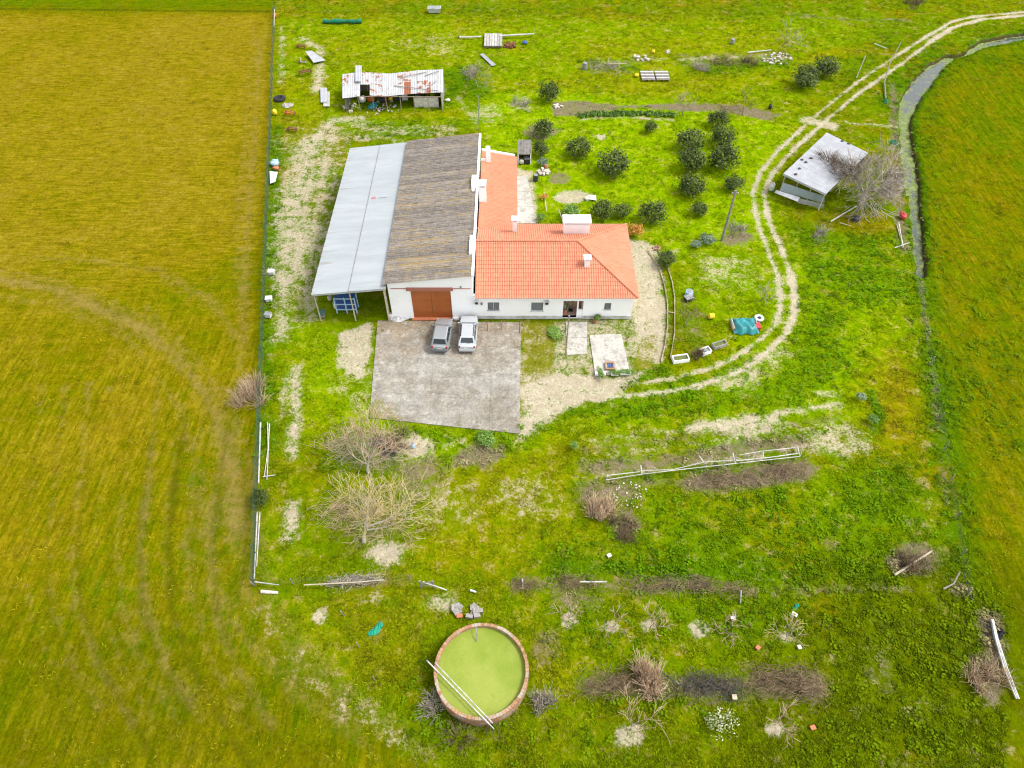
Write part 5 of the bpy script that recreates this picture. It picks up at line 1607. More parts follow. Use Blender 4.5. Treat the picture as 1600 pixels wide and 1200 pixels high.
w.build('wall_core', MT['mortar'], tank)
rng = random.Random(2)
nb_ = 84
bm_ = MB().box((0, 0, 0), (TT, .215, .075)).mesh('brick', MT['brick'])
for k in range(nb_):
    a = 6.2832 * k / nb_
    mm = MB().box((0, 0, 0), (TT + rng.uniform(-.02, .03), .215, .08), 0, rng.random()).mesh('brick', MT['brick']) if k < 14 else None
    if mm: BR_ = globals().setdefault('BRS', []); BR_.append(mm)
    place(mm or BRS[k % 14], 'brick', tank, ((TR_ - TT / 2) * math.cos(a), (TR_ - TT / 2) * math.sin(a), TH - .045 + rng.uniform(-.012, .012)), (0, 0, a + rng.uniform(-.03, .03)))
cs_ = MB()
for row_ in range(14):
    z = TH - .09 - .04 - row_ * .09
    for side, rad in ((1, TR_ - .05), (-1, TR_ - TT + .05)):
        if side < 0 and row_ > 6: continue
        for k in range(nb_):
            a = 6.2832 * (k + .5 * (row_ % 2)) / nb_
            cs_.box((rad * math.cos(a), rad * math.sin(a), z), (.11, rad * 6.2832 / nb_ - .015, .075), a, rng.random())
tag(cs_.build('brick_courses', MT['brick'], tank), None, None, None, 'stuff')
disc = [((ri_ + .01) * math.cos(6.2832 * k / 64), (ri_ + .01) * math.sin(6.2832 * k / 64), .93) for k in range(64)]
wv_ = MB(); wv_.add(disc + [(p[0], p[1], .4) for p in disc], [tuple(range(64))]); wv_.build('water_surface', MT['algae'], tank)
pt_ = MB(TC).tube([at(744, 981, 1.4), at(744.5, 990, 1.35), at(745, 1002, 1.0)], .035, 6).build('inlet_pipe', MT['grey_metal'], tank)
for k, (a, b, lab) in enumerate((((667, 1032), (772, 1139), 'white pole laid across the round tank, left of two'), ((680, 1036), (770, 1130), 'white pole laid across the round tank, right of two'))):
    A_, B_ = at(*a, 1.42 + .0 * k), at(*b, 1.42)
    o = thing('pole', lab, 'pole', A_, 0, 'poles across the tank')
    MB(A_).tube([A_, A_.lerp(B_, .5), B_], [.042, .042, .038], 7).build('shaft', MT['white_pipe'], o)
    MB(A_).tube([A_.lerp(B_, -.004), A_.lerp(B_, .012)], .06, 7).build('end_collar', MT['grey_metal'], o)

# ------------------------------------------------------------------ generic clutter builders
def quad_sheet(parent, name, q, material, n=8, amp=.02, L=None, sag=0.0):
    """corrugated sheet between four corners a-b (top edge), d-c (bottom edge)"""
    a, b, c, d = [Vector(p) for p in q]
    nrm = (b - a).cross(d - a).normalized()
    if nrm.z < 0: nrm = -nrm
    vs, fs = [], []
    for i in range(n + 1):
        t = i / n
        o = nrm * amp * (1 if i % 2 else -1)
        p, s = a.lerp(b, t) + o, d.lerp(c, t) + o
        mid = p.lerp(s, .5) - nrm * sag
        vs += [p, mid, s]
    for i in range(n):
        fs += [(3 * i, 3 * i + 3, 3 * i + 4, 3 * i + 1), (3 * i + 1, 3 * i + 4, 3 * i + 5, 3 * i + 2)]
    m = MB(L if L is not None else (0, 0, 0))
    m.add(vs, fs)
    return m.build(name, material, parent)

def loose_sheet(px4, label, material, z=.12, name='metal_sheet', cat='sheet', group=None, zs=None):
    q = [at(x, y, (zs[i] if zs else z)) for i, (x, y) in enumerate(px4)]
    c = sum(q, Vector()) / 4; c.z = 0
    o = quad_sheet(None, name, q, material, 10, .02, c)
    o.location = c
    return tag(o, label, cat, group)

def stick(pts, r, label, material, name='pole', cat='pole', group=None, z=None, n=6):
    P_ = [at(p[0], p[1], p[2] if len(p) > 2 else .08) for p in pts]
    b = P_[0].copy(); b.z = 0
    rs = r if hasattr(r, '__len__') else [r * (1 - .25 * i / max(1, len(P_) - 1)) for i in range(len(P_))]
    o = MB(b).tube(P_, rs, n).build(name, material)
    o.location = b
    return tag(o, label, cat, group)

def hive(px, py, label, body='white_plastic', lid='white_plastic', s=(.6, .48, .38), rz=0., name='storage_box', cat='box', group=None):
    b = at(px, py, .2); b.z = -.05
    o = thing(name, label, cat, b, rz, group)
    bevel(MB().bx(-s[0] / 2, s[0] / 2, -s[1] / 2, s[1] / 2, .06, s[2]).build('body', MT[body], o), .02)
    bevel(MB().bx(-s[0] / 2 - .04, s[0] / 2 + .04, -s[1] / 2 - .04, s[1] / 2 + .04, s[2] + .002, s[2] + .08).build('lid', MT[lid], o), .015)
    for sx in (-1, 1):
        MB().bx(sx * s[0] * .35 - .05, sx * s[0] * .35 + .05, -s[1] / 2, s[1] / 2, 0, .058).build('runner', MT['wood'], o)
    return o

def drum(px, py, label, material, r=.3, h=.85, lying=None, name='drum', cat='drum', group=None):
    b = at(px, py, h / 2 if lying is None else r); b.z = -.05
    o = thing(name, label, cat, b, lying or 0, group)
    M_ = Matrix.Rotation(R(90), 3, 'Y') if lying is not None else None
    prof = [(r * .92, 0), (r, .03), (r, h * .32), (r * 1.05, h * .34), (r, h * .37), (r, h * .64), (r * 1.05, h * .67), (r, h * .7), (r, h - .03), (r * .92, h)]
    if M_: prof = [(a, z - h / 2) for a, z in prof]
    MB().lathe((0, 0, r if M_ else 0), prof, 16, None, M_).build('shell', MT[material], o, False)
    c = (h / 2 + .005, 0, r) if M_ else (0, 0, h + .002)
    MB().lathe(c, [(r * .8, 0), (r * .78, .012)], 16, None, M_).build('lid', MT['grey_metal'], o)
    return o

def tyre(px, py, label, r=.42, lean=0., material='black_rubber', hub=None, name='tyre', cat='tyre'):
    b = at(px, py, .1); b.z = 0
    o = thing(name, label, cat, b, 0)
    m = MB()
    n, k = 22, 8
    t = r * .32
    vs = [((r - t + t * math.cos(6.2832 * j / k)) * math.cos(6.2832 * i / n), (r - t + t * math.cos(6.2832 * j / k)) * math.sin(6.2832 * i / n), .12 + t * .7 * math.sin(6.2832 * j / k)) for i in range(n) for j in range(k)]
    fs = [(i * k + j, ((i + 1) % n) * k + j, ((i + 1) % n) * k + (j + 1) % k, i * k + (j + 1) % k) for i in range(n) for j in range(k)]
    m.add(vs, fs)
    m.build('tread', MT[material], o, True)
    MB().lathe((0, 0, .06), [(r * .38, 0), (r * .40, .05), (r * .12, .08)], 14).build('hub', MT[hub or 'dark'], o)
    return o

def sack(px, py, label, material, s=(.7, .5, .4), seed=1, name='sack', cat='sack', rz=0., group=None):
    rng = random.Random(seed)
    b = at(px, py, s[2] / 2); b.z = -.03
    m = MB()
    nu, nv = 12, 7
    vs = []
    for j in range(nv + 1):
        ph = math.pi * j / nv
        for i in range(nu):
            a = 6.2832 * i / nu
            k = 1 + rng.uniform(-.16, .16)
            ex = .7
            f = lambda v: math.copysign(abs(v) ** ex, v)
            vs.append((s[0] / 2 * f(math.cos(a)) * f(math.sin(ph)) * k, s[1] / 2 * f(math.sin(a)) * f(math.sin(ph)) * k, s[2] / 2 * (1 - f(math.cos(ph))) * k))
    fs = [(j * nu + i, j * nu + (i + 1) % nu, (j + 1) * nu + (i + 1) % nu, (j + 1) * nu + i) for j in range(nv) for i in range(nu)]
    m.add(vs, fs)
    o = m.build(name, MT[material], None, True)
    o.location = b
    o.rotation_euler = (0, 0, rz)
    return tag(o, label, cat, group)

def crumple(px, py, label, material, s=(1.0, .6), h=.2, seed=1, name='plastic_sheet', cat='sheet', rz=0.):
    rng = random.Random(seed)
    b = at(px, py); b.z = -.04
    nx, ny = 14, 9
    vs = []
    for j in range(ny + 1):
        for i in range(nx + 1):
            u, v = i / nx * 2 - 1, j / ny * 2 - 1
            k = 1 + .35 * math.sin(3 * u + seed) * v + rng.uniform(-.07, .07)
            vs.append((u * s[0] / 2 + rng.uniform(-.03, .03), v * s[1] / 2 * k * (1 - .45 * u * u) + .12 * math.sin(2.5 * u), max(.0, h * (1 - max(abs(u), abs(v)) ** 3) * rng.uniform(.1, 1.1))))
    m = MB(); m.add(vs, [(j * (nx + 1) + i, j * (nx + 1) + i + 1, (j + 1) * (nx + 1) + i + 1, (j + 1) * (nx + 1) + i) for j in range(ny) for i in range(nx)])
    o = m.build(name, MT[material])
    o.location = b; o.rotation_euler = (0, 0, rz)
    return tag(o, label, cat)

def rubble(px, py, label, rpx, n, material, seed, smin=.1, smax=.3, name='rubble_heap', elong=1.0):
    rng = random.Random(seed)
    b = at(px, py)
    r = rpx * depth_of(b) / FOC
    o = thing(name, label, 'rubble', b)
    m = MB()
    for k in range(n):
        a, q = rng.random() * 6.283, r * math.sqrt(rng.random())
        s = rng.uniform(smin, smax)
        M_ = Matrix.Rotation(rng.random() * 6, 3, 'Z') @ Matrix.Rotation(rng.uniform(-.4, .4), 3, 'X')
        m.box((q * math.cos(a) * elong, q * math.sin(a), -.08 + s * .3), (s, s * rng.uniform(.5, .9), s * rng.uniform(.4, .7)), 0, rng.random(), M_)
    tag(m.build('stones', material, o), None, None, None, 'stuff')

# ------------------------------------------------------------------ old tin shed at the top
TS = thing('tin_shed', 'old sagging tin shed with rusty patched sheet roof and open front', 'shed', at(612, 158))
LT = TS.location.copy()
def lerp_px(pl, x):
    for (a, b) in zip(pl, pl[1:]):
        if a[0] <= x <= b[0]:
            return a[1] + (b[1] - a[1]) * (x - a[0]) / (b[0] - a[0])
    return pl[-1][1]
BK = [(530, 117), (556, 113), (575, 113), (610, 115), (650, 110), (700, 108)]
FR = [(530, 154), (552, 152), (562, 150), (578, 149), (600, 151), (618, 149), (650, 146), (700, 144)]
rng = random.Random(31)
xs_ = [535, 545, 555, 562, 578, 588, 598, 609, 620, 631, 642, 652, 662, 673, 683, 692]
for i in range(len(xs_) - 1):
    a, b = xs_[i], xs_[i + 1]
    zb, zf = 2.55 + rng.uniform(-.06, .06), 2.05 + rng.uniform(-.06, .06)
    hole = a == 562
    top = [at(a - .4, lerp_px(BK, a), zb), at(b + .4, lerp_px(BK, b), zb)]
    if hole:
        q = [top[0], top[1], at(b + .4, 132, 2.3), at(a - .4, 132, 2.3)]
        quad_sheet(TS, 'roof_sheet', q, MT['tin'], 8, .025, LT, .03)
        continue
    midy = (lerp_px(BK, (a + b) / 2) + lerp_px(FR, (a + b) / 2)) / 2 + rng.uniform(-2, 2)
    zm = (zb + zf) / 2
    q1 = [top[0], top[1], at(b + .4, midy + 1.5, zm), at(a - .4, midy + 1.5, zm)]
    q2 = [at(a - .4, midy, zm + .04), at(b + .4, midy, zm + .04), at(b + .4, lerp_px(FR, b), zf), at(a - .4, lerp_px(FR, a), zf)]
    mt1 = MT['tin_rust'] if i in (5,) else MT['tin']
    mt2 = MT['tin_rust'] if i in (9, 11, 12) else MT['tin']
    quad_sheet(TS, 'roof_sheet', q1, mt1, 8, .025, LT, rng.uniform(0, .05))
    quad_sheet(TS, 'roof_sheet', q2, mt2, 8, .025, LT, rng.uniform(0, .05))
quad_sheet(TS, 'loose_roof_sheet', [at(555, 102, 2.75), at(565, 102, 2.75), at(565, 127, 2.65), at(555, 127, 2.65)], MT['tin_clean'], 8, .02, LT)
fy = at(612, 152, 2.0).y
by_ = at(612, 113, 2.4).y
lx, rx_ = at(537, 152, 2).x, at(690, 146, 2).x
for k in range(8):
    x = lx + (rx_ - lx) * k / 7
    MB(LT).tube([(x, fy + .1 + rng.uniform(0, .4), -.1), (x + rng.uniform(-.1, .1), fy + .3, 2.0)], .06, 5).build('post', MT['wood'], TS)
for k in range(12):
    a, b = lx + (rx_ - lx) * k / 12, lx + (rx_ - lx) * (k + 1) / 12
    MB(LT).bx(a + .02, b - .02, by_ - .5, by_ - .42, -.1, 2.3 + rng.uniform(-.1, .05)).build('board', MT['grey_wood'] if k % 3 else MT['pale_wood'], TS)
MB(LT).bx(rx_ - .1, rx_, fy + .5, by_ - .6, -.1, 2.0).build('side_wall', MT['grey_wood'], TS)
MB(LT).bx(lx, lx + .1, fy + .3, by_ - .6, -.1, 1.9).build('side_wall', MT['grey_wood'], TS)
MB(LT).bx(at(650, 150).x, at(688, 150).x, fy + 1.2, fy + 1.3, -.1, 1.3).build('low_wall', MT['pale_stone'], TS)
MB(LT).tube([(lx, fy + .25, 1.98), (rx_, fy + .25, 1.93)], .06, 5).build('eave_beam', MT['wood'], TS)
for k, (a, b, lab) in enumerate([((622, 122, 2.6), (668, 112, 2.65), 'long dark stick across the right half of the tin shed roof'), ((664, 118, 2.55), (686, 111, 2.7), 'short dark stick near the top right of the tin shed roof'),
                                 ((616, 134, 2.4), (686, 142, 2.3), 'longest dark stick along the front of the tin shed roof'), ((668, 138, 2.3), (682, 126, 2.5), 'short slanting dark stick near the right end of the tin roof')]):
    stick([a, b], .06, lab, MT['grey_wood'], 'stick', 'stick', 'sticks lying on the tin roof')
# what stands under and before it
drum(653, 153, 'pale blue drum under the tin shed front', 'pale_blue', .32, .9)
hive(633, 153, 'white cabinet with blue top under the tin shed', 'white_plastic', 'blue', (.8, .7, 1.0), 0, 'cabinet', 'cabinet')
sack(566, 155, 'white sack at the open bay of the tin shed', 'white_plastic', (.9, .8, .8), 3)
sack(580, 154, 'rust orange heap at the open bay of the tin shed', 'orange_paint', (1.3, .9, .6), 4, 'scrap_heap', 'scrap')
crumple(583, 165, 'teal tarpaulin heap spilling before the tin shed', 'teal', (1.7, 1.1), .5, 5, 'tarpaulin', 'tarpaulin', .9)
sack(610, 153, 'yellow sack under the tin shed roof', 'yellow', (.7, .6, .5), 6)
sack(598, 155, 'black plastic heap under the tin shed roof', 'black_plastic', (1.2, .9, .7), 7)
sack(619, 154, 'black bag under the middle of the tin shed', 'black_plastic', (.9, .7, .5), 8)
drum(602, 154, 'rusty drum under the middle of the tin shed', 'rust', .3, .9)
rubble(597, 168, 'pale rubble strewn along the tin shed front', 22, 40, MT['rubble'], 9, .1, .35, elong=1.3)
rubble(547, 168, 'white stones heaped left of the tin shed front', 13, 26, MT['rubble'], 10, .15, .4)
sack(699, 156, 'lone white bag right of the tin shed', 'white_plastic', (.7, .5, .3), 11)

# ------------------------------------------------------------------ leaning shed by the ditch
WS = thing('leaning_shed', 'leaning shed with wide white sheet roof under a leafless tree', 'shed', at(1280, 300))
LW = WS.location.copy()
cL, cB, cT, cR = at(1224, 271, 2.55), at(1291, 303, 2.45), at(1292, 207, 2.85), at(1357, 239, 2.75)
NS = 12
rng = random.Random(77)
for i in range(NS):
    t0, t1 = i / NS, (i + 1) / NS
    up_ = Vector((0, 0, .012 * (i % 2)))
    q = [cB.lerp(cR, t0) + up_, cB.lerp(cR, t1) + up_, cL.lerp(cT, t1) + up_, cL.lerp(cT, t0) + up_]
    q = [q[0], q[1], q[2], q[3]]
    quad_sheet(WS, 'roof_sheet', q, MT['tin_clean'], 8, .018, LW)
for (a, b) in ((cL, cB), (cT, cR)):
    for k in range(4):
        p = a.lerp(b, .04 + .92 * k / 3)
        p = p + ((cT if a is cL else cL) - a).normalized() * .3
        MB(LW).tube([(p.x, p.y, -.1), (p.x, p.y, p.z - .05)], .07, 6).build('post', MT['white_pipe'], WS)
MB(LW).hexa(*[[(p + (cT - cL).normalized() * o).to_tuple()[:2] + (z + dz,) for p, o, dz in ((cL, 0, 0), (cB, 0, -.1), (cB, .06, -.1), (cL, .06, 0))] for z in (2.30, 2.50)]).build('fascia', MT['galv'], WS)
for i in range(5):
    a, b = i / 5, (i + 1) / 5
    T0_, T1_ = at(1223, 285, 1.9), at(1289, 307, 1.9)
    D0_, D1_ = at(1218, 298, .95), at(1288, 318, .95)
    quad_sheet(WS, 'front_sheet', [T0_.lerp(T1_, a), T0_.lerp(T1_, b), D0_.lerp(D1_, b), D0_.lerp(D1_, a)], MT['galv_blue'] if 'galv_blue' in MT else MT['galv'], 6, .015, LW)
quad_sheet(WS, 'front_sheet', [at(1246, 309, .8), at(1288, 319, .8), at(1286, 326, .0), at(1246, 317, .1)], MT['galv'], 8, .015, LW)
quad_sheet(WS, 'front_sheet', [at(1213, 297, 1.0), at(1250, 308, 1.0), at(1246, 315, .8), at(1210, 301, .75)], MT['tin_clean'], 8, .015, LW)
pb = [cT.lerp(cR, t) for t in (0, 1)]
for k in range(9):
    a, b = pb[0].lerp(pb[1], k / 9), pb[0].lerp(pb[1], (k + .94) / 9)
    dn = (cL - cT).normalized() * .4
    MB(LW).hexa([((a + dn).x, (a + dn).y, -.1), ((b + dn).x, (b + dn).y, -.1), ((b + dn * 1.2).x, (b + dn * 1.2).y, -.1), ((a + dn * 1.2).x, (a + dn * 1.2).y, -.1)],
                [((a + dn).x, (a + dn).y, 2.5), ((b + dn).x, (b + dn).y, 2.5), ((b + dn * 1.2).x, (b + dn * 1.2).y, 2.5), ((a + dn * 1.2).x, (a + dn * 1.2).y, 2.5)]).build('board', MT['grey_wood'], WS)
for k, (x, y, lab) in enumerate([(1243, 273, 'lowest dark stone on the white shed roof'), (1249, 264, 'dark stone on the white roof, second from its left corner'), (1259, 254, 'dark stone on the white roof, left of the brush'),
                                 (1267, 248, 'small dark stone on the white roof beside the track'), (1281, 241, 'dark stone in the middle of the white shed roof'), (1316, 221, 'dark stone near the far right edge of the white roof, upper'), (1326, 225, 'dark stone near the far right edge of the white roof, lower'), (1253, 250, 'dark stone on the white roof nearest the track')]):
    o = sack(x, y, lab, 'grey_dark', (.45, .38, .2), 50 + k, 'stone', 'stone', group='stones weighing down the white roof') if False else None
    p = at(x, y, 2.8)
    # height of the roof there
    nrm_ = (cB - cL).cross(cT - cL); zz = cL.z - ((p.x - cL.x) * nrm_.x + (p.y - cL.y) * nrm_.y) / nrm_.z
    for _ in range(4):
        p = at(x, y, zz); zz = cL.z - ((p.x - cL.x) * nrm_.x + (p.y - cL.y) * nrm_.y) / nrm_.z
    m = MB(); rg = random.Random(k)
    m.lathe((0, 0, 0), [(.1, 0), (.19, .05), (.17, .12), (.07, .17)], 7)
    m.v = [(a * rg.uniform(.8, 1.3), b * rg.uniform(.7, 1.1), c) for a, b, c in m.v]
    o = m.build('stone', MT['dark_stone'] if 'dark_stone' in MT else MT['rust'])
    o.location = (p.x, p.y, zz)
    tag(o, lab, 'stone', 'stones weighing down the white roof')
stick([(1298, 346, .1), (1338, 322, .5)], .09, 'white tipped pole leaning out under the leafless tree', MT['white_pipe'])
stick([(1312, 348, .08), (1330, 353, .08)], .05, 'thin pale stick on the grass below the leafless tree', MT['pale_wood'], 'stick', 'stick')
stick([(1377, 254, 3.2), (1379, 292, .5)], .07, 'slim white post standing in the great leafless tree', MT['white_pipe'], 'post', 'post')
stick([(1362, 275, 2.6), (1359, 305, .3)], .06, 'second white post standing in the great leafless tree', MT['white_pipe'], 'post', 'post')
sack(1411, 337, 'red bag on the ditch bank', 'red', (.7, 1.0, .6), 61)
stick([(1404, 348, .1), (1411, 386, .1)], .09, 'long white pipe lying on the ditch bank', MT['white_pipe'], 'pipe', 'pipe')
stick([(1401, 350, .06), (1407, 372, .06)], .05, 'thin pale lath beside the white pipe on the bank', MT['pale_wood'], 'stick', 'stick')
stick([(1398, 387, .08), (1421, 379, .08)], .06, 'short white pipe crossing the end of the long one', MT['white_pipe'], 'pipe', 'pipe')
sack(1206, 292, 'pale bundle standing at the inner track edge', 'white_plastic', (.6, .7, 1.0), 62, 'bundle', 'bundle')
sack(1338, 341, 'dark heap below the great leafless tree', 'black_plastic', (1.0, .8, .5), 63, 'scrap_heap', 'scrap')

# ------------------------------------------------------------------ little open hut by the back wing
MT['hut_roof'] = mat('grey_corrugated', (.24, .225, .205), (.15, .14, .125), 3, .95)
hb = at(819, 256)
HT = thing('garden_hut', 'little open-fronted hut with grey corrugated roof behind the wing', 'hut', hb)
hx0, hx1, hyf, hyb = xat(809, 256, hb.y), xat(829.5, 256, hb.y), hb.y, hb.y + 2.6
zt = zat(240, hyf)
for k in range(3):
    a = hx0 + (hx1 - hx0) * k / 3
    quad_sheet(HT, 'roof_sheet', [(a, hyb + .1, zt + .25), (a + (hx1 - hx0) / 3 + .05, hyb + .1, zt + .25), (a + (hx1 - hx0) / 3 + .05, hyf - .1, zt), (a, hyf - .1, zt)], MT['hut_roof'], 8, .03, hb)
for x in (hx0 - .02, hx1 - .1):
    MB(hb).bx(x, x + .12, hyf, hyb, -.1, zt - .04).build('side_wall', MT['white_wall'], HT)
MB(hb).bx(hx0 + .1, hx1 - .1, hyb - .12, hyb, -.1, zt + .15).build('back_wall', MT['white_wall'], HT)
MB(hb).bx(hx0 + .1, hx1 - .1, hyf + .02, hyf + .14, zt - .2, zt - .05).build('front_beam', MT['wood'], HT)
sack(815, 252, 'pale sack in the little open hut', 'pale_stone', (.6, .6, .6), 71)
hive(824, 252, 'dark box in the little open hut', 'black_plastic', 'grey_metal', (.7, .6, .7), 0, 'bin', 'bin')
drum(837, 277, 'dark drum behind the back terrace', 'black_plastic', .32, .8)
rubble(849, 268, 'grey stone pile by the hut', 9, 26, MT['rubble'], 71, .2, .5)
drum(853, 259, 'terracotta pot beside the blue-green shrub', 'terracotta', .25, .5, None, 'pot', 'pot')
rubble(920, 310, 'pale flat stones right of the sand patch in orchard', 4, 5, MT['pale_stone'], 72, .3, .5)
loose_sheet([(919, 304), (931, 305), (932, 313), (919, 311)], 'small white sheet beside the sand patch in the orchard', MT['white_plastic'], .15)
stick([(850, 300, .1), (854, 330, .1)], .06, 'pale log edging the orange flower clump', MT['pale_wood'], 'log', 'log')
stick([(873, 327, .9), (880, 348, .1)], .05, 'thin pale stake behind the wide house chimney', MT['pale_wood'], 'stake', 'stake')
drum(805, 296, 'dark pot against the back wing wall', 'black_plastic', .22, .45, None, 'pot', 'pot')

# ------------------------------------------------------------------ poles and wires
def pole(px, py, ptop, r, label, material, name='utility_pole', fit=True):
    b = at(px, py)
    z = zat(ptop, b.y)
    o = thing(name, label, 'pole', b)
    MB().tube([(0, 0, -.3), (0, 0, z * .5), (0, 0, z)], [r, r * .9, r * .75], 8).build('shaft', material, o)
    return o, z
up, uz = pole(1128, 375, 298, .16, 'tall wooden utility pole right of the orchard', MT['grey_wood'])
MB().box((0, 0, uz - .35), (.7, .1, .1)).build('crossarm', MT['wood'], up)
for x in (-.28, .28):
    MB().lathe((x, 0, uz - .3), [(.04, 0), (.06, .05), (.03, .12)], 8).build('insulator', MT['white_plastic'], up)
mp, mz = pole(749, 208, 149, .05, 'thin grey mast behind the barn ridge', MT['grey_metal'], 'mast')
MB().box((0, 0, mz - .1), (.5, .04, .04)).build('crossarm', MT['grey_metal'], mp)
fp, fz = pole(884, 553, 494, .075, 'slim brown pole in the yard before the porch', MT['wood'], 'yard_pole')
MB().lathe((0, 0, fz), [(.09, 0), (.1, .04), (.04, .12)], 8).build('cap', MT['grey_metal'], fp)
for k, (x, y, t, lab) in enumerate([(761.5, 516, 501, 'clothes post beside the estate car'), (784, 514, 500, 'clothes post between the car and the yard edge'), (812, 520, 501, 'clothes post at the right edge of the yard')]):
    o, z = pole(x, y, t, .04, lab, MT['rust'] if k != 1 else MT['wood'], 'clothes_post')
    o['group'] = 'clothes posts in front of the house'
    MB().box((0, 0, z - .05), (.4, .04, .04)).build('crossarm', MT['rust'], o)
cp1, _ = pole(609, 496, 441, .07, 'pale pole leaning at the barn front corner', MT['pale_wood'], 'corner_pole')
stick([(1384, 154, .1), (1382, 128, .2), (1390, 100, 1.6), (1409, 64, 3.4)], [.10, .10, .07, .04], 'bent grey pole leaning over the track by the ditch', MT['grey_wood'], 'bent_pole', 'pole')
stick([(1352, 88, 1.6), (1338, 122, .0)], [.07, .06], 'short brown post leaning left of the track', MT['wood'], 'post', 'post')
sack(1351, 90, 'white rag on top of the leaning brown post', 'white_plastic', (.4, .3, .3), 66, 'rag', 'rag') if False else None
crumple(1384, 158, 'green net bunched on the ditch bank', 'green_net', (1.0, .7), .25, 64, 'net', 'net', .8)
crumple(1397, 222, 'dark green net scrap beside the ditch', 'green_net', (1.2, .9), .2, 65, 'net', 'net', 1.2)
stick([(1366, 68, .1), (1386, 76, .1)], .07, 'pale stick in the grass above the track', MT['white_pipe'], 'stick', 'stick')

# ------------------------------------------------------------------ boundary fences
def fence(name, label, A_, B_, h, sp, wire, postmat, seed, tilt=.02, cell=.10, thick=.016, postr=.045, rails=None):
    rng = random.Random(seed)
    root = thing(name, label, 'fence', A_)
    d = (B_ - A_); n = max(1, round(d.length / sp)); d = d / n
    a = math.atan2(d.y, d.x); L_ = d.length
    pm = MB().tube([(0, 0, -.3), (0, 0, h + .08)], [postr, postr], 6).mesh('post', postmat)
    wm = MB()
    k = int(L_ / cell)
    for i in range(k):
        x = L_ * (i + .5) / k
        wm.add([(x - thick / 2, 0, .05), (x + thick / 2, 0, .05), (x + thick / 2, 0, h), (x - thick / 2, 0, h)], [(0, 1, 2, 3)])
    for j in range(int(h / (cell * 1.3)) + 1):
        z = .06 + j * cell * 1.3
        wm.add([(0, .004, z - thick / 2), (L_, .004, z - thick / 2), (L_, .004, z + thick / 2), (0, .004, z + thick / 2)], [(0, 1, 2, 3)])
    wmesh = wm.mesh('wire_panel', wire)
    for i in range(n + 1):
        p = d * i
        place(pm, 'post', root, p, (rng.gauss(0, tilt), rng.gauss(0, tilt), 0))
        if i < n:
            place(wmesh, 'wire_panel', root, p + Vector((0, 0, rng.uniform(-.04, .04))), (rng.gauss(0, .03), 0, a))
    return root
fence('mesh_fence', 'long green mesh fence along the left field edge', FENCE_L[0], FENCE_L[1], 1.45, 2.6, MT['fence_green'], MT['fence_green'], 1, .02, .10, .022)
fence('wire_fence', 'low green wire fence from the left corner along the front', FENCE_L[1], at(640, 905), .9, 2.6, MT['fence_green'], MT['grey_wood'], 2, .06, .16, .012)
fence('wire_fence', 'sagging wire fence on the right boundary below the ditch', at(1424, 395), at(1512, 930), .9, 3.4, MT['grey_metal'], MT['grey_wood'], 3, .08, .2, .010)
fence('wire_fence', 'thin wire fence slanting across the front left meadow', at(515, 915), at(585, 1062), .7, 2.6, MT['fence_green'], MT['grey_wood'], 4, .05, .16, .012)
g_ = thing('field_gate', 'small grey timber gate in the front fence', 'gate', at(658, 918))
for x in (0, .95):
    MB().bx(x - .06, x + .06, -.06, .06, -.2, 1.15).build('post', MT['grey_wood'], g_)
for z in (.3, .6, .9):
    MB().bx(.06, .89, -.02, .02, z - .04, z + .04).build('rail', MT['grey_wood'], g_)
for k, (pts, r, lab, mt_) in enumerate([
    ([(407, 660, .15), (404, 755, .15)], .07, 'long white pipe along the left fence above the round bush', 'white_pipe'),
    ([(402, 800, .15), (397, 905, .15)], .06, 'white pipe along the left fence below the round bush, outer', 'white_pipe'),
    ([(406, 800, .35), (401, 885, .35)], .05, 'white pipe along the left fence below the round bush, inner', 'white_pipe'),
    ([(398, 909, .6), (436, 914, .5)], .05, 'white rail at the front left fence corner', 'white_pipe'),
    ([(408, 924, .05), (434, 926, .05)], .14, 'pale log lying below the front left fence corner', 'pale_stone'),
    ([(418, 660, .1), (419, 700, .1), (413, 744, .1)], .05, 'long pale lath right of the left fence, first', 'pale_wood'),
    ([(421, 662, .1), (417, 750, .1)], .05, 'long pale lath right of the left fence, second', 'white_pipe'),
    ([(411, 745, .1), (430, 742, .1)], .05, 'short white lath across the ends of two long laths', 'white_pipe'),
    ([(475, 914, .6), (550, 910, .6), (600, 906, .6)], .05, 'grey pole lying on the front fence brush', 'pale_wood'),
    ([(661, 909, .9), (698, 922, .1)], .06, 'pale pole slanting from the small gate', 'white_pipe'),
    ([(735, 922, .1), (744, 925, .1)], .09, 'short white tube on the grass above the tank', 'white_plastic'),
    ([(816, 904, .6), (817, 920, .1)], .06, 'white stake at the left end of the bramble row', 'white_pipe'),
    ([(906, 909, .4), (948, 909, .4)], .06, 'white rail lying on the bramble row', 'white_pipe'),
    ([(1158, 923, .8), (1157, 942, .0)], .06, 'white stake below the bramble row', 'white_pipe'),
    ([(1398, 898, .1), (1456, 861, .3)], .09, 'thick pale pole lying on brush near the right fence', 'pale_wood'),
    ([(1474, 920, .1), (1490, 912, .2), (1500, 893, .5)], .07, 'bent grey branch at the right fence corner', 'grey_wood'),
    ([(1505, 893, .9), (1513, 920, .1), (1520, 940, .05)], .04, 'dark cable sagging at the right fence corner', 'black_plastic'),
]):
    stick(pts, r, lab, MT[mt_], 'pipe' if 'pipe' in lab else ('log' if 'log' in lab else 'lath'), 'pipe' if 'pipe' in lab else 'pole')
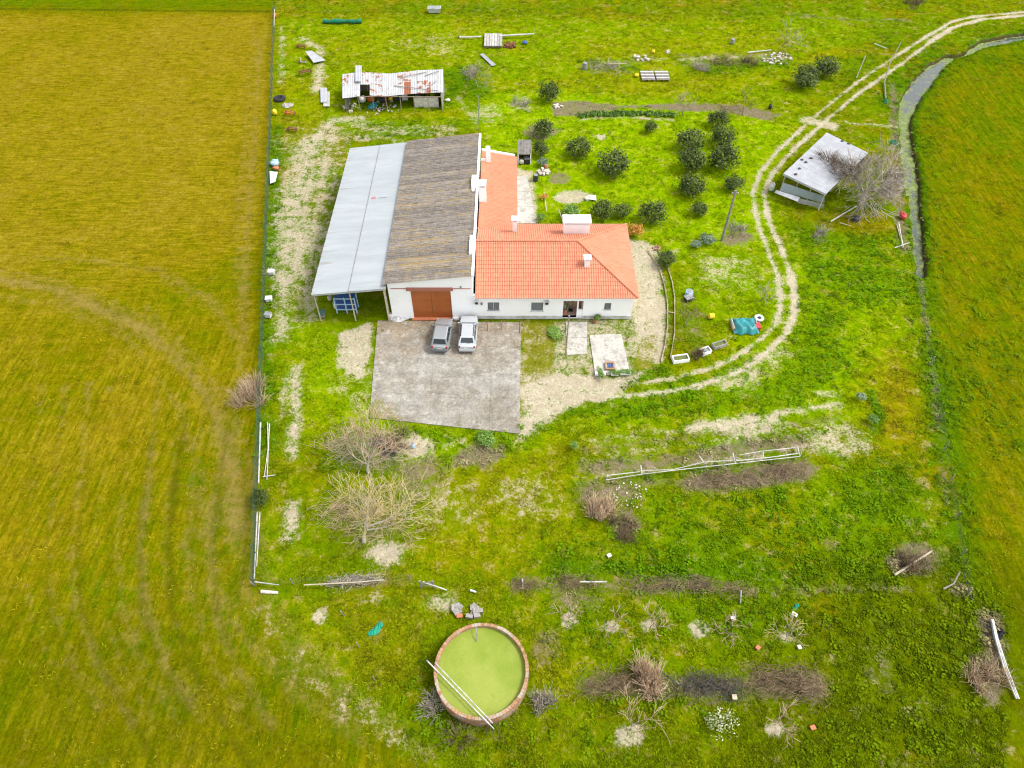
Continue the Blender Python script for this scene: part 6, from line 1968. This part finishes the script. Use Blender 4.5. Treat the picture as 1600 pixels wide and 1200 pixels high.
# bundle of pipes at the lower right
for k, (dx, r, lab) in enumerate([(0, .075, 'thick white pipe of the bundle at lower right, left one'), (5, .055, 'white pipe of the bundle at lower right, middle one'), (9, .05, 'thin grey pipe of the bundle at lower right, right one')]):
    stick([(1549 + dx * .3, 968, .25), (1556 + dx * .4, 1000, .22), (1569 + dx * .6, 1045, .18), (1588 + dx * .5, 1092, .12)], r, lab, MT['white_pipe'] if k < 2 else MT['galv'], 'pipe', 'pipe', 'pipe bundle at lower right')
crumple(1562, 990, 'black sheet caught on the pipe bundle', 'black_plastic', (.9, .6), .3, 81)
stick([(1548, 972, .3), (1553, 1000, .25)], .1, 'black hose end lying against the pipe bundle', MT['black_plastic'], 'hose', 'hose')

# ------------------------------------------------------------------ white pipe frame in the vegetable ground
fr = thing('cloche_frame', 'long low frame of white pipes over a vegetable bed', 'frame', at(1100, 728))
LF = fr.location.copy()
def rail(pts, z=.35, r=.036, nm='rail'):
    MB(LF).tube([at(x, y, z) for x, y in pts], r, 6).build(nm, MT['white_pipe'], fr)
rail([(946, 750), (1002, 741), (1060, 734)]); rail([(948, 743), (1000, 737)], .4)
rail([(1003, 735), (1050, 734), (1100, 722)]); rail([(1060, 734), (1150, 724), (1250, 713)])
rail([(1150, 720), (1200, 715), (1250, 708)], .4, .04); rail([(1155, 711), (1190, 705), (1246, 699)], .5)
rail([(1100, 722), (1145, 719)], .45, .03)
for (a, b) in (((1001, 727), (1003, 741)), ((1092, 712), (1100, 723)), ((1145, 708), (1149, 724)), ((1192, 705), (1193, 717)), ((1246, 698), (1250, 713))):
    MB(LF).tube([at(*b, .3), at(*a, .6)], .05, 6).build('crosspiece', MT['white_pipe'], fr)
for (x, y) in ((948, 748), (1003, 740), (1100, 728), (1149, 722), (1250, 712)):
    p = at(x, y)
    MB(LF).tube([(p.x, p.y, -.15), (p.x, p.y, .38)], .045, 6).build('leg', MT['white_pipe'], fr)
rubble(985, 773, 'row of white stones left below the pipe frame', 24, 46, MT['rubble'], 82, .06, .15, 'stone_row', 1.2)
hive(952, 867, 'small white box on the grass below the vegetable ground', 'white_plastic', 'white_plastic', (.24, .2, .14), .5, 'small_box')

# ------------------------------------------------------------------ garden things right of the house
MT['bed_kerb'] = mat('mossy_kerb', (.34, .28, .17), (.24, .20, .11), 3, .95, rnd=.2)
def edging(name, label, pts, w=.10, h=.14, mt_='bed_kerb'):
    P_ = W(pts)
    root = thing(name, label, 'edging', P_[0])
    for a, b in zip(P_, P_[1:]):
        d = b - a; n = max(1, round(d.length / 1.0))
        ang = math.atan2(d.y, d.x)
        for i in range(n):
            c = a.lerp(b, (i + .5) / n) - P_[0]
            bevel(MB().box((c.x, c.y, .02), (d.length / n - .03, w, h), ang).build('kerb_stone', MT[mt_], root), .02)
edging('bed_edging', 'pale kerb along the house side of the narrow flower bed', [(1012, 390), (1030, 418), (1038, 445), (1043, 475), (1043, 510), (1039, 540), (1033, 565)])
edging('bed_edging', 'pale kerb along the garden side of the narrow flower bed', [(1028, 390), (1042, 415), (1050, 440), (1054, 465), (1054, 520), (1050, 545), (1047, 560)])
edging('bed_edging', 'two pale kerb stones crossing the narrow flower bed', [(1044, 488), (1053, 489)])
def trough(px, py, label, rz, mt_, soil='soil_dark', s=(1.5, .7, .35)):
    b = at(px, py, .1); b.z = 0
    o = thing('planting_trough', label, 'trough', b, rz, 'troughs at the garden edge')
    t = .07
    bevel(MB().bx(-s[0] / 2, s[0] / 2, -s[1] / 2, -s[1] / 2 + t, -.08, s[2]).build('side', MT[mt_], o), .01)
    bevel(MB().bx(-s[0] / 2, s[0] / 2, s[1] / 2 - t, s[1] / 2, -.08, s[2]).build('side', MT[mt_], o), .01)
    bevel(MB().bx(-s[0] / 2, -s[0] / 2 + t, -s[1] / 2 + t, s[1] / 2 - t, -.08, s[2]).build('end', MT[mt_], o), .01)
    bevel(MB().bx(s[0] / 2 - t, s[0] / 2, -s[1] / 2 + t, s[1] / 2 - t, -.08, s[2]).build('end', MT[mt_], o), .01)
    MB().bx(-s[0] / 2 + t, s[0] / 2 - t, -s[1] / 2 + t, s[1] / 2 - t, -.08, s[2] * .55).build('filling', MT[soil], o)
MT['soil_dark'] = mat('potting_soil', (.10, .10, .045), (.12, .15, .03), 4, .95)
MT['grey_water'] = mat('grey_water', (.22, .24, .23), None, 2, .2)
trough(1063, 561, 'white rimmed trough with greenery, left of three', R(10), 'white_paint', s=(1.55, .75, .35))
trough(1102, 549, 'white trough with grey water, middle of three', R(24), 'white_paint', 'grey_water', (1.0, .7, .35))
trough(1124, 539, 'grey stone trough, right of three', R(22), 'stone', s=(1.4, .6, .35))
drum(1112, 493, 'yellow tub lying in the garden grass', 'yellow', .28, .5, 0.2, 'tub', 'tub')
# tarpaulin pile
def tarp_pile(px, py, label):
    b = at(px, py); rng = random.Random(4)
    o = thing('covered_pile', label, 'pile', b)
    nx, ny = 16, 12
    vs = []
    for j in range(ny + 1):
        for i in range(nx + 1):
            u, v = i / nx * 2 - 1, j / ny * 2 - 1
            e_ = max(abs(u), abs(v))
            z = .62 * (1 - max(0, (e_ - .62) / .38) ** 1.4) + .08 * math.sin(i * 1.3 + j * .7) + rng.uniform(-.05, .05)
            vs.append((u * 1.25, v * 1.0 + .1 * math.sin(i), max(-.03, z)))
    m = MB(); m.add(vs, [(j * (nx + 1) + i, j * (nx + 1) + i + 1, (j + 1) * (nx + 1) + i + 1, (j + 1) * (nx + 1) + i) for j in range(ny) for i in range(nx)])
    m.build('tarpaulin', MT['teal'], o, True)
    for k in range(5):
        MB().bx(-1.3 + k * .5, -.9 + k * .5, -.55, .6, -.05, .3).build('log', MT['wood'], o)
    MB().tube([(-1.22, -.6, .5), (-1.24, .7, .5)], .05, 6).build('weight_bar', MT['white_pipe'], o)
    MB().tube([(1.1, 0, .55), (1.12, .9, .5)], .05, 6).build('weight_bar', MT['white_pipe'], o)
tarp_pile(1163, 511, 'low pile under a crumpled teal tarpaulin inside the track bend')
hive(1183, 510, 'red crate right of the teal tarpaulin', 'red', 'red', (.5, .75, .4), 0, 'crate', 'crate')
tyre(1186, 497, 'white painted tyre behind the red crate', .5, 0, 'white_plastic', 'dark')
hive(1076, 466, 'dark low cart under the pale blue tub in the garden', 'black_plastic', 'grey_metal', (.8, .6, .4), .4, 'cart', 'cart')
drum(1077, 457, 'pale blue tub behind the dark garden cart', 'pale_blue', .38, .5, None, 'tub', 'tub')
rubble(1026, 387, 'reddish stones at the top end of the flower bed', 6, 12, MT['brick'], 83, .15, .35)
stick([(1146, 528, .0), (1147, 516, .8)], .04, 'thin stake below the teal tarpaulin', MT['wood'], 'stake', 'stake')
# planters and hearth at the garden slab
def planter(px, py, label, w):
    b = at(px, py, .15); b.z = .0
    o = thing('planter', label, 'planter', b, R(-1), 'white planters along the garden slab')
    bevel(MB().hexa([(-w / 2 + .04, -.12, .0), (w / 2 - .04, -.12, .0), (w / 2 - .04, .12, .0), (-w / 2 + .04, .12, .0)], [(-w / 2, -.17, .3), (w / 2, -.17, .3), (w / 2, .17, .3), (-w / 2, .17, .3)]).build('box', MT['white_paint'], o), .01)
    place(CRB[0], 'plant', o, (0, 0, .36), (0, 0, px), (w * .52, .25, .22))
planter(938, 584, 'white planter with green plants, left of three at the slab', 1.0)
planter(961, 584, 'white planter with green plants, middle of three at the slab', .8)
planter(977, 583, 'white planter with green plants, right of three at the slab', 1.05)
hb_ = at(953, 573)
he = thing('brick_hearth', 'small square brick fire ring on the garden slab', 'fire ring', (hb_.x, hb_.y, .05))
for (x, y, sx, sy) in ((0, -.38, .9, .16), (0, .38, .9, .16), (-.37, 0, .16, .58), (.37, 0, .16, .58)):
    MB().bx(x - sx / 2, x + sx / 2, y - sy / 2, y + sy / 2, 0, .16).build('brick_side', MT['brick'], he)
MB().bx(-.28, .28, -.29, .29, 0, .05).build('ash_bed', MT['grey_metal'], he)
for k in range(3):
    MB().bx(-.2 + k * .17, -.12 + k * .17, -.2, .22, .06, .14).build('ember_log', MT['blue'], he)
for (x, y, lab) in ((931, 500, 'terracotta flower pot with a green plant at the house wall'),):
    o = drum(x, y, lab, 'terracotta', .22, .4, None, 'flower_pot', 'pot')
    place(CRB[1], 'plant', o, (.15, .1, .5), (0, 0, 0), (.32, .32, .3))
o = drum(883, 484, 'terracotta pot with white flowers in the porch', 'terracotta', .2, .45, None, 'flower_pot', 'pot')
o.location = (PO[0] + .3, HY0 + .7, .12)
place(crown_mesh('plant', MT['flower_white'], 1, 1, .8, 16, 8, .22, 91), 'plant', o, (0, 0, .75), (0, 0, 0), (.35, .35, .45))
# things before the barn
o = crumple(624, 497, 'white plastic sheeting heap at the barn front wall', 'white_plastic', (1.9, .8), .4, 92)
sack(611, 493, 'white bag at the foot of the barn corner', 'white_plastic', (.5, .5, .6), 93)
sack(712, 497, 'white bundle between the barn door and the estate car', 'white_plastic', (.7, .5, .4), 94, 'bundle', 'bundle')
drum(645, 695, 'small pale blue canister below the concrete yard', 'pale_blue', .2, .45, None, 'canister', 'canister')
# blue rack under the canopy front
rk = thing('steel_rack', 'blue steel rack under the open shed front', 'rack', (xat(538, 470, 51.2), 51.2, 0))
for x in (-1.0, 0, 1.0):
    for y in (0, .9):
        MB().bx(x - .05, x + .05, y - .05, y + .05, 0, 2.1).build('upright', MT['pale_blue'], rk)
for z in (.5, 1.2, 1.95):
    MB().bx(-1.05, 1.05, -.06, .0, z, z + .1).build('beam', MT['pale_blue'], rk)
    MB().bx(-1.0, 1.0, .0, .9, z, z + .04).build('shelf', MT['blue'], rk)
drum(525, 476, 'white canister before the blue rack', 'white_plastic', .28, .7, None, 'canister', 'canister')
drum(545, 474, 'pale yellow canister before the blue rack', 'pale_stone', .3, .7, .3, 'canister', 'canister')
hive(534, 474, 'slatted wooden crate before the blue rack', 'pale_wood', 'wood', (.9, .7, .5), 0, 'crate', 'crate')
drum(515, 465, 'small pale pot under the open shed front', 'pale_stone', .22, .4, None, 'pot', 'pot')
hive(503, 491, 'dark green box on the left yard ruts', 'grey_metal', 'fence_green', (.6, .7, .5), .2, 'bin', 'bin')

# ------------------------------------------------------------------ along the left fence
hive(424, 425, 'white box by the left fence, farthest of three', group='boxes by the left fence')
hive(420, 467, 'white box by the left fence, middle of three', rz=.1, group='boxes by the left fence')
hive(419, 492, 'white box by the left fence, nearest of three', 'white_plastic', 'grey_metal', rz=-.2, group='boxes by the left fence')
loose_sheet([(421, 267), (434, 269), (430, 284), (422, 287)], 'white sheet scrap near the left fence', MT['white_plastic'], .3)
sack(429, 254, 'pale blue sack pile near the left fence', 'pale_blue', (1.0, 1.1, .6), 95)
sack(431, 262, 'reddish bag below the blue sack pile', 'terracotta', (.7, .6, .4), 96)
tyre(437, 154, 'large black tyre lying near the left fence', .85)
sack(429, 175, 'yellow canister against the left fence', 'yellow', (.6, .6, .7), 97, 'canister', 'canister')
def plough(px, py, label, mt_, s, seed, name='farm_implement'):
    rng = random.Random(seed)
    b = at(px, py); o = thing(name, label, 'farm machine', b, rng.uniform(-.4, .4))
    MB().box((0, 0, .55 * s), (2.0 * s, .12 * s, .12 * s)).build('beam', MT[mt_], o)
    MB().box((0, .5 * s, .55 * s), (1.6 * s, .1 * s, .1 * s)).build('beam', MT[mt_], o)
    for k in range(5):
        x = (-.9 + .45 * k) * s
        MB().tube([(x, 0, .55 * s), (x, -.15 * s, .3 * s), (x, .1 * s, 0)], [.05 * s, .05 * s, .03 * s], 5).build('tine', MT[mt_], o)
        MB().box((x, .25 * s, .55 * s), (.08 * s, .6 * s, .08 * s)).build('brace', MT[mt_], o)
    for x in (-.8, .8):
        MB().lathe((x * s, .5 * s, .35 * s), [(.06, -.05), (.34 * s, -.04), (.34 * s, .04), (.06, .05)], 12, None, Matrix.Rotation(R(90), 3, 'Y')).build('wheel', MT['rust'], o)
    MB().tube([(0, .5 * s, .6 * s), (0, 1.0 * s, .9 * s), (0, 1.3 * s, .5 * s)], .05 * s, 5).build('drawbar', MT[mt_], o)
    return o
plough(452, 181, 'orange painted farm implement near the left fence', 'orange_paint', .75, 1)
plough(478, 118, 'rusty brown harrow below the white sheets', 'rust', 1.0, 2)
plough(456, 206, 'dark rusty plough lying near the left ruts', 'rust', .7, 3)
plough(470, 76, 'dark rusty rake above the white sheets', 'rust', .7, 4)
plough(472, 99, 'low rusty frame between the white sheets and harrow', 'rust', .5, 5)
loose_sheet([(477, 80), (487, 79), (509, 94), (490, 98)], 'big white sheet stack at the upper left yard', MT['tin_clean'], .4, zs=(.6, .6, .2, .3))
stick([(470, 91, .3), (470, 97, .3), (480, 97, .3)], .06, 'white bent tube beside the big white sheet stack', MT['white_pipe'], 'tube', 'pipe')
loose_sheet([(500, 137), (511, 137), (511, 160), (501, 160)], 'white sheet left of the tin shed, upper', MT['tin_clean'], .2)
loose_sheet([(505, 143), (515, 143), (515, 166), (505, 166)], 'white rust-spotted sheet left of the tin shed, lower', MT['tin'], .12)
crumple(449, 164, 'grey cloth heap above the orange implement', 'stone', (1.6, 1.2), .3, 98, 'cloth_heap', 'cloth')
# ------------------------------------------------------------------ upper yard
def net_roll(px0, px1, py, label):
    a, b = at(px0, py, .3), at(px1, py, .3)
    rng = random.Random(6)
    pts = [a.lerp(b, t / 10) + Vector((0, rng.uniform(-.15, .15), rng.uniform(-.08, .05))) for t in range(11)]
    o = MB(a).tube(pts, [.34 + rng.uniform(-.1, .08) for _ in pts], 8).build('net_roll', MT['green_net'], None, True)
    o.location = a
    tag(o, label, 'net')
net_roll(505, 564, 33, 'long crumpled green net roll at the top')
mt_ = thing('metal_trough', 'silver metal water trough at the top edge', 'trough', at(679, 19))
bevel(MB().hexa([(-.9, -.4, 0), (.9, -.4, 0), (.9, .4, 0), (-.9, .4, 0)], [(-1.1, -.55, .8), (1.1, -.55, .8), (1.1, .55, .8), (-1.1, .55, .8)]).build('tub', MT['galv'], mt_), .03)
MB().bx(-1.0, 1.0, -.45, .45, .802, .82).build('water', MT['grey_water'], mt_)
MB().bx(-.03, .03, -.56, .56, .823, .86).build('crossbar', MT['grey_metal'], mt_)
loose_sheet([(750, 85), (755, 83), (775, 101), (769, 103)], 'narrow white sheet lying alone in the upper meadow', MT['tin_clean'], .15)
pl_ = thing('timber_platform', 'weathered timber platform beside the long white beam', 'platform', at(771, 66))
for k in range(7):
    bevel(MB().bx(-1.4 + k * .4, -1.05 + k * .4, -2.0, 2.2, .3, .38).build('plank', MT['white_pipe'] if k in (3, 4) else MT['stone'], pl_), .01)
for y in (-1.6, 1.8):
    MB().bx(-1.4, 1.4, y - .08, y + .08, -.05, .298).build('bearer', MT['wood'], pl_)
stick([(718, 58, .2), (735, 58, .25), (752, 57, .2)], .14, 'short white beam left of the timber platform', MT['white_pipe'], 'beam', 'beam')
stick([(780, 56, .4), (834, 53, .4)], .14, 'long white beam right of the timber platform', MT['white_pipe'], 'beam', 'beam')
stick([(834, 54, .2), (834, 45, 1.2)], .06, 'white stake at the end of the long beam', MT['white_pipe'], 'stake', 'stake')
stick([(716, 58, .1), (722, 57, .3)], .12, 'green net bundle at the left end of the beams', MT['green_net'], 'net', 'net')
rubble(796, 71, 'rusty scrap heap below the long white beam', 10, 30, MT['rust'], 101, .2, .6, 'scrap_heap')
sack(820, 66, 'blue bag below the long white beam', 'blue', (.8, .6, .4), 102)
pn = thing('pallet_pair', 'pair of grey weathered pallets in the upper meadow', 'pallet', at(1023, 120))
for s_ in (-1, 1):
    for k in range(6):
        bevel(MB().bx(s_ * 1.05 - .95, s_ * 1.05 + .95, -1.3 + k * .45, -.98 + k * .45, .2, .25).build('slat', MT['galv'] if k % 2 else MT['grey_wood'], pn), .01)
    for x in (-.8, 0, .8):
        MB().bx(s_ * 1.05 + x - .06, s_ * 1.05 + x + .06, -1.3, 1.3, 0, .198).build('bearer', MT['wood'], pn)
sack(995, 117, 'yellow bucket-like tub left of the pallets', 'yellow', (.6, .6, .4), 103, 'tub', 'tub')
sack(1021, 80, 'yellow tub in the upper weeds', 'yellow', (.5, .5, .4), 104, 'tub', 'tub')
rubble(1003, 90, 'white stones strewn left of the upper yellow tub', 12, 16, MT['rubble'], 105, .2, .5)
rubble(1044, 81, 'white stones right of the upper yellow tub', 5, 6, MT['rubble'], 106, .2, .5)
drum(914, 102, 'grey metal drum standing in the upper meadow', 'grey_metal', .35, .9)
stick([(953, 100, .15), (979, 99, .15)], .08, 'pale log in the upper meadow', MT['pale_wood'], 'log', 'log')
stick([(1168, 82, .15), (1205, 78, .15)], .1, 'white pipe lying in the upper weeds', MT['white_pipe'], 'pipe', 'pipe')
rubble(1212, 91, 'pale rubble bank in the upper weeds', 20, 60, MT['rubble'], 107, .12, .4, elong=1.3)
drum(1145, 64, 'dark stump left of the bent bare tree', 'grey_metal', .3, .7, None, 'stump', 'stump')
sack(1204, 166, 'black bucket at the right end of the dug strip', 'black_plastic', (.5, .5, .6), 108, 'bucket', 'bucket')
rubble(872, 166, 'pale stones at the left end of the dug strip', 6, 9, MT['pale_stone'], 109, .2, .5)
stick([(816, 168, .1), (829, 175, .1)], .06, 'white stick below the grey bramble', MT['white_pipe'], 'stick', 'stick')
o = sack(429, 24, 'orange bag at the top fence corner', 'orange_paint', (.7, .6, .7), 110)
stick([(428, 42, .1), (429, 14, 1.6)], .07, 'pale post at the top end of the left fence', MT['pale_wood'], 'post', 'post')
# ------------------------------------------------------------------ front meadow odds
crumple(587, 983, 'crumpled turquoise plastic sheet in the front left meadow', 'turquoise', (1.25, .55), .16, 111, rz=R(35))
rubble(716, 953, 'grey and white stones above the tank, left heap', 8, 12, MT['stone'], 112, .2, .5)
rubble(740, 957, 'grey stones above the tank, right heap', 10, 10, MT['stone'], 113, .25, .6)
hive(718, 962, 'orange hollow brick by the stones above the tank', 'terracotta', 'terracotta', (.35, .2, .2), .2, 'brick_block', 'brick')
hive(1271, 1136, 'orange hollow brick lying in the front meadow', 'terracotta', 'terracotta', (.28, .2, .12), .3, 'brick_block', 'brick')
hive(1146, 965, 'white box beside a bare sapling', 'white_plastic', 'white_plastic', (.27, .2, .14), .1, 'small_box')
hive(1242, 959, 'hollow pale block below the turquoise scrap', 'pale_stone', 'pale_stone', (.32, .2, .14), -.6, 'brick_block', 'brick')
hive(1185, 1011, 'small terracotta brick in the front meadow', 'terracotta', 'terracotta', (.25, .2, .12), .7, 'brick_block', 'brick')
hive(1250, 1010, 'small white block in the front meadow', 'pale_stone', 'white_plastic', (.18, .2, .1), .2, 'small_box')
crumple(1244, 948, 'small turquoise scrap below the bramble row', 'turquoise', (.5, .3), .1, 114, 'plastic_scrap')
sack(735, 1085, 'dark stone', 'stone', (.1, .1, .1), 115) if False else None
hive(1147, 1090, 'squat wooden post by the white blossoming bush', 'wood', 'pale_wood', (.25, .25, .35), 0, 'stake_block', 'post')
sack(982, 1072, 'white scrap in the front brush heap', 'white_plastic', (.3, .2, .1), 116, 'plastic_scrap', 'sheet')
stick([(978, 1035, .2), (1000, 1055, .4), (1030, 1072, .2)], .03, 'black hose over the straw reed clump', MT['black_plastic'], 'hose', 'hose')
stick([(1030, 1047, .2), (1060, 1070, .2), (1150, 1078, .15)], .04, 'long black hose along the front brush heap', MT['black_plastic'], 'hose', 'hose')
